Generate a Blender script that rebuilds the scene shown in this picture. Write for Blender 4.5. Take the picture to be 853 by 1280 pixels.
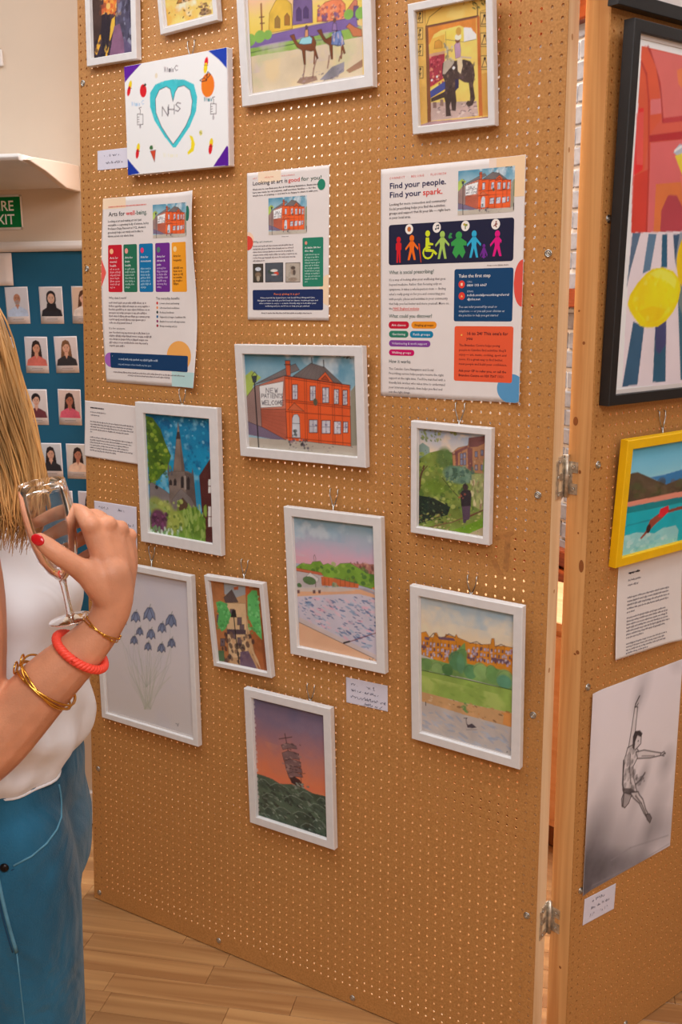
import bpy, bmesh, math, random
import numpy as np
from mathutils import Vector, Matrix

# ------------------------------------------------------------------ clear
for o in list(bpy.data.objects):
    bpy.data.objects.remove(o, do_unlink=True)
scene = bpy.context.scene
COL = scene.collection
random.seed(7)

# ------------------------------------------------------------------ camera
cam_data = bpy.data.cameras.new('camera')
cam = bpy.data.objects.new('camera', cam_data)
COL.objects.link(cam)
CX = Vector((0.824306, 0.566085, -0.008238))      # image right
CY = Vector((-0.111582, 0.176712, 0.977917))      # image up
CZ = Vector((0.555040, -0.805184, 0.208830))      # backwards
cam.matrix_world = Matrix((
    (CX.x, CY.x, CZ.x, 1.915793),
    (CX.y, CY.y, CZ.y, -1.668252),
    (CX.z, CY.z, CZ.z, 1.555384),
    (0, 0, 0, 1)))
cam_data.sensor_fit = 'VERTICAL'
cam_data.sensor_height = 36.0
cam_data.sensor_width = 24.0
cam_data.lens = 35.71
cam_data.clip_start = 0.05
scene.camera = cam

# ------------------------------------------------------------------ world and colour management
world = bpy.data.worlds.new('world')
scene.world = world
world.use_nodes = True
world.node_tree.nodes['Background'].inputs[0].default_value = (1.0, 0.97, 0.93, 1)
world.node_tree.nodes['Background'].inputs[1].default_value = 0.06
scene.view_settings.view_transform = 'Standard'
scene.view_settings.look = 'None'
scene.view_settings.gamma = 1.0
scene.view_settings.use_curve_mapping = False
scene.view_settings.exposure = -0.2

# ------------------------------------------------------------------ ceiling lights in front of the screens, plus added unseen fill lamps
def area(name, loc, sx, sy, power, col=(0.94, 0.97, 1.0), rot=(0, 0, 0)):
    l = bpy.data.lights.new(name, 'AREA')
    l.shape = 'RECTANGLE'; l.size = sx; l.size_y = sy
    l.energy = power; l.color = col
    o = bpy.data.objects.new(name, l)
    o.location = loc; o.rotation_euler = rot
    COL.objects.link(o)
    return o
area('ceiling_light_front', (0.60, -0.75, 2.93), 1.2, 0.6, 22)
area('ceiling_light_right', (2.25, 0.35, 2.93), 0.5, 1.0, 16)
area('rear_bounce_fill', (3.0, -2.3, 2.93), 2.4, 1.4, 98)  # added soft fill from behind the camera, stands in for ceiling bounce
area('behind_screens_fill', (0.95, 0.95, 2.93), 0.6, 0.6, 90)  # added fill: brightens the space behind so the board holes glow
area('side_wall_fill', (-0.95, -1.05, 2.93), 0.6, 1.2, 17)  # added fill that lifts the cream wall and notice board

# ------------------------------------------------------------------ small helpers
def lin(c):
    """sRGB 0-255 triple -> linear rgb"""
    r = []
    for v in c:
        v = v / 255.0
        r.append(v / 12.92 if v <= 0.04045 else ((v + 0.055) / 1.055) ** 2.4)
    return tuple(r)

def tag(o, label=None, cat=None, group=None, kind=None):
    if label: o['label'] = label
    if cat: o['category'] = cat
    if group: o['group'] = group
    if kind: o['kind'] = kind
    return o

def new_obj(name, data, parent=None, mw=None):
    o = bpy.data.objects.new(name, data)
    COL.objects.link(o)
    if parent is not None:
        o.parent = parent
    if mw is not None:
        o.matrix_local = mw
    return o

def thing(name, label, cat, mw=None, group=None):
    o = new_obj(name, None)
    o.empty_display_size = 0.05
    if mw is not None:
        o.matrix_world = mw
    return tag(o, label, cat, group)

def mk_mesh(name, verts, faces, mat=None, smooth=False):
    me = bpy.data.meshes.new(name)
    me.from_pydata([tuple(v) for v in verts], [], faces)
    if mat: me.materials.append(mat)
    if smooth:
        me.polygons.foreach_set('use_smooth', [True] * len(me.polygons))
    me.update()
    return me

def mobj(name, verts, faces, mat, parent=None, mw=None, smooth=False):
    return new_obj(name, mk_mesh(name, verts, faces, mat, smooth), parent, mw)

def bm_obj(name, bm, mat, parent=None, mw=None, smooth=False):
    me = bpy.data.meshes.new(name)
    bm.normal_update(); bm.to_mesh(me); bm.free()
    if mat: me.materials.append(mat)
    if smooth:
        me.polygons.foreach_set('use_smooth', [True] * len(me.polygons))
    return new_obj(name, me, parent, mw)

BOXF = [(0, 3, 2, 1), (4, 5, 6, 7), (0, 1, 5, 4), (1, 2, 6, 5), (2, 3, 7, 6), (3, 0, 4, 7)]
def box_v(x0, x1, y0, y1, z0, z1):
    return [(x0, y0, z0), (x1, y0, z0), (x1, y1, z0), (x0, y1, z0), (x0, y0, z1), (x1, y0, z1), (x1, y1, z1), (x0, y1, z1)]

def bbox_mesh(name, x0, x1, y0, y1, z0, z1, mat, bev=0.002):
    bm = bmesh.new()
    vs = [bm.verts.new(v) for v in box_v(x0, x1, y0, y1, z0, z1)]
    for f in BOXF: bm.faces.new([vs[i] for i in f])
    if bev > 0:
        bmesh.ops.bevel(bm, geom=bm.edges[:], offset=bev, segments=1, affect='EDGES')
    me = bpy.data.meshes.new(name)
    bm.normal_update(); bm.to_mesh(me); bm.free()
    if mat: me.materials.append(mat)
    return me

def bbox(name, x0, x1, y0, y1, z0, z1, mat, parent=None, mw=None, bev=0.002):
    return new_obj(name, bbox_mesh(name, x0, x1, y0, y1, z0, z1, mat, bev), parent, mw)

def sweep(pts, rad, seg=8, closed=False):
    """tube along a polyline; returns verts, faces"""
    P = [Vector(p) for p in pts]
    n = len(P)
    rads = rad if isinstance(rad, (list, tuple)) else [rad] * n
    V, F = [], []
    up = None
    for i in range(n):
        if closed:
            t = (P[(i + 1) % n] - P[i - 1]).normalized()
        else:
            t = (P[min(i + 1, n - 1)] - P[max(i - 1, 0)]).normalized()
        if up is None:
            up = Vector((0, 0, 1)) if abs(t.z) < 0.9 else Vector((1, 0, 0))
        a = (up - t * up.dot(t)).normalized()
        up = a
        b = t.cross(a)
        for k in range(seg):
            an = 2 * math.pi * k / seg
            V.append(P[i] + (a * math.cos(an) + b * math.sin(an)) * rads[i])
    m = n if closed else n - 1
    for i in range(m):
        j = (i + 1) % n
        for k in range(seg):
            l = (k + 1) % seg
            F.append((i * seg + k, i * seg + l, j * seg + l, j * seg + k))
    if not closed:
        F.append(tuple(range(seg - 1, -1, -1)))
        F.append(tuple((n - 1) * seg + k for k in range(seg)))
    return V, F

def tube(name, pts, rad, mat, parent=None, seg=8, closed=False, mw=None):
    v, f = sweep(pts, rad, seg, closed)
    return mobj(name, v, f, mat, parent, mw, smooth=True)

def lathe(name, prof, mat, parent=None, mw=None, seg=40, smooth=True):
    V, F = [], []
    for r, z in prof:
        for k in range(seg):
            a = 2 * math.pi * k / seg
            V.append((r * math.cos(a), r * math.sin(a), z))
    for i in range(len(prof) - 1):
        for k in range(seg):
            l = (k + 1) % seg
            F.append((i * seg + k, i * seg + l, (i + 1) * seg + l, (i + 1) * seg + k))
    return mobj(name, V, F, mat, parent, mw, smooth)

# ------------------------------------------------------------------ materials
MATS = {}
def mat(name, col, rough=0.6, metal=0.0, spec=0.5, noise=None, bump=None, trans=0.0, sheen=0.0, sss=0.0, emit=None):
    """noise=(scale, amount[, stretch xyz]) colour variation; bump=(scale, strength)"""
    if name in MATS: return MATS[name]
    m = bpy.data.materials.new(name); m.use_nodes = True
    nt = m.node_tree; b = nt.nodes['Principled BSDF']
    c = lin(col)
    b.inputs['Base Color'].default_value = (*c, 1)
    b.inputs['Roughness'].default_value = rough
    b.inputs['Metallic'].default_value = metal
    b.inputs['Specular IOR Level'].default_value = spec
    if sheen: b.inputs['Sheen Weight'].default_value = sheen
    if sss:
        b.inputs['Subsurface Weight'].default_value = sss
        b.inputs['Subsurface Radius'].default_value = (0.010, 0.004, 0.002)
        b.inputs['Subsurface Scale'].default_value = 0.6
    if emit:
        b.inputs['Emission Color'].default_value = (*lin(emit[0]), 1)
        b.inputs['Emission Strength'].default_value = emit[1]
    if noise or bump:
        tc = nt.nodes.new('ShaderNodeTexCoord')
        mp = nt.nodes.new('ShaderNodeMapping')
        nt.links.new(tc.outputs['Object'], mp.inputs['Vector'])
    if noise:
        if len(noise) > 2: mp.inputs['Scale'].default_value = noise[2]
        n = nt.nodes.new('ShaderNodeTexNoise')
        n.inputs['Scale'].default_value = noise[0]; n.inputs['Detail'].default_value = 4
        nt.links.new(mp.outputs['Vector'], n.inputs['Vector'])
        r = nt.nodes.new('ShaderNodeValToRGB')
        a = noise[1]
        r.color_ramp.elements[0].position = 0.3; r.color_ramp.elements[1].position = 0.7
        r.color_ramp.elements[0].color = (*[max(0, v * (1 - a)) for v in c], 1)
        r.color_ramp.elements[1].color = (*[min(1, v * (1 + a)) for v in c], 1)
        nt.links.new(n.outputs['Fac'], r.inputs['Fac'])
        nt.links.new(r.outputs['Color'], b.inputs['Base Color'])
    if bump:
        n2 = nt.nodes.new('ShaderNodeTexNoise')
        n2.inputs['Scale'].default_value = bump[0]; n2.inputs['Detail'].default_value = 3
        nt.links.new(mp.outputs['Vector'], n2.inputs['Vector'])
        bp = nt.nodes.new('ShaderNodeBump'); bp.inputs['Strength'].default_value = bump[1]
        bp.inputs['Distance'].default_value = 0.002
        nt.links.new(n2.outputs['Fac'], bp.inputs['Height'])
        nt.links.new(bp.outputs['Normal'], b.inputs['Normal'])
    MATS[name] = m
    return m

def flat(col, rough=0.75):
    """plain printed ink"""
    k = 'ink_%d_%d_%d' % tuple(col)
    return mat(k, col, rough, spec=0.25)

def art_mat(name, rough, spec):
    m = bpy.data.materials.new(name); m.use_nodes = True
    nt = m.node_tree; b = nt.nodes['Principled BSDF']
    a = nt.nodes.new('ShaderNodeAttribute'); a.attribute_name = 'paint'
    nt.links.new(a.outputs['Color'], b.inputs['Base Color'])
    b.inputs['Roughness'].default_value = rough
    b.inputs['Specular IOR Level'].default_value = spec
    return m
ART = art_mat('painted_paper', 0.7, 0.3)

def wood_mat(name, c1, c2, axis='Z', scale=1.0, rough=0.5, rnd=0.0):
    """pine: long grain along one axis, rings across it"""
    m = bpy.data.materials.new(name); m.use_nodes = True
    nt = m.node_tree; b = nt.nodes['Principled BSDF']
    tc = nt.nodes.new('ShaderNodeTexCoord'); mp = nt.nodes.new('ShaderNodeMapping')
    nt.links.new(tc.outputs['Object'], mp.inputs['Vector'])
    s = [38.0 * scale] * 3; s['XYZ'.index(axis)] = 1.6 * scale
    mp.inputs['Scale'].default_value = s
    n = nt.nodes.new('ShaderNodeTexNoise'); n.inputs['Scale'].default_value = 1.0
    n.inputs['Detail'].default_value = 3; n.inputs['Distortion'].default_value = 1.2
    oi = nt.nodes.new('ShaderNodeObjectInfo')
    ad = nt.nodes.new('ShaderNodeVectorMath'); ad.operation = 'ADD'
    mu = nt.nodes.new('ShaderNodeMath'); mu.operation = 'MULTIPLY'; mu.inputs[1].default_value = 37.0
    nt.links.new(oi.outputs['Random'], mu.inputs[0])
    nt.links.new(mp.outputs['Vector'], ad.inputs[0]); nt.links.new(mu.outputs[0], ad.inputs[1])
    nt.links.new(ad.outputs[0], n.inputs['Vector'])
    r = nt.nodes.new('ShaderNodeValToRGB')
    r.color_ramp.elements[0].position = 0.35; r.color_ramp.elements[1].position = 0.65
    r.color_ramp.elements[0].color = (*lin(c1), 1); r.color_ramp.elements[1].color = (*lin(c2), 1)
    nt.links.new(n.outputs['Fac'], r.inputs['Fac'])
    out = r.outputs['Color']
    if rnd:
        hs = nt.nodes.new('ShaderNodeHueSaturation')
        mr = nt.nodes.new('ShaderNodeMapRange')
        mr.inputs['To Min'].default_value = 1 - rnd; mr.inputs['To Max'].default_value = 1 + rnd
        nt.links.new(oi.outputs['Random'], mr.inputs['Value'])
        nt.links.new(mr.outputs['Result'], hs.inputs['Value'])
        nt.links.new(out, hs.inputs['Color']); out = hs.outputs['Color']
    nt.links.new(out, b.inputs['Base Color'])
    b.inputs['Roughness'].default_value = rough
    bp = nt.nodes.new('ShaderNodeBump'); bp.inputs['Strength'].default_value = 0.12; bp.inputs['Distance'].default_value = 0.001
    nt.links.new(n.outputs['Fac'], bp.inputs['Height']); nt.links.new(bp.outputs['Normal'], b.inputs['Normal'])
    return m

def glass_pane_mat():
    m = bpy.data.materials.new('picture_glass'); m.use_nodes = True
    nt = m.node_tree; nt.nodes.remove(nt.nodes['Principled BSDF'])
    out = nt.nodes['Material Output']
    tr = nt.nodes.new('ShaderNodeBsdfTransparent'); gl = nt.nodes.new('ShaderNodeBsdfGlossy')
    gl.inputs['Roughness'].default_value = 0.03
    lw = nt.nodes.new('ShaderNodeLayerWeight'); lw.inputs['Blend'].default_value = 0.5
    pw = nt.nodes.new('ShaderNodeMath'); pw.operation = 'POWER'; pw.inputs[1].default_value = 5.0
    ma = nt.nodes.new('ShaderNodeMath'); ma.operation = 'MULTIPLY_ADD'; ma.inputs[1].default_value = 0.92; ma.inputs[2].default_value = 0.05
    mx = nt.nodes.new('ShaderNodeMixShader')
    nt.links.new(lw.outputs['Facing'], pw.inputs[0]); nt.links.new(pw.outputs[0], ma.inputs[0]); nt.links.new(ma.outputs[0], mx.inputs[0])
    nt.links.new(tr.outputs[0], mx.inputs[1]); nt.links.new(gl.outputs[0], mx.inputs[2])
    nt.links.new(mx.outputs[0], out.inputs['Surface'])
    return m
PANE = glass_pane_mat()

M_WHITE = mat('white_lacquer', (232, 229, 228), 0.45, noise=(60, 0.03))
M_PAPER = mat('white_paper', (234, 225, 221), 0.85, spec=0.2, noise=(25, 0.015))
M_CARD = mat('label_card', (226, 222, 236), 0.85, spec=0.2)
M_CREAM = mat('cream_wall_paint', (214, 196, 176), 0.8, noise=(3, 0.04), bump=(150, 0.05))
M_TRIMW = mat('white_gloss_paint', (225, 220, 216), 0.4, noise=(8, 0.03))
M_STEEL = mat('zinc_steel', (190, 188, 184), 0.32, metal=1.0, noise=(80, 0.2))
M_NICKEL = mat('worn_nickel', (205, 194, 178), 0.4, metal=0.75, noise=(120, 0.35))
M_DARKHOLE = mat('screw_recess', (40, 35, 32), 0.6)
M_BLACK = mat('black_frame_paint', (30, 27, 27), 0.5, noise=(40, 0.1))
M_YELLOW = mat('yellow_frame_paint', (250, 196, 4), 0.45, noise=(30, 0.05))
M_GOLD = mat('gold', (226, 172, 78), 0.22, metal=1.0)
# ================================================================== the room
PITCH = 0.01905
TWIST = 0.0544157
def p1(X, Z, o=0.0):
    """point on the first screen (slightly twisted board); o = distance in front of it"""
    return Vector((X, TWIST * (1 - X / 1.22) * (Z - 1.011) - o, Z))

M_FLOORBASE = wood_mat('floor_laminate', (150, 104, 62), (182, 132, 84), 'X', 0.6, 0.45)
WD = Vector((0.919, 0.393, 0)).normalized()       # along the cream wall, to the right
WN = Vector((WD.y, -WD.x, 0))                     # out of the cream wall, to the camera
W0 = Vector((-0.328, 0.214, 0))
MW_WALL = Matrix((
    (WD.x, -WN.x, 0, W0.x), (WD.y, -WN.y, 0, W0.y), (WD.z, -WN.z, 1, 0), (0, 0, 0, 1)))   # x along, y into wall, z up

fl = mobj('floor', [(-6, -6, -0.004), (7, -6, -0.004), (7, 6, -0.004), (-6, 6, -0.004)], [(0, 1, 2, 3)], M_FLOORBASE)
tag(fl, 'pale wooden strip floor', kind='structure')
# strip-wood planks, laid parallel to the cream wall
M_PLANK = wood_mat('oak_strip', (160, 112, 68), (194, 146, 94), 'X', 0.55, 0.38, rnd=0.14)
PW = 0.066
plank_meshes = {}
def plank_mesh(L):
    if L not in plank_meshes:
        plank_meshes[L] = bbox_mesh('plank', 0, L - 0.0008, 0, PW - 0.0008, -0.004, 0.0, M_PLANK, 0.0006)
    return plank_meshes[L]
rng = random.Random(3)
count = 0
ang = math.atan2(WD.y, WD.x)
for row in range(-1, 27):
    # rows step away from the cream wall towards the camera
    d = 0.12 + row * PW
    s = -0.85 + rng.random() * 0.4
    smax = 1.95
    while s < smax and count < 298:
        L = rng.choice((0.28, 0.36, 0.44))
        org = W0 + WD * s + WN * (d + PW)
        mid = org + WD * (L / 2)
        if -0.75 < mid.x < 1.9 and -1.25 < mid.y < 1.1:
            o = new_obj('plank', plank_mesh(L), fl)
            o.location = (org.x, org.y, 0.0); o.rotation_euler = (0, 0, ang)
            count += 1
        s += L

cl = mobj('ceiling', [(-6, -6, 3.0), (-6, 6, 3.0), (7, 6, 3.0), (7, -6, 3.0)], [(0, 1, 2, 3)],
          mat('ceiling_white', (232, 228, 222), 0.9))
tag(cl, 'white ceiling', kind='structure')
# cream wall behind the screen: stops short behind the board, then turns back
def wall_box(name, x0, x1, y0, y1, z0, z1, m, mw, bev=0.0):
    o = bbox(name, x0, x1, y0, y1, z0, z1, m, None, mw, bev)
    o['kind'] = 'structure'
    return o
w = wall_box('wall_left', -4.5, 0.62, 0.0, 0.12, 0, 3.0, M_CREAM, MW_WALL)
w2 = wall_box('wall_return', 0.50, 0.62, 0.12, 1.9, 0, 3.0, M_CREAM, MW_WALL)
b = wall_box('baseboard_left', -4.5, 0.62, -0.016, 0.0, 0.0, 0.104, M_TRIMW, MW_WALL, 0.003)
wall_box('wall_rear', -5, 7, -5.12, -5.0, 0, 3.0, M_CREAM, Matrix())
wall_box('wall_right', 5.0, 5.12, -5, 5, 0, 3.0, M_CREAM, Matrix())

# painted brick wall far behind the screens
BD = Vector((-0.862, 0.506, 0)).normalized()
BN = Vector((-BD.y, -abs(BD.x), 0)) if False else Vector((BD.y * -1, BD.x, 0))
if BN.dot(Vector((1.9, -1.7, 0)) - Vector((0.386, 2.10, 0))) < 0: BN = -BN
B0 = Vector((0.386, 2.10, 0))
MW_BRICK = Matrix((
    (-BD.x, -BN.x, 0, B0.x), (-BD.y, -BN.y, 0, B0.y), (0, 0, 1, 0), (0, 0, 0, 1)))  # x to the right, y into wall
M_MORTAR = mat('white_mortar', (240, 234, 226), 0.9, noise=(60, 0.05))
bw = wall_box('wall_back', -2.6, 1.9, 0.008, 0.15, 0, 3.0, M_MORTAR, MW_BRICK)
M_BRICK = mat('grey_painted_brick', (160, 155, 155), 0.85, noise=(18, 0.3), bump=(60, 0.5))
bm_full = bbox_mesh('brick', 0, 0.212, -0.012, 0.03, 0, 0.062, M_BRICK, 0.004)
rng = random.Random(11)
for c in range(40):
    z = 0.004 + c * 0.0745
    off = 0.0 if c % 2 else 0.112
    for k in range(-2, 3):
        x = k * 0.224 + off - 0.1
        o = new_obj('brick', bm_full, bw)
        o.location = (x + rng.uniform(-.003, .003), 0.008 + rng.uniform(-.003, .002), z + rng.uniform(-.003, .003))
M_TIMBER = wood_mat('stained_timber', (120, 46, 14), (168, 74, 28), 'X', 0.5, 0.35)
def rail(name, z0, z1, pr):
    return bbox(name, -2.4, 1.8, -pr, 0.008, z0, z1, M_TIMBER, None, MW_BRICK, 0.006)
for i, (z0, z1) in enumerate(((2.505, 2.72), (1.503, 1.572), (0.497, 0.56), (0.385, 0.485))):
    o = rail('trim_%d' % (i + 1), z0, z1, 0.05 + 0.012 * (i % 2)); o['kind'] = 'structure'
# a low window between two of the timber rails lets daylight in
wi = bbox('window_1', -0.45, 0.5, -0.018, 0.006, 0.19, 0.385, mat('daylit_pane', (255, 252, 246), 0.3, emit=((255, 251, 244), 2.2)), None, MW_BRICK, 0.003)
wi['kind'] = 'structure'
# ================================================================== pegboard screens
def hardboard_mat():
    m = bpy.data.materials.new('tan_hardboard'); m.use_nodes = True
    nt = m.node_tree; b = nt.nodes['Principled BSDF']
    tc = nt.nodes.new('ShaderNodeTexCoord')
    n = nt.nodes.new('ShaderNodeTexNoise'); n.inputs['Scale'].default_value = 260; n.inputs['Detail'].default_value = 3
    n2 = nt.nodes.new('ShaderNodeTexNoise'); n2.inputs['Scale'].default_value = 3.5; n2.inputs['Detail'].default_value = 4
    nt.links.new(tc.outputs['Object'], n.inputs['Vector']); nt.links.new(tc.outputs['Object'], n2.inputs['Vector'])
    r = nt.nodes.new('ShaderNodeValToRGB')
    r.color_ramp.elements[0].position = 0.3; r.color_ramp.elements[1].position = 0.72
    r.color_ramp.elements[0].color = (*lin((180, 122, 65)), 1); r.color_ramp.elements[1].color = (*lin((206, 149, 87)), 1)
    nt.links.new(n.outputs['Fac'], r.inputs['Fac'])
    hs = nt.nodes.new('ShaderNodeHueSaturation')
    mr = nt.nodes.new('ShaderNodeMapRange'); mr.inputs['To Min'].default_value = 0.93; mr.inputs['To Max'].default_value = 1.06
    nt.links.new(n2.outputs['Fac'], mr.inputs['Value']); nt.links.new(mr.outputs['Result'], hs.inputs['Value'])
    nt.links.new(r.outputs['Color'], hs.inputs['Color']); nt.links.new(hs.outputs['Color'], b.inputs['Base Color'])
    b.inputs['Roughness'].default_value = 0.48
    b.inputs['Specular IOR Level'].default_value = 0.35
    return m
M_HARD = hardboard_mat()
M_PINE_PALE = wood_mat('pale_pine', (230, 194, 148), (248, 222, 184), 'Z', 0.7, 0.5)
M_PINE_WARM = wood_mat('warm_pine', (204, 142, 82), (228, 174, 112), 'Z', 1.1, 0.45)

def pegboard(name, fn, ncol, nrow, z_first, bottom, thick, hole_r, parent):
    """perforated sheet; fn(x, z, depth) -> point, depth measured into the board"""
    p = PITCH
    ox = [math.cos(math.radians(45 * k)) * hole_r for k in range(8)]
    oz = [math.sin(math.radians(45 * k)) * hole_r for k in range(8)]
    xs = [i * p for i in range(ncol + 1)]
    zs = [bottom] + [z_first + (j + 0.5) * p for j in range(nrow)]
    V = []; F = []
    gi = {}
    nx = ncol + 1
    for side, dep in ((0, 0.0), (1, thick)):
        for j, z in enumerate(zs):
            for i, x in enumerate(xs):
                gi[side, i, j] = len(V); V.append(fn(x, z, dep))
    for j in range(nrow):
        zc = z_first + j * p
        for i in range(ncol):
            xc = (i + 0.5) * p
            fi = len(V)
            for k in range(8): V.append(fn(xc + ox[k], zc + oz[k], 0.0))
            for k in range(8): V.append(fn(xc + ox[k], zc + oz[k], thick))
            for side in (0, 1):
                b0 = fi + 8 * side
                A = gi[side, i, j]; B = gi[side, i + 1, j]; C_ = gi[side, i + 1, j + 1]; D = gi[side, i, j + 1]
                quads = ((A, B, b0 + 7, b0 + 6, b0 + 5), (B, C_, b0 + 1, b0 + 0, b0 + 7), (C_, D, b0 + 3, b0 + 2, b0 + 1), (D, A, b0 + 5, b0 + 4, b0 + 3))
                for q in quads: F.append(q if side == 0 else q[::-1])
            for k in range(8):
                l = (k + 1) % 8
                F.append((fi + k, fi + l, fi + 8 + l, fi + 8 + k))
    nz = len(zs)
    for j in range(nz - 1):
        for i in (0, ncol):
            F.append((gi[0, i, j], gi[0, i, j + 1], gi[1, i, j + 1], gi[1, i, j]))
    for i in range(ncol):
        for j in (0, nz - 1):
            F.append((gi[0, i, j], gi[0, i + 1, j], gi[1, i + 1, j], gi[1, i, j]))
    return mobj(name, V, F, M_HARD, parent)

def bent_bar(name, fn, x0, x1, z0, z1, d0, d1, m, parent, nseg=12, axis='z'):
    V, F = [], []
    for s in range(nseg + 1):
        t = s / nseg
        if axis == 'z':
            z = z0 + (z1 - z0) * t
            c = [(x0, z, d0), (x1, z, d0), (x1, z, d1), (x0, z, d1)]
        else:
            x = x0 + (x1 - x0) * t
            c = [(x, z0, d0), (x, z1, d0), (x, z1, d1), (x, z0, d1)]
        V += [fn(*q) for q in c]
    for s in range(nseg):
        for k in range(4):
            l = (k + 1) % 4
            F.append((s * 4 + k, s * 4 + l, s * 4 + 4 + l, s * 4 + 4 + k))
    F.append((3, 2, 1, 0)); F.append(tuple(nseg * 4 + k for k in range(4)))
    o = mobj(name, V, F, m, parent)
    bmod = o.modifiers.new('soft_edges', 'BEVEL'); bmod.width = 0.0015; bmod.segments = 2; bmod.limit_method = 'ANGLE'
    return o

def screw_meshes():
    prof = [(0.0001, 0.0), (0.0020, 0.0004)]
    cup = [(0.0070, 0.0), (0.0068, 0.0012), (0.0055, 0.0020), (0.0042, 0.0014), (0.0036, 0.0008)]
    head = [(0.0036, 0.0008), (0.0034, 0.0016), (0.0014, 0.0019), (0.0012, 0.0008), (0.0002, 0.0006)]
    def lm(nm, pr, m):
        o = lathe(nm, pr, m, None, None, 16); me = o.data
        bpy.data.objects.remove(o); return me
    return lm('screw_cup', cup, M_STEEL), lm('screw_head', head, M_NICKEL)
CUP, HEAD = screw_meshes()

def screw(parent, loc, nrm, withcup=True):
    q = Vector(nrm).to_track_quat('Z', 'Y').to_matrix().to_4x4()
    q.translation = Vector(loc)
    s = new_obj('screw', HEAD, parent, q)
    if withcup: new_obj('screw_cup', CUP, s)
    return s

TH = 1.2721
U2 = Vector((math.cos(TH), math.sin(TH), 0)); N2 = Vector((math.sin(TH), -math.cos(TH), 0))
E2 = Vector((1.2768, 0.0536, 0)) - U2 * (0.5 * PITCH)
MW2 = Matrix(((U2.x, -N2.x, 0, E2.x), (U2.y, -N2.y, 0, E2.y), (0, 0, 1, 0), (0, 0, 0, 1)))   # x along, y into the board, z up

f1 = lambda x, z, d: p1(x, z, -d)
f2 = lambda x, z, d: Vector((x, d, z))
NROW = 122; ZFIRST = 0.0488; ZTOP = ZFIRST + (NROW - 0.5) * PITCH
BT = 0.0030; DT = 0.049; SW = 0.044
s1 = thing('display_screen', 'wide tan pegboard screen covered in white framed pictures and posters', 'display board')
pegboard('pegboard', f1, 64, NROW, ZFIRST, 0.003, BT, 0.0027, s1)
bent_bar('stile', f1, 0, SW, 0.003, ZTOP, BT, DT, M_PINE_PALE, s1)
bent_bar('stile', f1, 64 * PITCH - SW, 64 * PITCH, 0.003, ZTOP, BT, DT, M_PINE_PALE, s1)
bent_bar('rail', f1, SW, 64 * PITCH - SW, 0.003, 0.043, BT, DT, M_PINE_PALE, s1, axis='x')
bent_bar('rail', f1, SW, 64 * PITCH - SW, ZTOP - SW, ZTOP, BT, DT, M_PINE_PALE, s1, axis='x')
for x, z in ((1.1985, 2.04), (1.1988, 1.6215), (1.1945, 1.2023), (1.1995, 0.7832), (1.2003, 0.3645), (1.2, 0.024), (0.0156, 2.0379), (0.0174, 1.6213), (0.018, 1.2), (0.018, 0.785),
             (0.024, 0.3687), (0.0197, 0.0231), (0.4192, 0.0259), (0.799, 0.0197)):
    screw(s1, p1(x, z, 0.0002), (0, -1, 0))
# torn paper left where something was ripped off the board
M_TORN = mat('torn_board', (178, 120, 64), 0.8, noise=(90, 0.25))
def torn(pts):
    n = len(pts)
    V = [p1(x, z, 0.0006) for x, z in pts] + [p1(x, z, 0.0001) for x, z in pts]
    F = [tuple(range(n))] + [(i, (i + 1) % n, n + (i + 1) % n, n + i) for i in range(n)]
    mobj('torn_patch', V, F, M_TORN, s1)
torn([(1.098, 1.100), (1.118, 1.110), (1.143, 1.119), (1.150, 1.128), (1.146, 1.131), (1.124, 1.122), (1.104, 1.110)])
torn([(1.133, 1.118), (1.143, 1.120), (1.142, 1.060), (1.138, 1.052), (1.130, 1.058)])
torn([(1.105, 1.070), (1.116, 1.072), (1.124, 1.055), (1.131, 1.046), (1.121, 1.044), (1.112, 1.056)])

s2 = thing('display_screen', 'second pegboard screen at the right edge, turned away behind warm pine batten', 'display board', MW2)
pegboard('pegboard', f2, 64, NROW, 0.0482, 0.003, BT, 0.0027, s2)
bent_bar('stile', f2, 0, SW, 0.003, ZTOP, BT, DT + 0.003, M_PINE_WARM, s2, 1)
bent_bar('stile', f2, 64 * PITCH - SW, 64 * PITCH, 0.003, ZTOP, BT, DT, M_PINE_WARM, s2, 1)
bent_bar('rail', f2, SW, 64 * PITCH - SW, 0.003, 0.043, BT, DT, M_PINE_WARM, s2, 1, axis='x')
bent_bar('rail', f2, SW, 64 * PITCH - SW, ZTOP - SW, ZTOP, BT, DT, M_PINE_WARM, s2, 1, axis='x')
for x, z in ((0.0174, 2.09), (0.0174, 1.6778), (0.0193, 1.2559), (0.0183, 0.8356), (0.025, 0.4114), (0.6, 0.024), (0.2, 0.024)):
    screw(s2, (x, -0.0002, z), (0, -1, 0))
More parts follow.
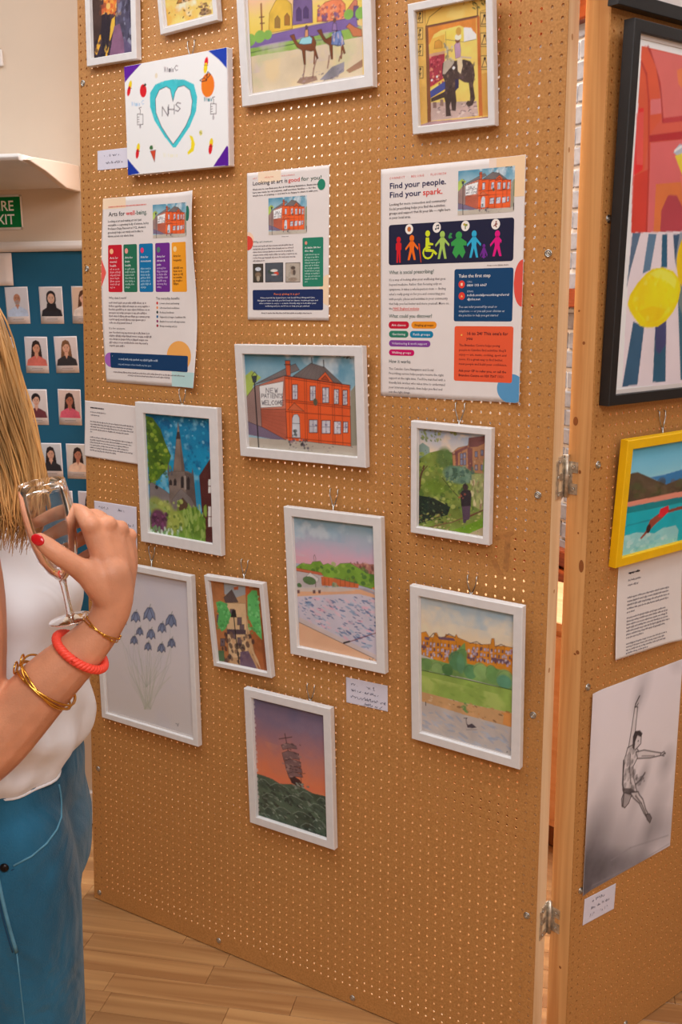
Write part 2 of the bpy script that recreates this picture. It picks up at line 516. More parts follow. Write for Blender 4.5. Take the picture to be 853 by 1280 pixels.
# knots on the batten edge that faces the camera
M_KNOT = mat('pine_knot', (152, 90, 44), 0.6, noise=(150, 0.4))
M_KNOT2 = mat('pine_knot_pale', (196, 146, 96), 0.6, noise=(150, 0.2))
def knot_mesh(m):
    v = [(0, 0, 0.0002)] + [(math.cos(a) * 1.0, math.sin(a) * 1.0, 0.0) for a in [2 * math.pi * k / 16 for k in range(16)]]
    return mk_mesh('knot', v, [(0, 1 + k, 1 + (k + 1) % 16) for k in range(16)], m, True)
KN, KN2 = knot_mesh(M_KNOT), knot_mesh(M_KNOT2)
for d, z, r, rz in ((0.014, 1.332, 0.0055, 0.008), (0.020, 1.243, 0.0018, 0.002), (0.028, 1.242, 0.0030, 0.0035), (0.040, 1.070, 0.0055, 0.012), (0.034, 0.90, 0.003, 0.002), (0.040, 0.905, 0.004, 0.004), (0.030, 1.13, 0.002, 0.002), (0.03, 0.24, 0.003, 0.003), (0.025, 1.47, 0.003, 0.003), (0.012, 1.525, 0.002, 0.002)):
    o = new_obj('knot', KN, s2)
    o.matrix_local = Matrix(((0, 0, -1, -0.0003), (1, 0, 0, DT + 0.003 - d), (0, 1, 0, z), (0, 0, 0, 1))) @ Matrix.Diagonal((r, rz, 1, 1))
for d, z, r in ((0.020, 1.965, 0.004), (0.024, 1.79, 0.0035), (0.03, 1.02, 0.003), (0.02, 0.87, 0.004)):
    o = new_obj('knot', KN2, s1)
    q = p1(64 * PITCH + 0.0003, z, -d)
    o.matrix_local = Matrix(((0, 0, 1, q.x), (1, 0, 0, q.y), (0, 1, 0, q.z), (0, 0, 0, 1))) @ Matrix.Diagonal((r, r * 1.3, 1, 1))

# ------------------------------------------------------------------ hinges in the notch between the two screens
PIN = Vector((1.2255, 0.0535, 0))
def hinge(zc, h, label):
    root = thing('hinge', label, 'hinge', Matrix.Translation((PIN.x, PIN.y, zc)), 'hinges joining the two screens')
    # knuckle
    lathe('knuckle', [(0.0001, -h / 2), (0.0042, -h / 2), (0.0042, h / 2), (0.0001, h / 2)], M_NICKEL, root, None, 14)
    # leaf let into the edge of the first screen (plane x = const), long leaf with an open slot
    x = 64 * PITCH - PIN.x + 0.0004
    outer = []
    hh = h / 2
    y0, y1 = -0.0345, 0.0
    bm = bmesh.new()
    def strip(ya, yb, za, zb):
        vs = [bm.verts.new(v) for v in box_v(x, x + 0.0018, ya, yb, za, zb)]
        for f in BOXF: bm.faces.new([vs[i] for i in f])
    strip(y0, y0 + 0.009, -hh, hh - 0.008); strip(y1 - 0.008, y1, -hh, hh)
    strip(y0 + 0.009, y1 - 0.008, hh - 0.014, hh - 0.002); strip(y0 + 0.009, y1 - 0.008, -hh, -hh + 0.012)
    strip(y0 + 0.009, y1 - 0.008, -0.006, 0.006)
    lf = bm_obj('leaf', bm, M_NICKEL, root)
    for dy, dz in ((y0 + 0.011, hh - 0.011), (y0 + 0.006, 0.0), (y0 + 0.011, -hh + 0.007)):
        s = screw(lf, (x + 0.0018, dy, dz), (1, 0, 0), False)
    # leaf on the edge of the second screen (plane normal -U2), lobed
    e = E2 - N2 * (DT + 0.003)
    loc = Vector((e.x - PIN.x, e.y - PIN.y, 0)) - U2 * 0.0016
    bm = bmesh.new()
    def lobe(da, db, za, zb):
        vs = []
        for v in box_v(0, 0.0016, da, db, za, zb):
            q = loc + U2 * v[0] + N2 * v[1] + Vector((0, 0, v[2])); vs.append(bm.verts.new(q))
        for f in BOXF: bm.faces.new([vs[i] for i in f])
    lobe(-0.006, 0.012, -hh + 0.006, hh - 0.012); lobe(0.012, 0.024, hh - 0.032, hh - 0.012); lobe(0.012, 0.024, -hh + 0.006, -hh + 0.026)
    lf = bm_obj('leaf', bm, M_NICKEL, root)
    for d, dz in ((0.015, hh - 0.022), (0.004, 0.0), (0.015, -hh + 0.016)):
        q = loc + N2 * d + Vector((0, 0, dz)) - U2 * 0.0001
        screw(lf, q, -U2, False)
hinge(1.232, 0.078, 'upper nickel hinge, level with the yellow picture frame')
hinge(0.340, 0.070, 'lower nickel hinge, near the floor between the screens')

# ------------------------------------------------------------------ things glimpsed through the gap
M_BENCH = wood_mat('orange_bench_wood', (226, 164, 112), (240, 186, 136), 'X', 0.5, 0.45)
bx0 = Vector((0.82, 0.86, 0))
MB = Matrix.Translation(bx0) @ Matrix.Rotation(math.radians(-12), 4, 'Z')
bench = thing('low_cabinet', 'low orange wooden cabinet glimpsed through the gap between the screens', 'cabinet', MB)
bbox('body', -0.32, 0.30, 0.0, 0.30, 0.07, 0.66, M_BENCH, bench)
bbox('top', -0.34, 0.32, -0.02, 0.32, 0.66, 0.685, M_BENCH, bench)
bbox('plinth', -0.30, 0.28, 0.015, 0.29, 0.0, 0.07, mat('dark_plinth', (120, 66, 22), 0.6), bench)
bbox('door', -0.30, -0.015, -0.014, 0.0, 0.10, 0.64, M_BENCH, bench)
bbox('door', 0.0, 0.285, -0.014, 0.0, 0.10, 0.64, M_BENCH, bench)
# ================================================================== a small painter: pictures become coloured paint on a fine mesh
def srgb(c):
    c = np.asarray(c, float) / 255.0
    return np.where(c <= 0.04045, c / 12.92, ((c + 0.055) / 1.055) ** 2.4)

def vnoise(H, W, cell, seed, octaves=3):
    r = np.random.RandomState(seed)
    out = np.zeros((H, W)); amp = 1.0; tot = 0
    for o in range(octaves):
        c = max(2.0, cell / (2 ** o))
        gh, gw = int(H / c) + 3, int(W / c) + 3
        g = r.rand(gh, gw)
        y = np.arange(H) / c; x = np.arange(W) / c
        yi = y.astype(int); xi = x.astype(int)
        fy = (y - yi)[:, None]; fx = (x - xi)[None, :]
        fy = fy * fy * (3 - 2 * fy); fx = fx * fx * (3 - 2 * fx)
        a = g[yi][:, xi]; b = g[yi][:, xi + 1]; c2 = g[yi + 1][:, xi]; d = g[yi + 1][:, xi + 1]
        out += amp * ((a * (1 - fx) + b * fx) * (1 - fy) + (c2 * (1 - fx) + d * fx) * fy)
        tot += amp; amp *= 0.55
    return out / tot

class Cv:
    SS = 2
    def __init__(s, nx, ny, bg, seed=1):
        s.nx, s.ny = nx, ny
        s.W, s.H = nx * s.SS, ny * s.SS
        s.a = np.empty((s.H, s.W, 3)); s.a[:] = srgb(bg)
        s.seed = seed
        s.n = vnoise(s.H, s.W, s.W / 7, seed, 4) - 0.5
        s.k = s.W / 100.0
        s.Hm = None; s.qw = 1.0; s.off = (0, 0, 1)
    def frame(s, quad, off=(0, 0, 1)):
        """work in the coordinates of a sketch whose corners (tl, tr, br, bl) are given"""
        A = []; B = []
        for (x, y), (u, v) in zip(quad, ((0, 0), (1, 0), (1, 1), (0, 1))):
            A.append([x, y, 1, 0, 0, 0, -u * x, -u * y]); B.append(u)
            A.append([0, 0, 0, x, y, 1, -v * x, -v * y]); B.append(v)
        s.Hm = np.append(np.linalg.solve(np.array(A, float), np.array(B, float)), 1).reshape(3, 3)
        s.off = off
        s.qw = 0.5 * (math.dist(quad[0], quad[1]) + math.dist(quad[2], quad[3])) * off[2]
        return s
    def uv(s, pts):
        P = np.array(pts, float).reshape(-1, 2)
        if s.Hm is None: return P
        P = P / s.off[2] + [s.off[0], s.off[1]]
        q = np.c_[P, np.ones(len(P))] @ s.Hm.T
        return q[:, :2] / q[:, 2:]
    def _put(s, y0, y1, x0, x1, m, c, al, jit):
        sub = s.a[y0:y1, x0:x1]
        col = srgb(c)[None, None, :]
        if jit:
            col = col * np.clip(1 + jit * 2.5 * s.n[y0:y1, x0:x1], 0.2, 2.2)[:, :, None]
        w = (m * al)[:, :, None]
        sub[:] = sub * (1 - w) + col * w
    def poly(s, pts, c, al=1.0, jit=0.12, ol=None, ow=0.35):
        P = s.uv(pts) * [s.W, s.H]
        x0, y0 = np.floor(P.min(0)).astype(int); x1, y1 = np.ceil(P.max(0)).astype(int) + 1
        x0, y0 = max(x0, 0), max(y0, 0); x1, y1 = min(x1, s.W), min(y1, s.H)
        if x1 > x0 and y1 > y0:
            X = np.arange(x0, x1)[None, :] + 0.5; Y = np.arange(y0, y1)[:, None] + 0.5
            ins = np.zeros((y1 - y0, x1 - x0), bool)
            n = len(P)
            for i in range(n):
                (xa, ya), (xb, yb) = P[i], P[(i + 1) % n]
                if ya == yb: continue
                cr = ((ya > Y) != (yb > Y)) & (X < (xb - xa) * (Y - ya) / (yb - ya) + xa)
                ins ^= cr
            s._put(y0, y1, x0, x1, ins.astype(float), c, al, jit)
        if ol is not None:
            s.line(list(pts) + [pts[0]], ow, ol)
        return s
    def rect(s, x0, y0, x1, y1, c, al=1.0, jit=0.12, ol=None, ow=0.35):
        return s.poly([(x0, y0), (x1, y0), (x1, y1), (x0, y1)], c, al, jit, ol, ow)
    def ell(s, cx, cy, rx, ry, c, al=1.0, jit=0.12, rot=0.0, soft=0.0):
        rx, ry = rx / s.qw, ry / s.qw
        (cx, cy), = s.uv([(cx, cy)])
        cx, cy, rx, ry = cx * s.W, cy * s.H, max(rx * s.W, .5), max(ry * s.W, .5)
        r = max(rx, ry) * (1 + soft) + 1
        x0, x1 = max(int(cx - r), 0), min(int(cx + r) + 2, s.W); y0, y1 = max(int(cy - r), 0), min(int(cy + r) + 2, s.H)
        if x1 <= x0 or y1 <= y0: return s
        X = np.arange(x0, x1)[None, :] + 0.5 - cx; Y = np.arange(y0, y1)[:, None] + 0.5 - cy
        ca, sa = math.cos(rot), math.sin(rot)
        q = np.sqrt(((X * ca + Y * sa) / rx) ** 2 + ((-X * sa + Y * ca) / ry) ** 2)
        if soft: m = np.clip((1 + soft - q) / (2 * soft), 0, 1)
        else: m = (q <= 1).astype(float)
        s._put(y0, y1, x0, x1, m, c, al, jit)
        return s
    def line(s, pts, w, c, al=1.0):
        P = s.uv(pts) * [s.W, s.H]; r = w * s.k * 0.5
        for (xa, ya), (xb, yb) in zip(P[:-1], P[1:]):
            x0, x1 = max(int(min(xa, xb) - r - 1), 0), min(int(max(xa, xb) + r + 2), s.W)
            y0, y1 = max(int(min(ya, yb) - r - 1), 0), min(int(max(ya, yb) + r + 2), s.H)
            if x1 <= x0 or y1 <= y0: continue
            X = np.arange(x0, x1)[None, :] + 0.5; Y = np.arange(y0, y1)[:, None] + 0.5
            dx, dy = xb - xa, yb - ya; L = dx * dx + dy * dy + 1e-9
            t = np.clip(((X - xa) * dx + (Y - ya) * dy) / L, 0, 1)
            d = np.hypot(X - xa - t * dx, Y - ya - t * dy)
            s._put(y0, y1, x0, x1, np.clip(r + 0.5 - d, 0, 1), c, al, 0)
        return s
    def grad(s, v0, v1, cols, jit=0.15, al=1.0, u0=0.0, u1=1.0):
        y0, y1 = int(v0 * s.H), int(v1 * s.H); x0, x1 = int(u0 * s.W), int(u1 * s.W)
        n = y1 - y0
        if n <= 0: return s
        t = np.linspace(0, 1, n)[:, None] + 0.5 * jit * s.n[y0:y1, x0:x1]
        t = np.clip(t, 0, 1) * (len(cols) - 1)
        C = np.array([srgb(c) for c in cols])
        i = np.clip(t.astype(int), 0, len(cols) - 2); f = (t - i)[:, :, None]
        col = C[i] * (1 - f) + C[i + 1] * f
        s.a[y0:y1, x0:x1] = s.a[y0:y1, x0:x1] * (1 - al) + col * al
        return s
    def mottle(s, c, al=0.5, cell=9, thr=0.5, seed=3, region=None, sharp=6.0):
        m = np.clip((vnoise(s.H, s.W, s.W / cell, s.seed * 31 + seed, 4) - thr) * sharp, 0, 1)
        u0, v0, u1, v1 = region or (0, 0, 1, 1)
        y0, y1, x0, x1 = int(v0 * s.H), int(v1 * s.H), int(u0 * s.W), int(u1 * s.W)
        s._put(y0, y1, x0, x1, m[y0:y1, x0:x1], c, al, 0)
        return s
    def dabs(s, n, box, r, cols, seed=1, asp=1.0, rot=0.0, al=0.8, inside=None):
        g = random.Random(seed * 77 + s.seed)
        for _ in range(n):
            u = g.uniform(box[0], box[2]); v = g.uniform(box[1], box[3])
            if inside and not inside(u, v): continue
            q = g.uniform(r[0], r[1])
            s.ell(u, v, q, q * asp, g.choice(cols), al, 0.1, rot + g.uniform(-.4, .4))
        return s
    def squig(s, u, v, L, h, c=(60, 60, 70), w=0.5, seed=1):
        """a run of handwriting"""
        g = random.Random(seed); pts = []; x = u
        asp = s.W / s.H if s.Hm is None else 1.0
        while x < u + L:
            if g.random() < 0.14:
                if len(pts) > 1: s.line(pts, w, c, 0.85)
                pts = []; x += h * 0.9
            pts.append((x, v + g.choice((-1, 1, -1.8, .6)) * h * asp * g.uniform(.3, .6))); x += h * g.uniform(.22, .42)
        if len(pts) > 1: s.line(pts, w, c, 0.85)
        return s
    def letters(s, txt, u, v, h, c, w=0.6, sp=0.75, gw=0.62):
        asp = s.W / s.H if s.Hm is None else 1.0; x = u
        for ch in txt:
            for st in STROKE.get(ch, ()):
                s.line([(x + p[0] * h * gw, v + p[1] * h * asp) for p in st], w, c)
            x += h * sp
        return s
    def out(s):
        return s.a.reshape(s.ny, s.SS, s.nx, s.SS, 3).mean((1, 3))

STROKE = {
    'A': [[(0, 1), (.5, 0), (1, 1)], [(.2, .6), (.8, .6)]], 'C': [[(1, .15), (.5, 0), (0, .5), (.5, 1), (1, .85)]],
    'E': [[(1, 0), (0, 0), (0, 1), (1, 1)], [(0, .5), (.8, .5)]], 'H': [[(0, 0), (0, 1)], [(1, 0), (1, 1)], [(0, .5), (1, .5)]],
    'I': [[(.5, 0), (.5, 1)]], 'L': [[(0, 0), (0, 1), (1, 1)]], 'M': [[(0, 1), (.1, 0), (.5, .7), (.9, 0), (1, 1)]],
    'N': [[(0, 1), (0, 0), (1, 1), (1, 0)]], 'O': [[(.5, 0), (0, .5), (.5, 1), (1, .5), (.5, 0)]],
    'P': [[(0, 1), (0, 0), (.9, .1), (.9, .45), (0, .55)]], 'S': [[(1, .1), (.4, 0), (.1, .25), (.9, .7), (.5, 1), (0, .9)]],
    'T': [[(0, 0), (1, 0)], [(.5, 0), (.5, 1)]], 'V': [[(0, 0), (.5, 1), (1, 0)]], 'W': [[(0, 0), (.25, 1), (.5, .3), (.75, 1), (1, 0)]],
    'v': [[(0, .4), (.4, 1), (.8, .4)]], 'i': [[(.4, .4), (.4, 1)], [(.4, .15), (.4, .2)]], 't': [[(.4, .1), (.4, 1)], [(.1, .4), (.7, .4)]],
    'a': [[(.8, .4), (.3, .4), (.1, .8), (.4, 1), (.8, .8), (.8, .4), (.85, 1)]], 'm': [[(0, 1), (0, .4), (.3, .4), (.4, 1)], [(.4, .5), (.7, .4), (.8, 1)]],
    'n': [[(.1, 1), (.1, .4), (.5, .4), (.7, 1)]]}

def paint_mesh(name, img, w, h, gain=1.18):
    """grid mesh in the x-z plane, centred, carrying the painting as point colours"""
    ny, nx, _ = img.shape
    x = np.linspace(-w / 2, w / 2, nx); z = np.linspace(h / 2, -h / 2, ny)
    X, Z = np.meshgrid(x, z)
    co = np.stack([X, np.zeros_like(X), Z], -1).reshape(-1, 3).astype(np.float32)
    i = np.arange(ny - 1)[:, None] * nx + np.arange(nx - 1)[None, :]
    q = np.stack([i + nx, i + nx + 1, i + 1, i], -1).reshape(-1, 4).astype(np.int32)
    me = bpy.data.meshes.new(name)
    me.vertices.add(len(co)); me.vertices.foreach_set('co', co.ravel())
    me.loops.add(q.size); me.loops.foreach_set('vertex_index', q.ravel())
    me.polygons.add(len(q))
    me.polygons.foreach_set('loop_start', np.arange(0, q.size, 4, dtype=np.int32))
    me.polygons.foreach_set('loop_total', np.full(len(q), 4, dtype=np.int32))
    me.update(calc_edges=True)
    at = me.color_attributes.new('paint', 'FLOAT_COLOR', 'POINT')
    rgba = np.ones((len(co), 4), np.float32); rgba[:, :3] = np.clip(img.reshape(-1, 3) * gain, 0, 0.93)
    at.data.foreach_set('color', rgba.ravel())
    me.materials.append(ART)
    return me
# ================================================================== the pictures
K = (40, 32, 32)
def art_building():
    c = Cv(200, 150, (150, 185, 200), 5).frame(((85, 83), (728, 97), (746, 672), (110, 620)))
    c.grad(0, .6, [(84, 142, 168), (150, 185, 198), (196, 206, 208)], .8)
    c.mottle((222, 228, 230), .8, 5, .52); c.mottle((70, 135, 165), .5, 6, .56, 9, (0, 0, 1, .35))
    c.poly([(90, 215), (130, 183), (185, 222), (140, 262), (122, 335), (90, 320)], (168, 190, 92), jit=.3)
    c.poly([(690, 300), (720, 260), (740, 270), (746, 620), (690, 610)], (150, 145, 128)).poly([(718, 280), (740, 255), (745, 470), (722, 470)], (98, 118, 78), jit=.4)
    c.poly([(105, 560), (330, 575), (692, 606), (748, 600), (748, 680), (105, 630)], (186, 176, 162), jit=.1)
    c.poly([(105, 470), (185, 500), (335, 575), (240, 570), (108, 545)], (118, 104, 128), jit=.15)
    c.poly([(98, 335), (150, 268), (178, 262), (186, 502), (105, 470)], (152, 124, 118), jit=.15, ol=K)
    c.poly([(176, 262), (318, 212), (325, 400), (181, 402)], (198, 120, 98), jit=.15, ol=K)
    c.poly([(181, 402), (325, 400), (331, 578), (186, 500)], (176, 92, 70), jit=.2, ol=K)
    for i in range(6): c.line([(186, 415 + i * 14), (328, 420 + i * 26)], .25, (120, 60, 48), .5)
    c.poly([(318, 212), (440, 228), (686, 264), (693, 608), (440, 582), (331, 578)], (232, 96, 44), jit=.14, ol=K)
    c.poly([(140, 264), (365, 150), (380, 145), (402, 180), (318, 212)], (120, 112, 112), jit=.2, ol=K)
    c.poly([(365, 215), (468, 142), (545, 165), (642, 256), (440, 229)], (112, 102, 100), jit=.2, ol=K)
    for i in range(7): c.line([(400 + i * 30, 222 + i * 4), (468 + i * 12, 146 + i * 4)], .2, (70, 62, 62), .6)
    c.poly([(503, 236), (548, 190), (594, 250)], (214, 96, 52), ol=K).poly([(525, 232), (548, 210), (570, 240)], (170, 72, 40), ol=K)
    c.poly([(321, 128), (349, 128), (352, 212), (329, 212)], (206, 92, 54), ol=K); c.line([(318, 150), (352, 150)], .8, K); c.line([(470, 112), (474, 145)], .7, K); c.line([(538, 125), (540, 165)], .8, K)
    for y0, y1 in ((216, 268), (226, 278), (348, 386), (358, 396), (414, 440), (560, 592)):
        c.line([(322, y0), (440, y0 + (y1 - y0) * .3), (690, y1)], .55, (110, 40, 26), .85)
    for x in (342, 356, 430, 441, 506, 517, 586, 597, 641): c.line([(x, 222 + (x - 330) * .11), (x + 6, 580 + (x - 330) * .07)], .5, (120, 44, 28), .75)
    for x0, y0, x1, y1 in ((362, 262, 391, 345), (462, 270, 493, 352), (532, 278, 568, 364), (597, 288, 623, 370), (647, 293, 671, 376), (456, 460, 503, 532), (528, 463, 576, 536), (597, 468, 636, 538), (650, 470, 675, 531)):
        c.rect(x0, y0, x1, y1, (206, 204, 214), jit=.25, ol=K, ow=.5); c.line([((x0 + x1) / 2, y0), ((x0 + x1) / 2, y1)], .3, (60, 50, 80)); c.line([(x0, (y0 + y1) / 2), (x1, (y0 + y1) / 2)], .3, (60, 50, 80))
        c.dabs(5, (x0 + 3, y0 + 5, x1 - 3, y1 - 5), (2, 5), [(90, 80, 130), (120, 110, 150), (230, 230, 235)], x0)
    c.poly([(335, 405), (372, 365), (428, 412)], (204, 104, 66), ol=K)
    c.poly([(358, 560), (360, 450), (370, 430), (390, 428), (402, 448), (406, 562)], (196, 200, 208), jit=.2, ol=K); c.line([(362, 480), (404, 482)], .4, K); c.dabs(12, (362, 520, 404, 560), (4, 8), [(110, 120, 120), (70, 80, 80)], 2)
    c.ell(492, 360, 12, 18, (90, 88, 70)); c.dabs(30, (330, 570, 460, 625), (4, 9), [(80, 70, 90), (190, 180, 170), (60, 55, 60), (150, 120, 130)], 3)
    c.poly([(173, 270), (312, 243), (303, 386), (181, 393)], (238, 234, 232), jit=.03, ol=(70, 60, 60))
    c.letters('NEW', 212, 282, 26, (60, 60, 80), .5, .95).letters('PATIENTS', 186, 315, 22, (60, 60, 80), .5, .7).letters('WELCOME', 188, 352, 24, (60, 60, 80), .5, .76)
    c.line([(146, 250), (156, 420), (168, 620)], 1.1, (30, 28, 34)); c.poly([(130, 215), (160, 212), (155, 250), (138, 250)], (60, 66, 74), ol=K); c.line([(130, 212), (148, 190), (162, 210)], .5, K)
    c.line([(733, 560), (736, 640)], 1.6, (50, 46, 46)); c.dabs(16, (612, 92, 690, 116), (4, 9), [(44, 40, 30), (70, 64, 40)], 6, .6)
    c.line([(112, 618), (180, 632), (745, 668)], .6, (235, 235, 232)); c.dabs(14, (180, 590, 700, 640), (3, 7), [(120, 110, 110)], 8, .4)
    return c.out()

def art_church():
    c = Cv(130, 200, (20, 140, 180), 8).frame(((358, 158), (722, 190), (745, 900), (388, 838)))
    c.grad(0, .75, [(16, 112, 156), (14, 142, 186), (20, 152, 196)], .9)
    c.mottle((126, 190, 214), .75, 8, .56, 2); c.mottle((8, 82, 132), .7, 9, .57, 5)
    c.dabs(60, (440, 190, 720, 520), (3, 9), [(150, 205, 225), (8, 84, 130), (60, 170, 205)], 4, .8, .5, .6)
    c.poly([(362, 178), (400, 190), (445, 255), (470, 330), (502, 405), (482, 480), (425, 540), (385, 565)], (72, 106, 30), jit=.5)
    c.dabs(130, (362, 190, 500, 555), (4, 13), [(116, 150, 40), (44, 74, 20), (150, 170, 60), (84, 118, 34)], 7, .8, 0, .75, lambda u, v: v > 180 + (u - 362) * 1.6 or u < 400)
    c.poly([(385, 560), (398, 555), (470, 600), (520, 640), (520, 720), (388, 660)], (132, 124, 124), jit=.2, ol=(70, 66, 70)); c.ell(424, 582, 9, 9, (50, 46, 50))
    c.poly([(539, 212), (514, 492), (577, 492)], (134, 116, 104), jit=.3, ol=(70, 60, 56)); c.poly([(534, 270), (527, 310), (553, 310), (546, 270)], (64, 52, 52)); c.poly([(546, 310), (560, 492), (577, 492)], (96, 84, 78), .8)
    c.poly([(487, 510), (500, 492), (590, 490), (624, 510), (640, 690), (500, 700)], (126, 112, 104), jit=.3, ol=(66, 58, 56)); c.poly([(575, 492), (624, 510), (640, 690), (590, 690)], (92, 80, 78), .85, .2)
    for x in (487, 505, 618): c.poly([(x - 6, 515), (x, 430 if x < 500 else 470), (x + 7, 515)], (96, 92, 98))
    for x, y0, y1 in ((563, 515, 585), (596, 520, 595), (500, 535, 570), (524, 530, 572)): c.poly([(x - 8, y1), (x - 8, y0 + 14), (x, y0), (x + 8, y0 + 14), (x + 8, y1)], (48, 42, 44))
    c.line([(578, 520), (580, 590)], 2, (170, 160, 150))
    c.poly([(502, 700), (508, 650), (556, 588), (610, 640), (640, 700), (635, 760), (505, 750)], (120, 112, 110), jit=.25, ol=(66, 60, 60)); c.poly([(536, 730), (540, 670), (566, 640), (592, 672), (595, 735)], (88, 66, 52), ol=K)
    c.poly([(640, 540), (640, 690), (660, 690), (655, 540)], (60, 130, 170), .5)
    c.poly([(727, 398), (655, 516), (668, 690), (690, 890), (748, 902), (744, 600)], (84, 40, 38), jit=.25, ol=(40, 20, 20))
    for y0, y1 in ((535, 612), (688, 802)): c.rect(704, y0, 738, y1, (226, 224, 220)); c.line([(720, y0), (720, y1)], 1, (110, 60, 60)); c.line([(704, (y0 + y1) / 2), (738, (y0 + y1) / 2)], 1, (110, 60, 60))
    c.poly([(385, 770), (400, 700), (520, 720), (640, 690), (690, 760), (690, 890), (390, 840)], (104, 142, 52), jit=.35)
    for x, y, r in ((420, 690, 45), (470, 720, 50), (530, 770, 48), (500, 790, 45)): c.ell(x, y, r, r, (158, 172, 82), .85, .3, soft=.2)
    c.dabs(60, (395, 660, 570, 830), (4, 11), [(176, 190, 104), (120, 146, 60), (92, 120, 50)], 3)
    c.ell(436, 772, 48, 56, (104, 52, 92), .95, .3, soft=.15); c.dabs(25, (395, 730, 480, 815), (4, 9), [(136, 76, 120), (76, 36, 66)], 9)
    c.dabs(80, (570, 690, 690, 880), (3, 8), [(136, 168, 70), (74, 116, 40), (160, 186, 100)], 5, 3.0, 0, .7); c.dabs(30, (390, 810, 560, 850), (4, 8), [(200, 214, 200), (120, 160, 110)], 6, 2)
    return c.out()

def art_garden():
    c = Cv(130, 170, (120, 140, 70), 4).frame(((135, 188), (650, 238), (632, 1018), (130, 935)))
    c.grad(0, .28, [(150, 176, 204), (196, 196, 200), (232, 208, 176)], .7); c.mottle((236, 214, 186), .7, 5, .5, 3, (0, .03, 1, .25))
    c.poly([(132, 330), (165, 305), (215, 340), (225, 440), (132, 450)], (124, 150, 142), .95, .2)
    c.poly([(132, 430), (215, 380), (300, 360), (385, 380), (395, 490), (560, 540), (640, 540), (635, 1000), (132, 930)], (122, 142, 66), jit=.4)
    c.dabs(160, (135, 370, 640, 820), (8, 24), [(84, 116, 50), (150, 170, 74), (176, 186, 104), (62, 92, 44), (104, 136, 60)], 5, .8)
    c.ell(330, 420, 60, 70, (88, 118, 66), .9, .35, soft=.2); c.ell(430, 545, 105, 55, (96, 132, 112), .9, .35, soft=.2); c.ell(250, 640, 80, 50, (104, 136, 48), .9, .3, soft=.3)
    c.poly([(386, 378), (430, 342), (505, 325), (512, 268), (560, 262), (640, 255), (645, 540), (540, 530), (500, 500), (440, 480), (392, 480)], (178, 128, 90), jit=.2, ol=(80, 50, 50))
    for q in ([(408, 375), (430, 375), (430, 485), (412, 482)], [(500, 340), (538, 345), (538, 520), (504, 500)], [(512, 268), (640, 250), (646, 300), (575, 335), (510, 340)], [(386, 378), (500, 326), (500, 348), (390, 402)]): c.poly(q, (118, 72, 76), .9, .3)
    for x, y in ((446, 385), (470, 380), (446, 430), (470, 430), (556, 370), (600, 360), (556, 470), (600, 470)): c.rect(x, y, x + 20, y + 42, (120, 128, 156), .95, .2, (80, 56, 60), .5)
    c.dabs(20, (395, 350, 640, 500), (4, 8), [(216, 186, 150), (92, 64, 70), (200, 150, 106)], 3, 1.2, 0, .5)
    c.ell(430, 545, 105, 55, (96, 132, 112), .9, .35, soft=.2); c.poly([(622, 430), (646, 400), (640, 540), (612, 520)], (130, 160, 70), .9, .3)
    c.dabs(50, (340, 490, 540, 600), (6, 16), [(120, 152, 130), (70, 104, 92), (60, 92, 74)], 8)
    c.line([(175, 480), (150, 560), (140, 660)], 2.6, (92, 66, 52)); c.line([(150, 540), (200, 480)], 1.2, (92, 66, 52))
    c.poly([(530, 545), (640, 530), (632, 830), (540, 780)], (168, 170, 112), .7, .3); c.dabs(40, (520, 600, 635, 800), (3, 8), [(214, 204, 160), (120, 130, 70), (150, 120, 96)], 12, 3)
    c.poly([(132, 700), (245, 720), (372, 790), (350, 850), (240, 880), (132, 918)], (30, 50, 42), jit=.5); c.dabs(60, (135, 715, 350, 910), (5, 14), [(18, 34, 34), (58, 84, 56), (44, 70, 60), (104, 124, 84)], 7, .5, .4)
    c.dabs(90, (135, 830, 632, 1005), (5, 14), [(170, 172, 96), (112, 146, 46), (196, 186, 130), (140, 120, 70)], 9, .5, -.4)
    c.poly([(400, 960), (560, 900), (632, 860), (632, 940), (540, 990), (420, 975)], (110, 152, 36), .9, .3)
    c.line([(190, 948), (380, 905), (630, 808)], 1.4, (120, 92, 66)); c.line([(520, 860), (630, 806)], 1.4, (100, 52, 44)); c.poly([(500, 995), (632, 935), (628, 1015), (560, 1010)], (186, 164, 132), .9)
    c.dabs(260, (136, 330, 640, 990), (2, 6), [(196, 206, 130), (60, 92, 40), (38, 64, 36), (160, 184, 90), (120, 150, 110)], 21, .6, .6, .6, lambda u, v: not (u > 380 and v < 500) and (v > 380 or u < 230) and not (u < 370 and 700 < v < 900))
    c.line([(432, 712), (375, 650), (312, 570)], .9, (44, 44, 40))
    c.poly([(444, 690), (458, 668), (486, 652), (518, 662), (530, 690), (526, 785), (455, 792)], (40, 34, 42), jit=.2); c.poly([(457, 785), (524, 780), (516, 880), (490, 892), (486, 912), (468, 908)], (84, 66, 86), jit=.2)
    c.ell(484, 638, 20, 22, (60, 44, 44)); c.poly([(462, 630), (485, 606), (500, 632)], (44, 40, 46)); c.dabs(6, (430, 690, 500, 722), (5, 9), [(190, 104, 70), (150, 80, 60)], 3)
    c.dabs(26, (150, 192, 310, 300), (6, 15), [(126, 144, 62), (96, 122, 50), (150, 160, 80)], 4, .6, .8); c.dabs(6, (370, 205, 420, 245), (8, 14), [(126, 144, 62)], 4)
    return c.out()

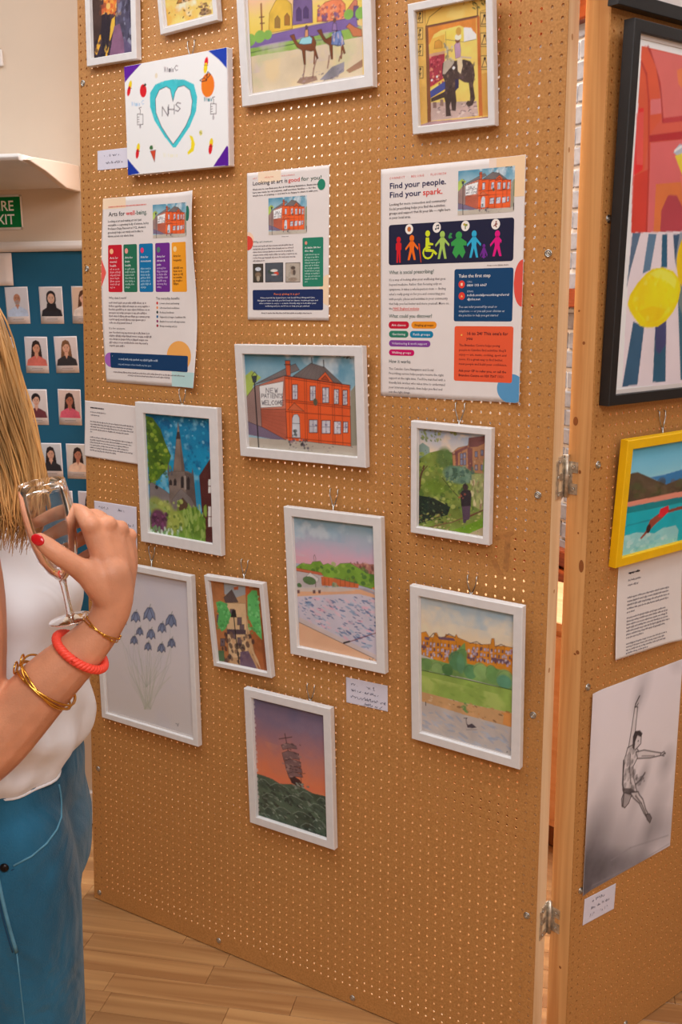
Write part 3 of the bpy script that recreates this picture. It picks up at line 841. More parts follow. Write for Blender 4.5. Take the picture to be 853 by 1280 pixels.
def art_pool():
    c = Cv(135, 195, (180, 185, 200), 6).frame(((137, 200), (668, 263), (688, 1165), (170, 1058)))
    c.grad(0, .36, [(140, 176, 194), (160, 182, 196), (184, 184, 202), (214, 178, 198), (226, 172, 186)], .5); c.mottle((206, 216, 222), .6, 6, .57, 2, (0, 0, 1, .3)); c.mottle((132, 176, 200), .4, 4, .55, 4, (0, 0, 1, .16))
    c.line([(272, 500), (268, 470), (274, 458), (282, 480), (282, 505)], .5, (110, 90, 90))
    c.poly([(480, 512), (668, 520), (676, 600), (560, 580)], (170, 116, 104), jit=.3); c.dabs(40, (500, 510, 674, 590), (4, 9), [(120, 76, 72), (196, 150, 130), (150, 98, 84)], 4, 1.6)
    tr = (120, 164, 62)
    c.poly([(155, 540), (190, 515), (250, 522), (262, 505), (310, 500), (330, 525), (360, 515), (410, 540), (440, 515), (500, 512), (560, 545), (620, 580), (674, 590), (676, 670), (640, 680), (540, 650), (400, 630), (310, 590), (155, 560)], tr, jit=.3, ol=(70, 96, 50))
    c.dabs(90, (180, 510, 670, 665), (6, 16), [(86, 130, 48), (150, 186, 82), (104, 150, 60), (60, 104, 60)], 5, .8, 0, .7, lambda u, v: v > 515 + max(0, u - 480) * .3 and v < 560 + max(0, u - 300) * .32)
    c.poly([(400, 605), (545, 640), (545, 672), (400, 650)], (70, 110, 84), .8)
    c.poly([(153, 545), (315, 575), (330, 596), (155, 565)], (204, 110, 76), ol=(90, 50, 44)); c.poly([(155, 566), (330, 596), (335, 690), (157, 690)], (196, 188, 190), jit=.15); c.poly([(205, 615), (245, 575), (300, 615), (290, 640)], (222, 218, 216), ol=(120, 100, 100))
    c.poly([(315, 600), (400, 612), (560, 650), (556, 676), (420, 665), (320, 660)], (206, 110, 66), jit=.2)
    for x in (340, 365, 440, 470, 500, 530): c.line([(x, 612), (x, 668)], .5, (130, 60, 40))
    c.ell(240, 628, 45, 24, (96, 128, 84), 1, .3); c.ell(175, 660, 16, 14, (84, 120, 76)); c.dabs(24, (340, 640, 430, 690), (5, 10), [(112, 142, 108), (150, 170, 140)], 3); c.line([(280, 640), (280, 700)], .8, (90, 66, 56))
    c.poly([(158, 680), (430, 675), (640, 690), (678, 715), (678, 745), (560, 715), (430, 718), (160, 732)], (226, 176, 140), jit=.08); c.poly([(158, 672), (440, 668), (540, 690), (430, 700), (158, 700)], (206, 198, 192), .8); c.poly([(545, 675), (600, 678), (678, 712), (678, 724)], (170, 160, 170)); c.poly([(640, 672), (676, 668), (677, 700)], (222, 120, 60))
    for x in (168, 270, 305): c.rect(x - 8, 690, x + 8, 712, (110, 80, 80))
    c.poly([(160, 732), (440, 716), (560, 714), (682, 745), (690, 1130), (175, 880)], (206, 200, 214), jit=.06)
    ins = lambda u, v: v > 725 + abs(u - 480) * .05 and v < 870 + (u - 175) * .46
    c.dabs(230, (162, 725, 688, 1120), (6, 22), [(74, 110, 160), (104, 138, 178), (140, 164, 194), (60, 92, 146), (170, 186, 206)], 7, .28, .22, .8, ins)
    c.dabs(60, (162, 740, 688, 1080), (10, 26), [(232, 178, 196), (226, 196, 208), (216, 190, 206)], 8, .35, .25, .7, ins)
    c.dabs(90, (162, 725, 688, 1000), (5, 14), [(52, 82, 134), (86, 122, 168)], 11, .25, .3, .8, ins)
    c.poly([(172, 868), (688, 1122), (688, 1150), (172, 900)], (216, 200, 196), .85); c.poly([(170, 902), (660, 1138), (690, 1168), (170, 1062)], (230, 184, 150), jit=.06); c.line([(172, 902), (655, 1136)], .7, (120, 92, 84))
    c.line([(495, 1028), (560, 1005), (688, 962)], .8, (120, 40, 56)); c.line([(460, 1036), (498, 1025)], 1.8, (36, 32, 40)); c.squig(622, 1142, 30, 14, K, .5, 3)
    return c.out()

def art_bluebells():
    c = Cv(130, 185, (212, 208, 214), 9).frame(((50, 53), (443, 131), (476, 828), (87, 711)))
    c.grad(0, 1, [(206, 204, 214), (214, 210, 214), (210, 206, 206)], .6); c.mottle((200, 200, 214), .3, 3, .5, 2)
    for i in range(46):
        g = random.Random(i); x0 = g.uniform(150, 380); y0 = g.uniform(390, 560)
        c.line([(x0, y0), (x0 * .55 + 118 + g.uniform(-8, 8), 600), (262 + g.uniform(-16, 16), 700)], .5, g.choice([(170, 180, 160), (150, 165, 146), (190, 192, 178)]), .4)
    for x, y, r in ((210, 285, 20), (271, 272, 26), (367, 302, 24), (327, 334, 18), (228, 350, 15), (278, 362, 19), (203, 389, 16), (265, 417, 15), (325, 424, 17), (370, 402, 17), (150, 300, 18)):
        c.line([(x, y - r), (x - 4, y + 90), (258, 600)], .45, (150, 164, 150), .4)
        c.poly([(x - r, y + r), (x - r * .85, y - r * .1), (x - r * .3, y - r), (x + r * .4, y - r), (x + r * .9, y), (x + r, y + r * 1.1), (x + r * .55, y + r * .6), (x + r * .1, y + r * 1.3), (x - r * .45, y + r * .6)], (118, 134, 168), .95, .25, (60, 66, 92), .7)
        c.line([(x, y - r), (x - r * .5, y + r * .6)], .6, (54, 60, 84)); c.line([(x + 2, y - r), (x + r * .6, y + r * .6)], .6, (54, 60, 84)); c.line([(x, y - r), (x + 6, y - r * 1.6)], .5, (84, 104, 84))
    c.squig(376, 770, 28, 12, (110, 110, 120), .6, 4)
    return c.out()

def art_street():
    c = Cv(100, 135, (200, 160, 118), 3).frame(((540, 135), (760, 165), (787, 527), (578, 485)))
    c.mottle((222, 190, 146), .6, 6, .5, 2); c.poly([(595, 148), (700, 158), (690, 200), (650, 215), (600, 200)], (168, 178, 186))
    c.poly([(540, 135), (598, 142), (606, 300), (622, 490), (578, 485)], (184, 122, 76), jit=.3, ol=(70, 44, 36)); c.poly([(598, 215), (632, 180), (660, 235), (606, 238)], (96, 84, 84), ol=K); c.poly([(640, 170), (660, 165), (660, 180), (642, 182)], (190, 100, 60))
    c.poly([(606, 238), (690, 240), (700, 470), (620, 470)], (224, 194, 152), jit=.12, ol=(110, 84, 66)); c.poly([(690, 175), (760, 165), (787, 527), (740, 515), (715, 400), (695, 300)], (178, 106, 62), jit=.3, ol=(80, 46, 36)); c.poly([(690, 150), (706, 148), (706, 210), (690, 210)], (200, 104, 60)); c.poly([(745, 300), (765, 300), (787, 527), (765, 520)], (150, 84, 50), .9)
    for x, y in ((625, 265), (655, 300), (665, 330), (630, 360), (655, 385), (570, 290), (585, 390)): c.rect(x, y, x + 18, y + 32, (110, 96, 104), jit=.2, ol=K, ow=.6)
    c.poly([(612, 350), (690, 352), (690, 372), (612, 372)], (84, 72, 84)); c.dabs(50, (585, 370, 720, 490), (3, 8), [(70, 56, 60), (120, 92, 80), (210, 170, 130), (50, 44, 56)], 6, 1.5)
    c.poly([(666, 445), (700, 440), (738, 520), (690, 510), (665, 500)], (104, 84, 116), .9); c.poly([(700, 400), (740, 480), (750, 515), (730, 480)], (220, 190, 150))
    c.poly([(565, 236), (585, 230), (606, 240), (630, 290), (606, 350), (590, 362), (572, 330), (578, 290)], (92, 186, 104), jit=.1); c.poly([(698, 205), (718, 182), (738, 182), (748, 260), (758, 395), (735, 370), (715, 330), (698, 290)], (98, 196, 112), jit=.1)
    c.dabs(30, (570, 245, 620, 350), (3, 6), [(120, 206, 130), (70, 160, 86)], 2); c.dabs(40, (702, 195, 750, 370), (3, 6), [(130, 214, 140), (74, 168, 90)], 3)
    c.poly([(575, 440), (600, 440), (602, 485), (580, 485)], (84, 120, 84)); c.line([(638, 270), (648, 380), (662, 497)], 1.8, (30, 28, 34)); c.poly([(628, 300), (634, 268), (648, 268), (652, 300)], (40, 40, 46))
    return c.out()

def art_ship():
    c = Cv(125, 185, (150, 110, 120), 12).frame(((112, 103), (460, 185), (480, 805), (128, 692)))
    c.grad(0, .75, [(108, 104, 136), (130, 112, 136), (160, 118, 128), (200, 126, 108), (222, 128, 90), (226, 116, 92)], .35)
    c.mottle((140, 126, 150), .35, 4, .55, 3, (0, 0, 1, .4)); c.mottle((230, 160, 110), .25, 4, .55, 5, (0, .35, 1, .7))
    c.poly([(118, 478), (160, 490), (200, 505), (240, 530), (300, 530), (345, 545), (400, 575), (478, 592), (482, 810), (126, 695)], (72, 92, 78), jit=.5)
    ins = lambda u, v: v > 490 + (u - 120) * .32
    c.dabs(150, (120, 490, 480, 800), (6, 20), [(44, 60, 56), (104, 128, 112), (56, 80, 66), (88, 112, 92), (36, 50, 50)], 5, .4, .35, .75, ins); c.dabs(60, (120, 500, 480, 790), (4, 14), [(160, 176, 162), (140, 150, 140)], 8, .25, .35, .6, ins)
    for x, y, L in ((130, 520, 60), (190, 540, 90), (150, 590, 80), (260, 600, 90), (330, 580, 70), (380, 640, 80), (210, 660, 80), (300, 680, 90), (400, 720, 60), (160, 660, 50), (420, 610, 50), (340, 740, 80)):
        c.poly([(x, y), (x + L * .3, y - 14), (x + L * .6, y - 8), (x + L, y + 16), (x + L * .7, y + 34), (x + L * .2, y + 26)], (46, 64, 60), .45, .4); c.line([(x, y), (x + L * .3, y - 14), (x + L * .6, y - 8), (x + L, y + 16)], 1.0, (150, 168, 154), .4)
    c.dabs(50, (120, 500, 480, 800), (3, 8), [(176, 192, 180), (130, 152, 136), (30, 44, 44)], 19, .5, .3, .6, ins)
    c.line([(264, 282), (290, 420), (312, 530)], 1.0, (48, 30, 36)); c.line([(236, 308), (298, 298)], .9, (60, 40, 46)); c.line([(330, 380), (345, 540)], .7, (60, 40, 46))
    for (x0, y0, x1, y1) in ((246, 334, 318, 356), (250, 372, 330, 408), (260, 412, 338, 446), (268, 446, 344, 474), (276, 474, 346, 496)):
        c.poly([(x0, y0 + 4), (x0 + 26, y0 - 6), (x1 - 20, y0), (x1, y0 + 8), (x1 + 4, y1), (x1 - 30, y1 - 4), (x0 + 8, y1 + 4)], (120, 96, 100), .95, .3, (52, 36, 42), .5)
    c.dabs(26, (250, 330, 352, 500), (4, 10), [(84, 62, 68), (156, 128, 126)], 4, .5); c.line([(340, 478), (362, 476)], .6, K)
    c.poly([(286, 500), (312, 494), (336, 510), (356, 546), (318, 536), (296, 524)], (64, 40, 46), ol=(36, 22, 28)); c.dabs(14, (300, 525, 380, 560), (5, 10), [(150, 160, 150), (110, 120, 110)], 5, .5)
    for e in range(26):
        g = random.Random(e + 40); c.ell(114 + 16 * e / 26 + g.uniform(-3, 3), 110 + e * 22, 7, 9, (216, 206, 204), .6); c.ell(462 + 18 * e / 26 + g.uniform(-3, 4), 190 + e * 24, 6, 9, (206, 196, 194), .6)
    return c.out()

def art_river():
    c = Cv(140, 195, (200, 200, 190), 14).frame(((125, 140), (705, 253), (692, 1135), (125, 982)))
    c.grad(0, .34, [(176, 200, 214), (206, 210, 206), (230, 214, 186), (232, 210, 176)], .9); c.mottle((150, 186, 208), .5, 4, .55, 5, (.3, 0, 1, .16)); c.mottle((240, 226, 200), .6, 5, .5, 2, (0, .06, 1, .32))
    O = (212, 140, 44)
    c.poly([(128, 372), (160, 365), (180, 400), (205, 400), (212, 372), (226, 372), (240, 402), (276, 395), (282, 380), (336, 398), (346, 380), (356, 400), (398, 418), (430, 432), (500, 442), (556, 440), (562, 405), (578, 405), (582, 452), (640, 450), (700, 462), (700, 650), (560, 610), (420, 580), (270, 560), (130, 505)], O, jit=.22, ol=(110, 70, 30))
    for q in ([(150, 395), (180, 402), (178, 420), (150, 412)], [(232, 395), (330, 405), (340, 422), (240, 412)], [(560, 520), (668, 538), (668, 560), (560, 545)], [(415, 515), (460, 522), (460, 535), (415, 530)], [(130, 445), (160, 452), (160, 470), (130, 465)]): c.poly(q, (92, 76, 110), .9)
    for i in range(60):
        g = random.Random(i + 5); x = g.uniform(138, 695); y = 420 + (x - 130) * .09 + g.uniform(0, 95)
        c.rect(x, y, x + 13, y + 20, g.choice([(176, 164, 196), (204, 196, 214), (120, 92, 96), (176, 96, 40)]), .9)
    for r_ in range(3):
        for x in range(140, 700, 22):
            if 392 < x < 428: continue
            y = 425 + (x - 130) * .1 + r_ * 34; c.rect(x, y, x + 10, y + 18, (196, 190, 214) if (x + r_) % 3 else (96, 78, 104), .9, .1, (120, 70, 40), .25)
    for q in ([(180, 402), (206, 375), (240, 404)], [(276, 398), (300, 378), (340, 400)], [(430, 436), (470, 425), (505, 446)], [(585, 455), (620, 440), (650, 455)]): c.line(q, .7, (84, 60, 60))
    for x in (200, 250, 300, 345, 465, 490, 545, 590, 640, 690): c.line([(x, 405 + (x - 130) * .08), (x, 520 + (x - 130) * .1)], .4, (120, 66, 30))
    G = [(112, 158, 92), (140, 178, 110), (92, 146, 100), (150, 182, 104), (84, 132, 76)]
    c.poly([(128, 525), (200, 535), (300, 560), (340, 490), (398, 430), (412, 560), (470, 570), (600, 590), (640, 600), (700, 640), (696, 720), (400, 650), (128, 600)], (128, 168, 96), jit=.35)
    for x, y, r in ((160, 565, 34), (225, 590, 36), (350, 545, 55), (385, 500, 28), (430, 610, 40), (495, 605, 46), (570, 630, 44), (645, 650, 50), (290, 600, 34), (560, 600, 30)):
        c.ell(x, y, r, r * 1.05, random.Random(x).choice(G), .9, .3, soft=.08); c.line([(x + r * math.cos(t), y + r * math.sin(t)) for t in [math.pi + i * .35 for i in range(10)]], .35, (66, 92, 62), .7)
    c.ell(640, 670, 46, 40, (96, 158, 130), .9, .3, soft=.15); c.ell(372, 560, 24, 60, (104, 160, 120), .8, .3, soft=.15)
    c.poly([(128, 600), (400, 655), (696, 718), (692, 862), (400, 805), (128, 735)], (152, 182, 88), jit=.25); c.mottle((186, 204, 116), .6, 5, .5, 7, (0, .58, 1, .75)); c.line([(128, 602), (400, 657), (694, 720)], .8, (60, 88, 50)); c.dabs(30, (135, 610, 690, 800), (10, 26), [(126, 164, 70), (172, 196, 104)], 9, .3, .2, .5, lambda u, v: v > 630 + (u - 130) * .2 and v < 720 + (u - 130) * .2)
    c.poly([(128, 735), (400, 806), (692, 862), (690, 955), (400, 880), (128, 800)], (206, 164, 116), jit=.2)
    c.dabs(90, (135, 735, 690, 950), (5, 15), [(206, 140, 70), (170, 112, 66), (222, 196, 160), (190, 150, 100), (130, 96, 64)], 5, .4, .2, .8, lambda u, v: 742 + (u - 130) * .21 < v < 800 + (u - 130) * .26)
    c.poly([(640, 858), (692, 866), (688, 956), (630, 930)], (222, 150, 76), .85)
    c.poly([(126, 795), (400, 878), (690, 952), (690, 1140), (126, 985)], (196, 188, 184), jit=.1); c.dabs(120, (130, 840, 690, 1110), (10, 34), [(158, 176, 200), (176, 188, 206), (210, 198, 186), (142, 162, 190)], 6, .25, .25, .5, lambda u, v: v > 830 + (u - 130) * .2)
    c.dabs(12, (375, 800, 410, 860), (5, 10), [(104, 150, 90)], 3); c.poly([(405, 925), (418, 940), (440, 930), (470, 955), (440, 960), (412, 955)], (84, 76, 84)); c.line([(408, 935), (404, 905), (410, 896), (390, 898)], .7, (70, 64, 70)); c.line([(405, 970), (470, 968)], .5, (120, 120, 130)); c.line([(154, 800), (154, 822)], .8, K)
    c.squig(640, 1105, 24, 12, K, .5, 6)
    return c.out()

def art_elephant():
    c = Cv(130, 185, (232, 190, 96), 16).frame(((112, 78), (655, -20), (665, 895), (140, 965)))
    c.mottle((240, 206, 124), .6, 4, .5, 2); c.line([(190, 200), (215, 130), (330, 40), (420, 10)], .9, (130, 96, 50)); c.line([(480, 0), (470, 40)], .6, (130, 96, 50))
    c.poly([(205, 215), (570, 130), (575, 865), (220, 910)], (238, 208, 112), jit=.12); c.poly([(470, 215), (500, 200), (560, 235), (560, 300), (470, 320)], (236, 236, 238)); c.poly([(330, 240), (470, 215), (470, 320), (335, 335)], (240, 210, 100)); c.line([(335, 300), (470, 320), (560, 300)], .6, (120, 110, 90)); c.line([(335, 240), (340, 360)], .6, (150, 120, 60))
    c.poly([(210, 300), (330, 260), (330, 400), (212, 415)], (226, 182, 84)); c.poly([(250, 370), (255, 315), (285, 300), (310, 320), (312, 362)], (206, 150, 66), ol=(120, 84, 40)); c.poly([(205, 410), (330, 385), (330, 408), (206, 432)], (206, 160, 130))
    c.poly([(200, 210), (560, 135), (562, 265), (535, 235), (525, 215), (470, 210), (440, 195), (300, 230), (250, 260), (230, 300), (215, 335), (200, 330)], (220, 140, 62), jit=.2); c.line([(182, 205), (575, 130)], 2.6, (130, 84, 64)); c.line([(182, 200), (575, 124)], 1.0, (90, 56, 50))
    c.poly([(208, 432), (328, 406), (326, 590), (214, 662)], (176, 62, 78), jit=.3)
    c.dabs(50, (215, 430, 325, 640), (4, 9), [(204, 100, 110), (130, 40, 60), (226, 150, 120)], 4); c.poly([(215, 690), (330, 612), (345, 665), (220, 742)], (76, 84, 150), jit=.15); c.line([(215, 668), (330, 590)], 1.3, (236, 196, 70)); c.line([(220, 748), (345, 668)], 1.3, (236, 196, 70))
    c.poly([(222, 775), (560, 760), (572, 870), (222, 912)], (198, 172, 164), jit=.2); c.dabs(36, (230, 770, 560, 880), (5, 14), [(150, 122, 124), (222, 204, 196), (110, 92, 96)], 7, .4); c.rect(238, 770, 264, 815, (140, 110, 104)); c.rect(292, 750, 316, 800, (150, 120, 110))
    E = (78, 62, 58)
    c.poly([(308, 560), (312, 480), (345, 455), (400, 462), (470, 452), (515, 465), (540, 500), (548, 570), (535, 640), (548, 740), (530, 790), (500, 805), (482, 780), (496, 760), (512, 762), (515, 720), (505, 625), (470, 620), (430, 595), (425, 640), (405, 690), (412, 760), (405, 835), (380, 832), (372, 760), (360, 800), (372, 872), (335, 876), (332, 770), (322, 735), (225, 770), (224, 744), (330, 690), (330, 620)], E, jit=.4, ol=(40, 30, 30))
    c.dabs(80, (315, 470, 545, 800), (4, 11), [(110, 90, 82), (52, 40, 40), (140, 112, 96), (90, 70, 84)], 8, 1.2, 0, .6, lambda u, v: u < 400 and v < 740 or (u > 430 and v < 600) or (u > 505)); c.poly([(405, 600), (432, 595), (430, 660), (404, 688)], (56, 50, 84))
    c.poly([(320, 470), (345, 440), (400, 450), (395, 480), (330, 560), (312, 560)], (190, 176, 160), .8, .3); c.line([(325, 330), (350, 380), (350, 450)], 2, (150, 140, 120)); c.dabs(20, (325, 350, 385, 460), (5, 9), [(160, 150, 120), (120, 110, 90), (200, 190, 170)], 9)
    c.poly([(400, 345), (415, 322), (440, 320), (448, 380), (445, 432), (408, 445)], (186, 150, 178), jit=.2, ol=(100, 76, 90)); c.poly([(418, 445), (455, 435), (460, 500), (445, 560), (425, 540)], (226, 206, 170), jit=.2); c.ell(425, 305, 18, 20, (122, 78, 56)); c.ell(428, 282, 24, 20, (236, 226, 206)); c.ell(432, 240, 20, 26, (196, 150, 70), .9); c.line([(448, 432), (520, 440)], 2, (200, 180, 160))
    for x in (112, 590):
        c.poly([(x, 90 if x < 200 else 100), (x + 72, 70), (x + 85, 940), (x + 22, 950)] if x < 200 else [(x, 95), (656, 70), (664, 875), (600, 880)], (222, 180, 96), jit=.18, ol=(120, 86, 50))
    for i, y in enumerate((85, 210, 335, 505)): c.rect(122, y, 165, y + 85, (230, 194, 116), ol=(84, 60, 40), ow=.8); c.line([(145, y + 20), (132, y + 60), (150, y + 45), (140, y + 75)], 1, (84, 62, 44)); c.ell(146, y + 16, 8, 8, (60, 44, 40))
    for i, y in enumerate((105, 255, 425)): c.rect(592, y, 652, y + 100, (228, 190, 110), ol=(84, 60, 40), ow=.8); c.line([(620, y + 20), (600, y + 85), (642, y + 82), (624, y + 25)], 1.1, (104, 80, 60)); c.ell(622, y + 20, 9, 9, (60, 44, 40))
    c.poly([(186, 200), (205, 200), (225, 925), (198, 935)], (132, 84, 56), jit=.2); c.poly([(565, 130), (585, 125), (605, 870), (575, 875)], (196, 110, 56), jit=.2); c.poly([(596, 560), (655, 545), (664, 860), (602, 870)], (206, 150, 70), .8); c.rect(136, 655, 190, 940, (214, 170, 92), .7)
    c.poly([(138, 945), (230, 915), (665, 875), (667, 905), (140, 970)], (176, 140, 140), jit=.2); c.line([(140, 962), (400, 925), (665, 880)], 1, (110, 60, 66))
    c.dabs(60, (480, -20, 640, 75), (5, 12), [(74, 96, 60), (110, 130, 80), (54, 74, 44)], 6, .3, .9, .9, lambda u, v: v < 90 - abs(u - 565) * .9); c.line([(572, 60), (572, 130)], 1.6, (120, 92, 60)); c.squig(500, 852, 60, 40, K, 1.0, 2)
    c.ell(394, 514, 10, 10, (250, 246, 240)); c.ell(270, 579, 8, 8, (244, 236, 232)); c.ell(231, 606, 8, 8, (244, 236, 232))
    return c.out()

def art_camels():
    c = Cv(190, 140, (230, 200, 130), 18).frame(((307.1, -14.6), (453.5, -51.5), (457.6, 96.1), (313.4, 119.7)), (290, 0, 4.489))
    c.grad(0, .45, [(216, 180, 186), (232, 190, 150), (246, 204, 110), (250, 200, 90)], .6)
    Y, Pu, Or = (214, 176, 70), (122, 98, 146), (222, 130, 90)
    c.poly([(200, 185), (205, 70), (235, 10), (260, -30), (300, -10), (330, 20), (335, 160)], Y, jit=.25, ol=(110, 80, 40)); c.poly([(335, 140), (340, 0), (380, -70), (440, -60), (448, 10), (450, 125)], Pu, jit=.25, ol=(60, 46, 80)); c.poly([(475, 120), (478, 50), (520, 10), (600, -20), (636, 20), (640, 110)], Or, jit=.25, ol=(120, 60, 50)); c.poly([(640, 110), (640, 60), (690, -10), (705, 0), (708, 100)], (196, 120, 96), jit=.2, ol=(110, 60, 60))
    for x, y, h, k in ((250, 85, 70, (150, 116, 60)), (305, 70, 70, (160, 110, 50)), (372, 35, 80, (84, 64, 110)), (412, 30, 70, (84, 64, 110)), (520, 70, 50, (140, 80, 110)), (570, 60, 40, (236, 170, 120))): c.poly([(x - 15, y + h), (x - 15, y + 20), (x, y), (x + 15, y + 20), (x + 15, y + h)], k, ol=(70, 50, 60), ow=.3)
    c.dabs(60, (480, 20, 640, 105), (4, 9), [(236, 160, 120), (190, 96, 76), (120, 90, 130)], 3); c.line([(158, 20), (162, 165)], 1.6, (150, 104, 70)); c.line([(148, 95), (174, 92)], .8, (100, 70, 50)); c.line([(152, 130), (176, 128)], .8, (100, 70, 50)); c.poly([(685, 30), (712, 30), (712, 110), (680, 110)], (110, 84, 130), ol=(60, 46, 70))
    c.poly([(82, 255), (150, 210), (330, 165), (700, 90), (705, 140), (730, 150), (400, 215), (85, 280)], (124, 100, 158), jit=.2, ol=(70, 56, 100))
    for x, y, r in ((95, 225, 34), (150, 205, 34), (195, 195, 26), (655, 78, 26), (725, 70, 30)): c.ell(x, y, r, r * .85, (132, 176, 84), 1, .25)
    c.poly([(86, 275), (400, 215), (730, 145), (732, 215), (400, 275), (88, 325)], (142, 176, 84), jit=.2); c.line([(86, 300), (400, 235), (520, 222)], .6, (70, 96, 60)); c.line([(88, 325), (400, 275)], .5, (90, 110, 70))
    c.poly([(88, 320), (400, 272), (733, 205), (735, 430), (400, 490), (90, 540)], (216, 198, 168), jit=.1); c.mottle((200, 180, 190), .6, 5, .48, 5, (0, .55, 1, .8)); c.mottle((190, 196, 146), .5, 5, .52, 8, (0, .6, 1, .95)); c.mottle((232, 204, 150), .5, 5, .5, 9, (0, .7, 1, 1))
    B = (124, 70, 42)
    for dx, dy, s in ((0, 0, 1), (155, -30, 1.0)):
        q = lambda l: [(x * s + dx, y * s + dy) for x, y in l]
        c.poly(q([(320, 200), (345, 192), (355, 225), (372, 250), (400, 235), (430, 200), (455, 205), (470, 240), (465, 270), (482, 330), (474, 335), (455, 285), (440, 290), (408, 282), (410, 365), (400, 365), (390, 285), (360, 265), (335, 222)]), B, jit=.3, ol=(60, 34, 26)); c.line(q([(462, 280), (458, 360)]), 1.2, B)
    c.poly([(372, 245), (385, 215), (430, 200), (448, 215), (444, 245), (400, 250)], (150, 204, 214), ol=(60, 90, 110)); c.poly([(404, 210), (408, 165), (424, 165), (426, 205)], (206, 150, 110), ol=K); c.ell(415, 152, 9, 10, (90, 70, 90)); c.poly([(556, 250), (562, 185), (610, 168), (632, 250), (600, 256)], (120, 140, 190), jit=.2, ol=(50, 60, 90)); c.poly([(562, 170), (566, 130), (584, 128), (588, 170)], (150, 120, 170), ol=K); c.ell(575, 112, 9, 10, (110, 80, 70))
    c.dabs(12, (560, 190, 625, 250), (3, 6), [(80, 96, 150), (200, 180, 190)], 4, 3); c.poly([(640, 150), (660, 128), (690, 150), (730, 165), (732, 205), (680, 205), (660, 165)], (196, 120, 80), ol=(90, 50, 40))
    for x0, y0, x1, y1 in ((405, 370, 395, 440), (470, 340, 450, 440), (545, 315, 535, 385), (620, 300, 600, 345)): c.line([(x0, y0), (x1 + 6, (y0 + y1) / 2), (x1, y1)], 1.2, (140, 100, 90), .8)
    c.poly([(358, 470), (380, 440), (470, 430), (478, 455), (400, 480)], (130, 96, 84), .85, .3); c.poly([(490, 455), (560, 380), (630, 350), (630, 405), (560, 450)], (130, 128, 150), .85, .4); c.poly([(640, 400), (735, 335), (735, 380), (660, 415)], (150, 104, 80), .85, .3); c.dabs(60, (360, 360, 640, 470), (3, 10), [(110, 84, 84), (170, 150, 160), (90, 90, 110)], 8, .3, -.2, .6, lambda u, v: v > 500 - u * .2)
    return c.out()

def art_night():
    c = Cv(95, 140, (70, 52, 56), 21).frame(((112.2, -37.1), (163.1, -52.7), (168.5, 63.6), (117.8, 74.8)), (90, 0, 4.062))
    c.grad(0, 1, [(120, 84, 70), (96, 66, 60), (58, 44, 56), (52, 42, 60)], .6)
    c.mottle((46, 36, 44), .8, 7, .5, 2); c.poly([(150, -140), (250, -160), (235, 40), (200, 70), (160, 60)], (236, 136, 56), .9, .35); c.dabs(90, (140, -150, 240, 70), (4, 11), [(246, 164, 70), (206, 96, 54), (250, 200, 110), (150, 70, 50)], 4)
    c.poly([(225, -170), (300, -190), (312, 270), (250, 280), (220, 120)], (86, 84, 110), .8, .5); c.dabs(80, (230, -150, 310, 240), (3, 9), [(120, 120, 150), (52, 48, 66), (150, 150, 170), (70, 64, 90)], 5, 1.6)
    c.poly([(90, -100), (140, -100), (150, 120), (120, 310), (98, 310)], (72, 52, 46), .9, .5); c.poly([(200, 95), (215, 80), (215, 130), (195, 200), (180, 290), (170, 295), (185, 190)], (246, 186, 66)); c.poly([(140, 180), (152, 170), (150, 215), (128, 280), (118, 265)], (246, 176, 60)); c.poly([(165, 240), (182, 190), (184, 240), (170, 265)], (240, 190, 80))
    c.poly([(212, 130), (240, 115), (262, 200), (270, 275), (190, 295), (200, 220)], (136, 96, 126), .95, .25); c.poly([(262, 180), (310, 230), (314, 272), (268, 280)], (96, 84, 120), .9, .3)
    for x in (160, 182): c.poly([(x - 10, 75), (x + 8, 70), (x + 12, 150), (x + 6, 230), (x - 2, 260), (x - 14, 180)], (40, 32, 44), 1, .3)
    c.dabs(30, (100, 210, 200, 310), (4, 10), [(34, 30, 44), (60, 46, 60)], 8)
    return c.out()

def art_desert():
    c = Cv(110, 150, (240, 200, 110), 23).frame(((197.1, -92.2), (259.4, -112.8), (268.2, 20.6), (206.4, 35.1)), (90, 0, 4.062))
    c.mottle((248, 214, 130), .7, 5, .5, 2); c.mottle((226, 172, 70), .7, 6, .55, 5); c.mottle((246, 236, 220), .8, 4, .55, 9, (0, .8, 1, 1))
    c.poly([(525, 20), (545, -20), (590, -30), (600, 0), (560, 15)], (190, 130, 60), ol=(50, 40, 36), ow=1.0); c.dabs(8, (530, -20, 590, 10), (4, 8), [(60, 46, 40), (220, 190, 150)], 4)
    c.poly([(640, 80), (670, 40), (706, 60), (706, 78), (660, 88)], (150, 112, 84), .8, .4); c.dabs(20, (640, 20, 705, 85), (4, 9), [(120, 90, 70), (90, 66, 56), (190, 150, 110)], 6, .5); c.dabs(12, (480, 20, 700, 100), (3, 6), [(110, 76, 40), (90, 60, 40)], 9, .5)
    return c.out()

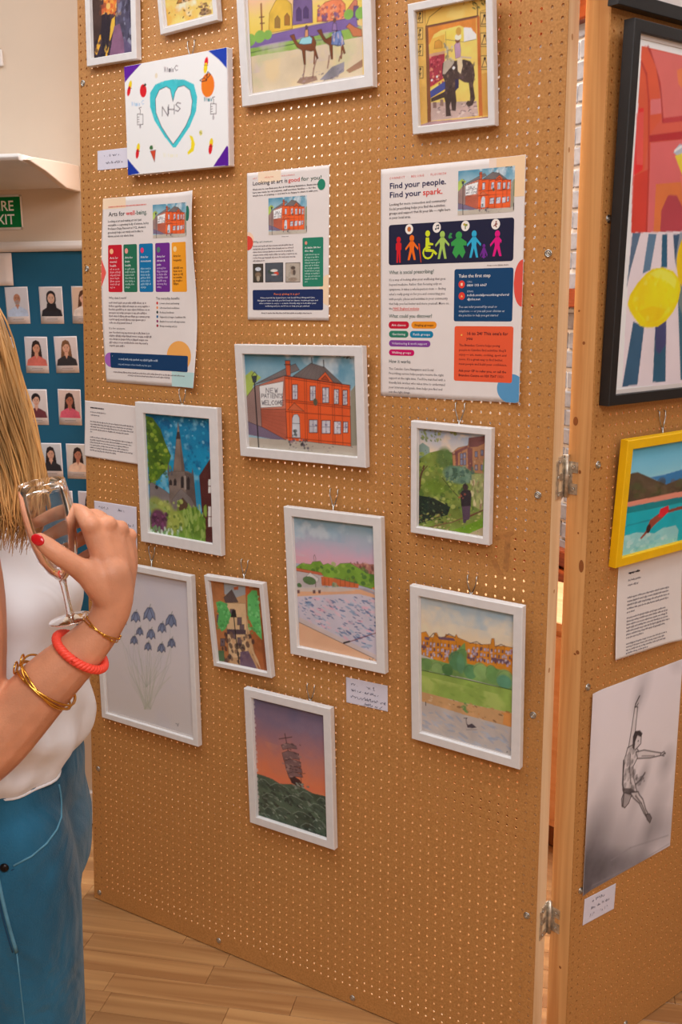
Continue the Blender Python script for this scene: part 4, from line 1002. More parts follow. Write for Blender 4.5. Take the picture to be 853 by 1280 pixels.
def art_nhs():
    W_ = (236, 230, 232)
    c = Cv(190, 142, W_, 25).frame(((268, 340), (785, 238), (802, 842), (283, 892)))
    Tq = (64, 190, 200)
    heart = lambda k: [(515 + (x - 515) * k, 590 + (y - 590) * k) for x, y in ((514, 512), (500, 450), (480, 438), (445, 455), (425, 500), (428, 570), (455, 640), (490, 695), (515, 730), (545, 690), (580, 635), (605, 575), (612, 510), (600, 455), (570, 432), (540, 440), (525, 465))]
    c.poly([(515, 748), (470, 690), (420, 610), (398, 540), (398, 470), (425, 428), (470, 410), (515, 402), (570, 402), (620, 425), (637, 490), (632, 560), (600, 640), (560, 700), (530, 745)], Tq, jit=.15)
    c.dabs(70, (395, 400, 640, 750), (8, 14), [(52, 178, 192), (90, 204, 212)], 4, .6, .7, .5, lambda u, v: (u - 515) ** 2 / 118 ** 2 + (v - 560) ** 2 / 165 ** 2 < 1.0 and abs(u - 515) < 122 - max(0, v - 560) * .62)
    c.poly(heart(1.0), W_, jit=.02, ol=(30, 60, 80), ow=.5)
    c.letters('N', 460, 540, 46, (50, 50, 60), .6).letters('H', 492, 530, 46, (50, 50, 60), .6).letters('S', 526, 518, 44, (50, 50, 60), .6)
    c.poly([(266, 340), (358, 322), (300, 385), (272, 420)], (88, 16, 150), jit=.1); c.poly([(690, 258), (786, 236), (786, 345), (745, 300)], (22, 58, 168), jit=.1); c.poly([(282, 805), (315, 845), (345, 880), (283, 893)], (16, 52, 160), jit=.1); c.poly([(722, 845), (790, 738), (803, 745), (804, 842)], (84, 12, 146), jit=.1)
    R_, Yl, O_ = (214, 22, 34), (250, 206, 30), (250, 122, 26)
    for x, y, a, c1, c2 in ((297, 448, .35, Yl, R_), (681, 330, .2, R_, Yl), (336, 765, .25, Yl, R_), (709, 740, .2, Yl, R_)):
        c.ell(x + 4 * a, y - 14, 9, 18, c1, rot=a); c.ell(x - 14 * a, y + 14, 9, 18, c2, rot=a); c.line([(x - 9, y), (x + 9, y)], .4, K)
    c.ell(364, 460, 18, 23, R_); c.line([(364, 440), (374, 424)], .6, K); c.ell(374, 430, 6, 4, (40, 60, 30)); c.ell(690, 430, 32, 40, O_); c.line([(685, 400), (688, 370)], .7, K); c.line([(650, 405), (672, 392), (685, 405), (660, 412), (650, 405)], .6, K); c.line([(680, 385), (690, 362), (704, 375), (690, 392)], .6, K)
    c.poly([(597, 684), (615, 690), (627, 730), (620, 765), (592, 785), (588, 772), (606, 750), (608, 715)], Yl); c.poly([(398, 765), (426, 760), (420, 822)], (206, 70, 40), ol=K, ow=.3); c.ell(404, 748, 10, 8, (60, 110, 60)); c.ell(418, 742, 7, 10, (236, 232, 228))
    c.ell(430, 384, 7, 9, (226, 214, 190)); c.ell(656, 671, 8, 9, (206, 200, 110)); c.line([(650, 668), (662, 675)], .4, (120, 120, 60))
    c.letters('Vitamin', 470, 340, 24, (70, 66, 74), .4, .29, .24).letters('C', 522, 332, 26, (70, 66, 74), .45); c.letters('Vitamin', 305, 516, 20, (150, 190, 220), .4, .32, .26).letters('C', 355, 508, 20, (150, 190, 220), .4); c.letters('Vitamin', 672, 490, 20, (60, 130, 140), .4, .3, .25); c.letters('Vitamin', 465, 776, 20, (246, 226, 196), .4, .55, .4)
    for x, y in ((348, 605), (720, 550)):
        g = 1 if x > 500 else -1
        c.line([(x - 14, y - 28), (x + 14, y - 26), (x + 14, y + 24), (x - 14, y + 26), (x - 14, y - 28)], .45, K); c.line([(x, y - 28), (x + 1, y - 48), (x - 6, y - 58), (x + 6, y - 62)], .45, K); c.line([(x, y + 26), (x, y + 36)], .45, K); c.ell(x, y + 44 * g if g > 0 else y + 36, 5, 7, (120, 116, 122), .6)
        for k in (-12, 0, 12): c.line([(x - 14, y + k), (x - 4, y + k)], .35, K)
    return c.out()

def art_lemons():
    q = ((793.8, 39.5), (958.8, 80.4), (920.6, 477.0), (762.8, 493.8))
    c = Cv(190, 270, (238, 234, 236), 27).frame(q, (690, 0, 4.571))
    R1 = (206, 84, 70)
    c.poly([(492, 235), (1240, 420), (1225, 1370), (428, 1420)], (212, 96, 78), jit=.06)
    c.poly([(492, 235), (530, 240), (580, 350), (610, 660), (540, 760), (440, 1400), (428, 1420), (470, 600)], (214, 92, 62), .9, .1); c.poly([(470, 600), (505, 600), (500, 960), (440, 1000)], (226, 44, 50), .9); c.poly([(440, 1000), (530, 960), (525, 1400), (428, 1420)], (208, 62, 50), .9)
    c.line([(490, 330), (520, 400), (535, 560), (535, 960), (520, 1390)], 1.2, (182, 54, 50), .8); c.line([(530, 240), (580, 350), (610, 520), (618, 680)], 1.2, (166, 50, 56), .8)
    c.poly([(545, 255), (1000, 360), (1000, 620), (625, 690), (605, 450)], (214, 112, 108), .9, .06); c.poly([(615, 660), (1100, 600), (1100, 640), (620, 690)], (180, 44, 56), .8); c.poly([(540, 760), (1100, 690), (1100, 750), (540, 800)], (172, 34, 48), .85); c.poly([(548, 805), (1100, 750), (1100, 1360), (525, 1400)], (216, 108, 110), .9, .06)
    c.poly([(578, 1045), (1000, 1010), (1000, 1370), (560, 1400)], (220, 122, 60), .9, .08); c.poly([(600, 1400), (610, 1200), (650, 1110), (700, 1110), (735, 1180), (740, 1400)], (176, 60, 80), .9, .1); c.poly([(700, 380), (745, 360), (760, 520), (710, 460)], (224, 130, 70), .8); c.poly([(460, 630), (505, 620), (500, 935), (462, 930)], (228, 104, 96), .6); c.poly([(545, 550), (605, 545), (610, 630), (545, 640)], (222, 130, 138), .7)
    # striped cloth
    c.frame(q, (690, 260, 4.571))
    c.poly([(428, 142), (1140, 120), (1100, 1010), (378, 1045)], (226, 214, 220), jit=.04)
    B1, B2 = (88, 110, 136), (40, 92, 122)
    for pts, k in (([(440, 142), (488, 142), (430, 350), (404, 470)], B1), ([(535, 148), (582, 150), (545, 360), (500, 380)], (96, 128, 156)), ([(615, 150), (645, 150), (645, 345), (610, 345)], B2), ([(680, 150), (720, 150), (700, 310), (690, 300)], (60, 90, 120)),
                   ([(445, 660), (510, 690), (470, 1030), (380, 1042)], (54, 92, 122)), ([(575, 690), (640, 650), (636, 1010), (560, 1015)], (46, 92, 120)), ([(705, 420), (800, 400), (800, 1000), (725, 1000)], (56, 100, 120))): c.poly(pts, k, 1, .15)
    for i in range(8): c.poly([(820 + i * 60, 130), (850 + i * 60, 130), (850 + i * 75, 1010), (800 + i * 75, 1010)], B2, 1, .15)
    c.poly([(575, 690), (640, 650), (640, 790), (600, 850), (578, 830)], (76, 66, 116), .8); c.poly([(720, 140), (830, 130), (830, 420), (720, 430), (690, 310)], (136, 146, 160), .9, .1); c.poly([(715, 430), (745, 440), (745, 660), (715, 560)], (116, 130, 128), .9)
    L = [(410, 560), (425, 505), (470, 435), (520, 380), (560, 352), (620, 344), (680, 365), (720, 415), (725, 470), (710, 545), (680, 605), (640, 655), (590, 690), (530, 698), (485, 685), (450, 640), (425, 600)]
    c.poly(L, (240, 208, 16), 1, .12); c.poly([(x + (575 - x) * .12 + 8, y + (520 - y) * .12 - 12) for x, y in L], (248, 220, 26), .8, .15); c.poly([(540, 380), (600, 352), (670, 375), (700, 420), (690, 470), (640, 420), (570, 400)], (252, 232, 96), .6, .2); c.poly([(470, 600), (560, 570), (640, 590), (600, 650), (530, 670)], (226, 190, 8), .5, .2)
    c.dabs(70, (450, 380, 690, 660), (4, 10), [(252, 232, 90), (232, 200, 14), (244, 214, 40)], 3, .9, 0, .35, lambda u, v: ((u - 568) / 120) ** 2 + ((v - 522) / 140) ** 2 < 1)
    c.ell(800, 300, 100, 105, (248, 196, 14), 1, .1)
    c.frame(q, (690, 0, 4.571)); c.poly([(680, 860), (715, 812), (800, 830), (900, 900), (740, 905)], (176, 186, 200)); c.line([(690, 850), (745, 815)], 1.0, (234, 236, 240)); c.poly([(690, 880), (745, 860), (1000, 900), (940, 1050), (740, 1010)], (226, 206, 60), .95, .1); c.poly([(722, 1000), (800, 1000), (800, 1200), (740, 1170)], (230, 120, 100), .9)
    return c.out()

def art_diver():
    q = ((789.0, 561.1), (899.8, 543.2), (884.3, 667.7), (775.1, 696.6))
    c = Cv(170, 125, (110, 190, 220), 29).frame(q, (690, 520, 4.0))
    c.grad(0, .5, [(96, 186, 222), (136, 206, 232), (190, 226, 240)], .3)
    c.poly([(340, 305), (440, 285), (520, 320), (580, 345), (640, 320), (900, 200), (900, 400), (340, 460)], (92, 76, 58), jit=.3); c.poly([(500, 310), (560, 300), (700, 260), (820, 230), (820, 300), (640, 320), (580, 345)], (60, 128, 184), jit=.15)
    c.dabs(60, (400, 300, 700, 420), (10, 24), [(110, 92, 70), (74, 66, 46), (86, 92, 56)], 4, .6, .3, .5, lambda u, v: v > 320)
    c.poly([(340, 442), (900, 330), (900, 360), (340, 464)], (240, 150, 128), jit=.04); c.poly([(340, 464), (900, 360), (880, 640), (340, 724)], (22, 180, 196), jit=.08); c.poly([(386, 455), (900, 360), (900, 385), (480, 470), (384, 488)], (22, 132, 140), .9); c.poly([(384, 545), (560, 500), (560, 508), (382, 552)], (20, 150, 170))
    c.poly([(340, 605), (374, 600), (430, 580), (520, 585), (560, 560), (625, 545), (640, 570), (632, 620), (660, 640), (340, 706)], (150, 212, 214), jit=.1); c.dabs(50, (375, 560, 635, 690), (6, 18), [(176, 224, 224), (120, 200, 206), (206, 236, 234)], 7, .5, .2, .6, lambda u, v: v > 590)
    S_ = (156, 76, 58)
    c.poly([(450, 608), (470, 585), (488, 560), (490, 545), (500, 520), (540, 490), (575, 475), (590, 480), (560, 510), (520, 545), (498, 570), (478, 590), (456, 614)], S_, jit=.15); c.poly([(550, 465), (590, 448), (595, 478), (560, 505), (540, 505)], (222, 40, 54)); c.poly([(590, 470), (640, 455), (720, 440), (720, 455), (640, 470), (590, 485)], (150, 72, 56)); c.ell(492, 562, 11, 14, (60, 36, 36)); c.line([(478, 470), (470, 440)], .5, (20, 120, 130))
    return c.out()

def art_dancer():
    c = Cv(175, 245, (222, 214, 220), 31).frame(((47, 180), (480, 10), (430, 890), (8, 1130)))
    c.grad(0, 1, [(226, 218, 224), (224, 216, 220), (214, 206, 210), (196, 190, 196)], .5)
    for x, y, rx, ry, a in ((285, 160, 30, 60, .3), (270, 210, 14, 30, .3), (405, 500, 30, 40, .4), (300, 560, 20, 40, .4), (90, 1010, 150, 130, .75), (40, 1080, 110, 80, .9), (30, 960, 60, 150, .5), (200, 990, 170, 40, .5), (330, 830, 40, 110, .5), (380, 800, 60, 40, .35), (270, 650, 20, 60, .25), (60, 900, 50, 160, .3), (210, 960, 140, 26, .3), (450, 40, 30, 20, .2)):
        c.ell(x, y, rx, ry, (96, 90, 96), a, .5, .4, .9)
    c.line([(150, 960), (240, 900), (420, 840)], 1.2, (140, 134, 140), .5); c.line([(60, 1080), (250, 985), (425, 880)], 1.0, (140, 134, 140), .4)
    D, S_, H = (70, 62, 64), (168, 158, 160), (206, 198, 200)
    arm = [(226, 430), (240, 340), (250, 270), (254, 238), (268, 240), (262, 300), (256, 370), (250, 440)]
    c.poly(arm, H, .8, .2, D, .8); c.line([(256, 240), (258, 225), (270, 200), (276, 188)], 1.2, D); c.line([(262, 238), (270, 222)], .9, D)
    c.poly([(222, 430), (250, 415), (275, 445), (268, 480), (248, 520), (252, 570), (270, 640), (240, 660), (202, 630), (204, 540), (210, 480)], H, .8, .25, D, .8)
    c.dabs(50, (205, 440, 265, 640), (4, 10), [(120, 112, 114), (150, 142, 144), (90, 84, 86), (212, 204, 206)], 4, 1.6, .3, .5); c.line([(204, 490), (200, 600), (206, 640)], 1.4, D); c.line([(236, 460), (232, 530), (240, 600)], .7, D)
    c.poly([(262, 450), (300, 440), (350, 448), (380, 452), (378, 465), (330, 476), (270, 480)], H, .8, .2, D, .8); c.line([(380, 455), (395, 446), (402, 455), (390, 458)], .9, D); c.line([(378, 462), (396, 466)], .9, D); c.line([(290, 468), (350, 466)], .8, D, .7)
    c.ell(266, 392, 18, 30, H, .9, .2); c.poly([(244, 430), (246, 380), (256, 352), (280, 348), (292, 362), (286, 380), (268, 372), (258, 400), (254, 440)], (66, 58, 60), 1, .3); c.line([(286, 378), (284, 410), (272, 425), (258, 440)], .9, D); c.ell(272, 398, 3, 3, D)
    c.poly([(202, 620), (240, 620), (272, 640), (268, 660), (236, 660), (214, 640)], (78, 70, 72), .9, .3)
    c.poly([(206, 640), (244, 650), (230, 690), (212, 712), (198, 704), (196, 670)], (150, 142, 144), .9, .3, D, .8); c.line([(206, 650), (202, 705)], 1.6, D, .8)
    c.poly([(236, 640), (274, 636), (280, 650), (296, 670), (312, 720), (326, 745), (318, 760), (302, 735), (280, 690), (252, 665)], H, .85, .3, D, .9); c.line([(262, 655), (290, 690), (312, 740)], 1.3, D, .8); c.poly([(312, 742), (330, 740), (340, 760), (332, 782), (318, 765)], (110, 102, 104), .95, .3, D, .8)
    c.line([(262, 600), (285, 580), (305, 548)], 1.8, D, .8); c.dabs(14, (262, 560, 305, 600), (4, 8), [(90, 84, 86)], 7, 1, 0, .5)
    return c.out()

def art_portrait(seed, bg, hair, skin, top, long=True, bald=False, beard=False, scarf=False):
    c = Cv(44, 54, bg, seed)
    c.grad(0, 1, [bg, tuple(int(v * .9) for v in bg)], .5)
    if long and not bald: c.poly([(.3, .28), (.36, .14), (.5, .09), (.64, .14), (.71, .3), (.76, .72), (.7, .85), (.3, .85), (.24, .7)], hair, 1, .3)
    elif not bald: c.ell(.5, .3, .21, .23, hair, 1, .3)
    c.poly([(.43, .5), (.57, .5), (.6, .68), (.4, .68)], skin)
    c.poly([(.02, 1), (.08, .78), (.3, .68), (.42, .64), (.58, .64), (.7, .68), (.92, .78), (.98, 1)], top, 1, .2)
    c.poly([(.44, .64), (.56, .64), (.5, .76)], skin)
    if scarf: c.ell(.5, .4, .22, .28, hair, 1, .15); c.poly([(.3, .55), (.7, .55), (.75, .8), (.25, .8)], hair, 1, .2)
    c.ell(.5, .38, .155, .21, skin, 1, .08); c.ell(.56, .42, .08, .14, tuple(int(v * .92) for v in skin), .5, .05, 0, .4)
    if not bald and not scarf: c.poly([(.33, .36), (.36, .2), (.5, .14), (.64, .2), (.68, .36), (.6, .25), (.48, .24)], hair, 1, .25)
    dk = tuple(int(v * .35) for v in skin)
    for x in (.44, .57): c.ell(x, .37, .022, .014, dk); c.line([(x - .04, .335), (x + .04, .33)], 1.8, dk, .7)
    c.line([(.5, .38), (.485, .44), (.515, .445)], 1.3, tuple(int(v * .7) for v in skin), .8); c.line([(.45, .495), (.5, .505), (.56, .493)], 2.0, (168, 84, 80), .9)
    if beard: c.ell(.5, .51, .12, .09, (150, 146, 144), .85, .3, 0, .2); c.line([(.45, .495), (.56, .493)], 2.0, (160, 90, 84))
    return c.out()
# ================================================================== framed pictures on the screens
def ring(w, h, prof):
    """rectangular moulding: prof = [(inset, y)] swept around the outline"""
    V, F = [], []
    for ins, y in prof:
        a, b = w / 2 - ins, h / 2 - ins
        V += [(-a, y, -b), (a, y, -b), (a, y, b), (-a, y, b)]
    for i in range(len(prof) - 1):
        for k in range(4):
            l = (k + 1) % 4
            F.append((i * 4 + k, i * 4 + l, i * 4 + 4 + l, i * 4 + 4 + k))
    return V, F

def moulding(name, w, h, fw, D, m, parent):
    """four mitred rails"""
    prof = [(0.004, D), (0.0, D), (0.0, 0.0012), (0.0012, 0.0), (fw - 0.0012, 0.0), (fw, 0.0012), (fw, 0.0085), (fw - 0.004, D)]
    V, F = ring(w, h, prof)
    for k in range(4):
        f = [q for q in F if min(x % 4 for x in q) == k and (k != 0 or max(x % 4 for x in q) == 1) or (k == 3 and set(x % 4 for x in q) == {0, 3})]
        if k == 0: f = [q for q in F if set(x % 4 for x in q) == {0, 1}]
        used = sorted(set(x for q in f for x in q)); ix = {u: i for i, u in enumerate(used)}
        mobj('frame_rail', [V[u] for u in used], [tuple(ix[x] for x in q) for q in f], m, parent)

def plane1(cx, cz, w, h, roll, lean, base):
    """matrix of a rectangle hung on the first screen: x right, y into the board, z up, origin at the centre of its front"""
    r = math.radians(roll)
    def pt(a, b):
        X = cx + a * math.cos(r) - b * math.sin(r); Z = cz + a * math.sin(r) + b * math.cos(r)
        return p1(X, Z, base + lean * (b / h + 0.5))
    return basis(pt, w, h)
def plane2(x, z, w, h, roll, lean, base):
    r = math.radians(roll)
    def pt(a, b):
        X = x + a * math.cos(r) - b * math.sin(r); Z = z + a * math.sin(r) + b * math.cos(r)
        return E2 + U2 * X + N2 * (base + lean * (b / h + 0.5)) + Vector((0, 0, Z))
    return basis(pt, w, h)
def basis(pt, w, h):
    o = pt(0, 0); ex = (pt(w / 2, 0) - pt(-w / 2, 0)).normalized(); ez = (pt(0, h / 2) - pt(0, -h / 2))
    ez = (ez - ex * ez.dot(ex)).normalized(); ey = ez.cross(ex)
    return Matrix(((ex.x, ey.x, ez.x, o.x), (ex.y, ey.y, ez.y, o.y), (ex.z, ey.z, ez.z, o.z), (0, 0, 0, 1)))

def picture(img, label, mw, w, h, fw, D, m, mat_border=0.0, pane=True, name='framed_picture', group='framed pictures on the screens'):
    t = thing(name, label, 'picture', mw, group)
    moulding('frame', w, h, fw, D, m, t)
    iw, ih = w - 2 * fw, h - 2 * fw
    if mat_border > 0:
        V, F = ring(iw + 0.004, ih + 0.004, [(0, 0.0072), (mat_border + 0.002, 0.0072), (mat_border + 0.002, 0.0080)])
        mobj('mount', V, F, M_PAPER, t)
    aw, ah = iw - 2 * mat_border + 0.003, ih - 2 * mat_border + 0.003
    new_obj('artwork', paint_mesh('artwork', img, aw, ah), t, Matrix.Translation((0, 0.0085, 0)))
    bbox('backing_board', -w / 2 + 0.003, w / 2 - 0.003, 0.0095, D, -h / 2 + 0.003, h / 2 - 0.003, mat('brown_backing', (150, 110, 76), 0.9), t, None, 0)
    if pane:
        mobj('glass', [(-iw / 2, 0.0066, -ih / 2), (iw / 2, 0.0066, -ih / 2), (iw / 2, 0.0066, ih / 2), (-iw / 2, 0.0066, ih / 2)], [(0, 1, 2, 3)], PANE, t)
    return t

PIC = [  # painter, cx, cz, w, h, roll, lean, frame width, border, label
    (art_building, .6709, 1.3388, .3257, .2378, .54, .0128, .0200, 0, 'white landscape frame, ink and wash of a red brick building with a banner'),
    (art_church, .3277, 1.1546, .2513, .3297, -.23, .0117, .0250, 0, 'thick white frame, painted church spire against a turquoise sky'),
    (art_garden, 1.0252, 1.2118, .1687, .2186, -1.14, .0105, .0132, .001, 'small white frame, a dark figure fishing in a leafy green garden'),
    (art_pool, .7614, .9643, .2400, .3254, .89, .0142, .0195, .001, 'white frame, outdoor swimming pool under a pink and blue sky'),
    (art_bluebells, .2153, .7276, .3218, .4152, .18, .0177, .0150, .004, 'largest thin white frame, faint drawing of nodding bluebells beside the hand'),
    (art_street, .5055, .8396, .1675, .2176, 1.96, .0200, .0110, .001, 'small tilted white frame, street corner with lamp post and green foliage'),
    (art_ship, .6423, .5381, .2328, .3281, .71, .0113, .0195, .001, 'lowest white frame, tall sailing ship on a stormy sea at sunset'),
    (art_river, 1.0681, .8408, .2358, .3283, -1.10, .0245, .0185, .002, 'white frame, orange riverside houses above a meadow with a heron'),
    (art_elephant, 1.0154, 1.9424, .1662, .2137, -.13, .0220, .0130, 0, 'small white frame, rider on an elephant passing under a yellow arch'),
    (art_camels, .6835, 2.0465, .3240, .2370, 0, .0160, .0200, .004, 'white landscape frame, camels crossing water before a colourful palace'),
    (art_night, .1347, 2.1730, .1675, .2180, -2.0, .0096, .0160, .001, 'white frame in the top left corner, orange lit night street'),
    (art_desert, .3715, 2.2087, .1690, .2180, 1.0, .0200, .0120, .004, 'white frame cut off by the top edge, yellow ochre sketch'),
]
IMG_BUILDING = art_building()
for fn, cx, cz, w, h, roll, lean, fw, mb, label in PIC:
    img = IMG_BUILDING if fn is art_building else fn()
    picture(img, label, plane1(cx, cz, w, h, roll, lean, .0160), w, h, fw, 0.0145, M_WHITE, mb)

# stretched canvas with the turquoise heart
M_CANVAS = mat('primed_canvas', (236, 231, 233), 0.85, noise=(40, 0.02), bump=(600, 0.1))
t = thing('canvas_painting', 'unframed white canvas with turquoise NHS heart, fruit and coloured corners', 'canvas', plane1(.3361, 1.9322, .3069, .2279, -.59, .0068, .0185))
bbox('stretched_canvas', -.15345, .15345, 0.0003, 0.0180, -.11395, .11395, M_CANVAS, t, None, 0.0015)
new_obj('artwork', paint_mesh('artwork', art_nhs(), .3050, .2260), t)

# second screen
picture(art_lemons(), 'large black frame, lemons on a striped blue cloth with red background', plane2(.233, 1.674, .44, .624, 0, .016, .030 - .008), .44, .624, .019, .021, M_BLACK, .0075)
picture(art_diver(), 'yellow frame, swimmer in red trunks diving into a turquoise pool', plane2(.221, 1.180, .32, .238, .1, .014, .018), .32, .238, .0175, .0160, M_YELLOW, 0)
top_img = Cv(40, 30, (225, 222, 224), 2).mottle((200, 196, 200), .4, 4, .5).out()
picture(top_img, 'black frame only just showing at the top right corner', plane2(.208, 2.108, .44, .206, 0, .010, .022), .44, .206, .022, .020, M_BLACK, .02)

# ------------------------------------------------------------------ wire hooks
def hook(mw, w, label, drop=0.016):
    t = thing('picture_hook', label, 'hook', mw, 'wire picture hooks on the pegboard')
    for s in (-1, 1):
        x = s * w / 2
        tube('prong', [(x, 0.012, 0.012), (x, 0.0, 0.0125), (x, -0.004, 0.011), (x, -0.0045, 0.0), (x * 0.55, -0.005, -0.012), (x * 0.25, -0.006, -0.020)], 0.0011, M_STEEL, t, 8)
    tube('hook_loop', [(-w * .14, -0.006, -0.019), (0, -0.006, -0.020 - drop * .5), (w * .14, -0.006, -0.019)], 0.0013, M_STEEL, t, 8)
    tube('hook_shank', [(0, -0.006, -0.022), (0, -0.007, -0.020 - drop), (0, -0.012, -0.024 - drop), (0, -0.018, -0.020 - drop)], 0.0015, M_STEEL, t, 8)
HK = [(.7491, 1.1560, 'wire hook above the swimming pool picture'), (1.0354, 1.3470, 'wire hook above the fishing garden picture'), (.5094, .9740, 'wire hook above the tilted street picture'),
      (.2258, .9660, 'wire hook above the bluebell drawing'), (.3303, 1.3400, 'wire hook above the church spire picture'), (.6900, .7230, 'wire hook above the ship picture'), (1.068, 1.022, 'wire hook above the riverside houses picture'), (.37, 2.066, 'wire hook above the white heart canvas')]
for x, z, lb in HK:
    q = p1(x, z, 0.0)
    hook(Matrix.Translation(q), 0.019, lb, 0.014)
for x, z, lb in ((.200, 1.327, 'pair of wire prongs above the yellow frame'),):
    mm = MW2.copy(); mm.translation = E2 + U2 * x + Vector((0, 0, z))
    hook(mm, 0.019, lb, 0.014)
# ================================================================== printed posters, labels and typed sheets
def bend0(x, y): return 0.0
class Sheet:
    """flat print in millimetres (x right, y down) on a sheet of paper; bend(x, y) lifts it off the board"""
    def __init__(s, name, label, cat, mw, w, h, bend=bend0, group=None, m=None, nx=60, ny=42):
        s.w, s.h, s.bend = w, h, bend
        s.root = thing(name, label, cat, mw, group)
        s.lay = 0
        V, F = [], []
        th = 0.00025
        for k, off in ((0, 0.0), (1, th)):
            for j in range(ny + 1):
                for i in range(nx + 1): V.append(s.pt(w * i / nx, h * j / ny, -off))
        n = (nx + 1) * (ny + 1)
        for j in range(ny):
            for i in range(nx):
                a = j * (nx + 1) + i
                F.append((a + nx + 1, a + nx + 2, a + 1, a)); F.append((n + a, n + a + 1, n + a + nx + 2, n + a + nx + 1))
        for i in range(nx): F.append((i, i + 1, n + i + 1, n + i)); q = ny * (nx + 1) + i; F.append((q + 1, q, n + q, n + q + 1))
        for j in range(ny): a = j * (nx + 1); F.append((a + nx + 1, a, n + a, n + a + nx + 1)); q = a + nx; F.append((q, q + nx + 1, n + q + nx + 1, n + q))
        mobj('paper', V, F, m or M_PAPER, s.root, None, True)
    def pt(s, x, y, up=0.0):
        return ((x - s.w / 2) / 1000, -(s.bend(x, y)) - up, (s.h / 2 - y) / 1000)
    def shape(s, name, xs, top, bot, col, lay=1, ny=6):
        """filled area between two curves y=top(x), y=bot(x)"""
        V, F = [], []; n = len(xs)
        for x in xs:
            a, b = top(x), bot(x)
            for j in range(ny + 1): V.append(s.pt(x, a + (b - a) * j / ny, 0.00015 * lay))
        for i in range(n - 1):
            for j in range(ny):
                q = i * (ny + 1) + j; F.append((q + 1, q + ny + 2, q + ny + 1, q))
        return mobj(name, V, F, flat(col), s.root)
    def rrect(s, name, x0, y0, x1, y1, r, col, lay=1):
        xs = [x0 + r - r * math.cos(math.radians(a)) for a in (0, 20, 45, 70, 90)] if r > 0 else [x0]
        mid = [x0 + r + (x1 - x0 - 2 * r) * k / 8 for k in range(1, 8)]
        xs = xs + mid + ([x1 - (x - x0) for x in xs[::-1]] if r > 0 else [x1])
        def e(x):
            d = max(0, r - (x - x0), r - (x1 - x)); return r - math.sqrt(max(0, r * r - d * d)) if r > 0 else 0
        return s.shape(name, xs, lambda x: y0 + e(x), lambda x: y1 - e(x), col, lay)
    def disc(s, name, cx, cy, rx, ry, col, lay=1, clip=None):
        xa, xb = cx - rx, cx + rx
        if clip: xa, xb = max(xa, clip[0]), min(xb, clip[1])
        xs = [xa + (xb - xa) * (0.5 - 0.5 * math.cos(math.pi * k / 20)) for k in range(21)]
        f = lambda x: ry * math.sqrt(max(0, 1 - ((x - cx) / rx) ** 2))
        lo = clip[3] if clip and len(clip) > 3 else 1e9; hi = clip[2] if clip and len(clip) > 2 else -1e9
        return s.shape(name, xs, lambda x: max(hi, cy - f(x)), lambda x: min(lo, cy + f(x)), col, lay)
    def poly(s, name, pts, col, lay=1):
        V = [s.pt(x, y, 0.00015 * lay) for x, y in pts]
        return mobj(name, V, [tuple(range(len(V)))[::-1]], flat(col), s.root)
    def text(s, txt, x, y, size, col, bold=0.0, lead=1.0, align='LEFT', sx=1.0, shear=0.0, lay=3, space=1.0, name='lettering', fit=None, angle=0.0):
        """size = cap height in mm*1.4; y = baseline of the first line"""
        cu = bpy.data.curves.new('t', 'FONT'); cu.body = txt
        cu.size = 1.0; cu.offset = bold; cu.space_line = lead; cu.align_x = align; cu.shear = shear; cu.space_character = space
        cu.resolution_u = 3 if size > 7 else 1; cu.fill_mode = 'FRONT'
        o = bpy.data.objects.new('t', cu); COL.objects.link(o)
        dg = bpy.context.evaluated_depsgraph_get()
        me = bpy.data.meshes.new_from_object(o.evaluated_get(dg))
        bpy.data.objects.remove(o); bpy.data.curves.remove(cu)
        n = len(me.vertices); co = np.empty(n * 3, np.float32); me.vertices.foreach_get('co', co); co = co.reshape(-1, 3)
        if n == 0: return None
        if fit: sx = fit / max(1e-6, (co[:, 0].max() - co[:, 0].min()) * size)
        ca, sa = math.cos(math.radians(angle)), math.sin(math.radians(angle))
        out = []
        for a, b, _ in co:
            dx, dy = a * size * sx, -b * size
            out.append(s.pt(x + dx * ca - dy * sa, y + dx * sa + dy * ca, 0.00015 * lay))
        me.vertices.foreach_set('co', np.array(out, np.float32).ravel())
        me.materials.clear(); me.materials.append(flat(col)); me.name = name; me.update()
        return new_obj(name, me, s.root)
    def greek(s, x, y, w, n, size, col, lead=1.4, bold=0.0, last=0.5, seed=1, align=0.0, caps=False):
        """lines of print too small to read: runs of letter-sized marks"""
        g = random.Random(seed); V, F = [], []
        for k in range(n):
            L = w * (last if k == n - 1 and n > 1 else g.uniform(.88, 1.0)); px = x + (w - L) * align; end = px + L; base = y + k * size * lead
            while px < end:
                for _ in range(g.choice((2, 3, 4, 5, 6, 7, 8))):
                    cw = size * g.choice((.22, .40, .44, .48, .62)); up = size * (.70 if caps else g.choice((.5, .5, .5, .72))); dn = 0 if caps else size * g.choice((0, 0, 0, 0, .2))
                    if px + cw > end: break
                    q = len(V); a = cw * (.66 + bold)
                    V += [s.pt(px, base + dn, .00045), s.pt(px + a, base + dn, .00045), s.pt(px + a, base - up, .00045), s.pt(px, base - up, .00045)]
                    F.append((q, q + 1, q + 2, q + 3)); px += cw
                px += size * .3
                if px + size * .5 > end: break
        return mobj('small_print', V, F, flat(col), s.root)
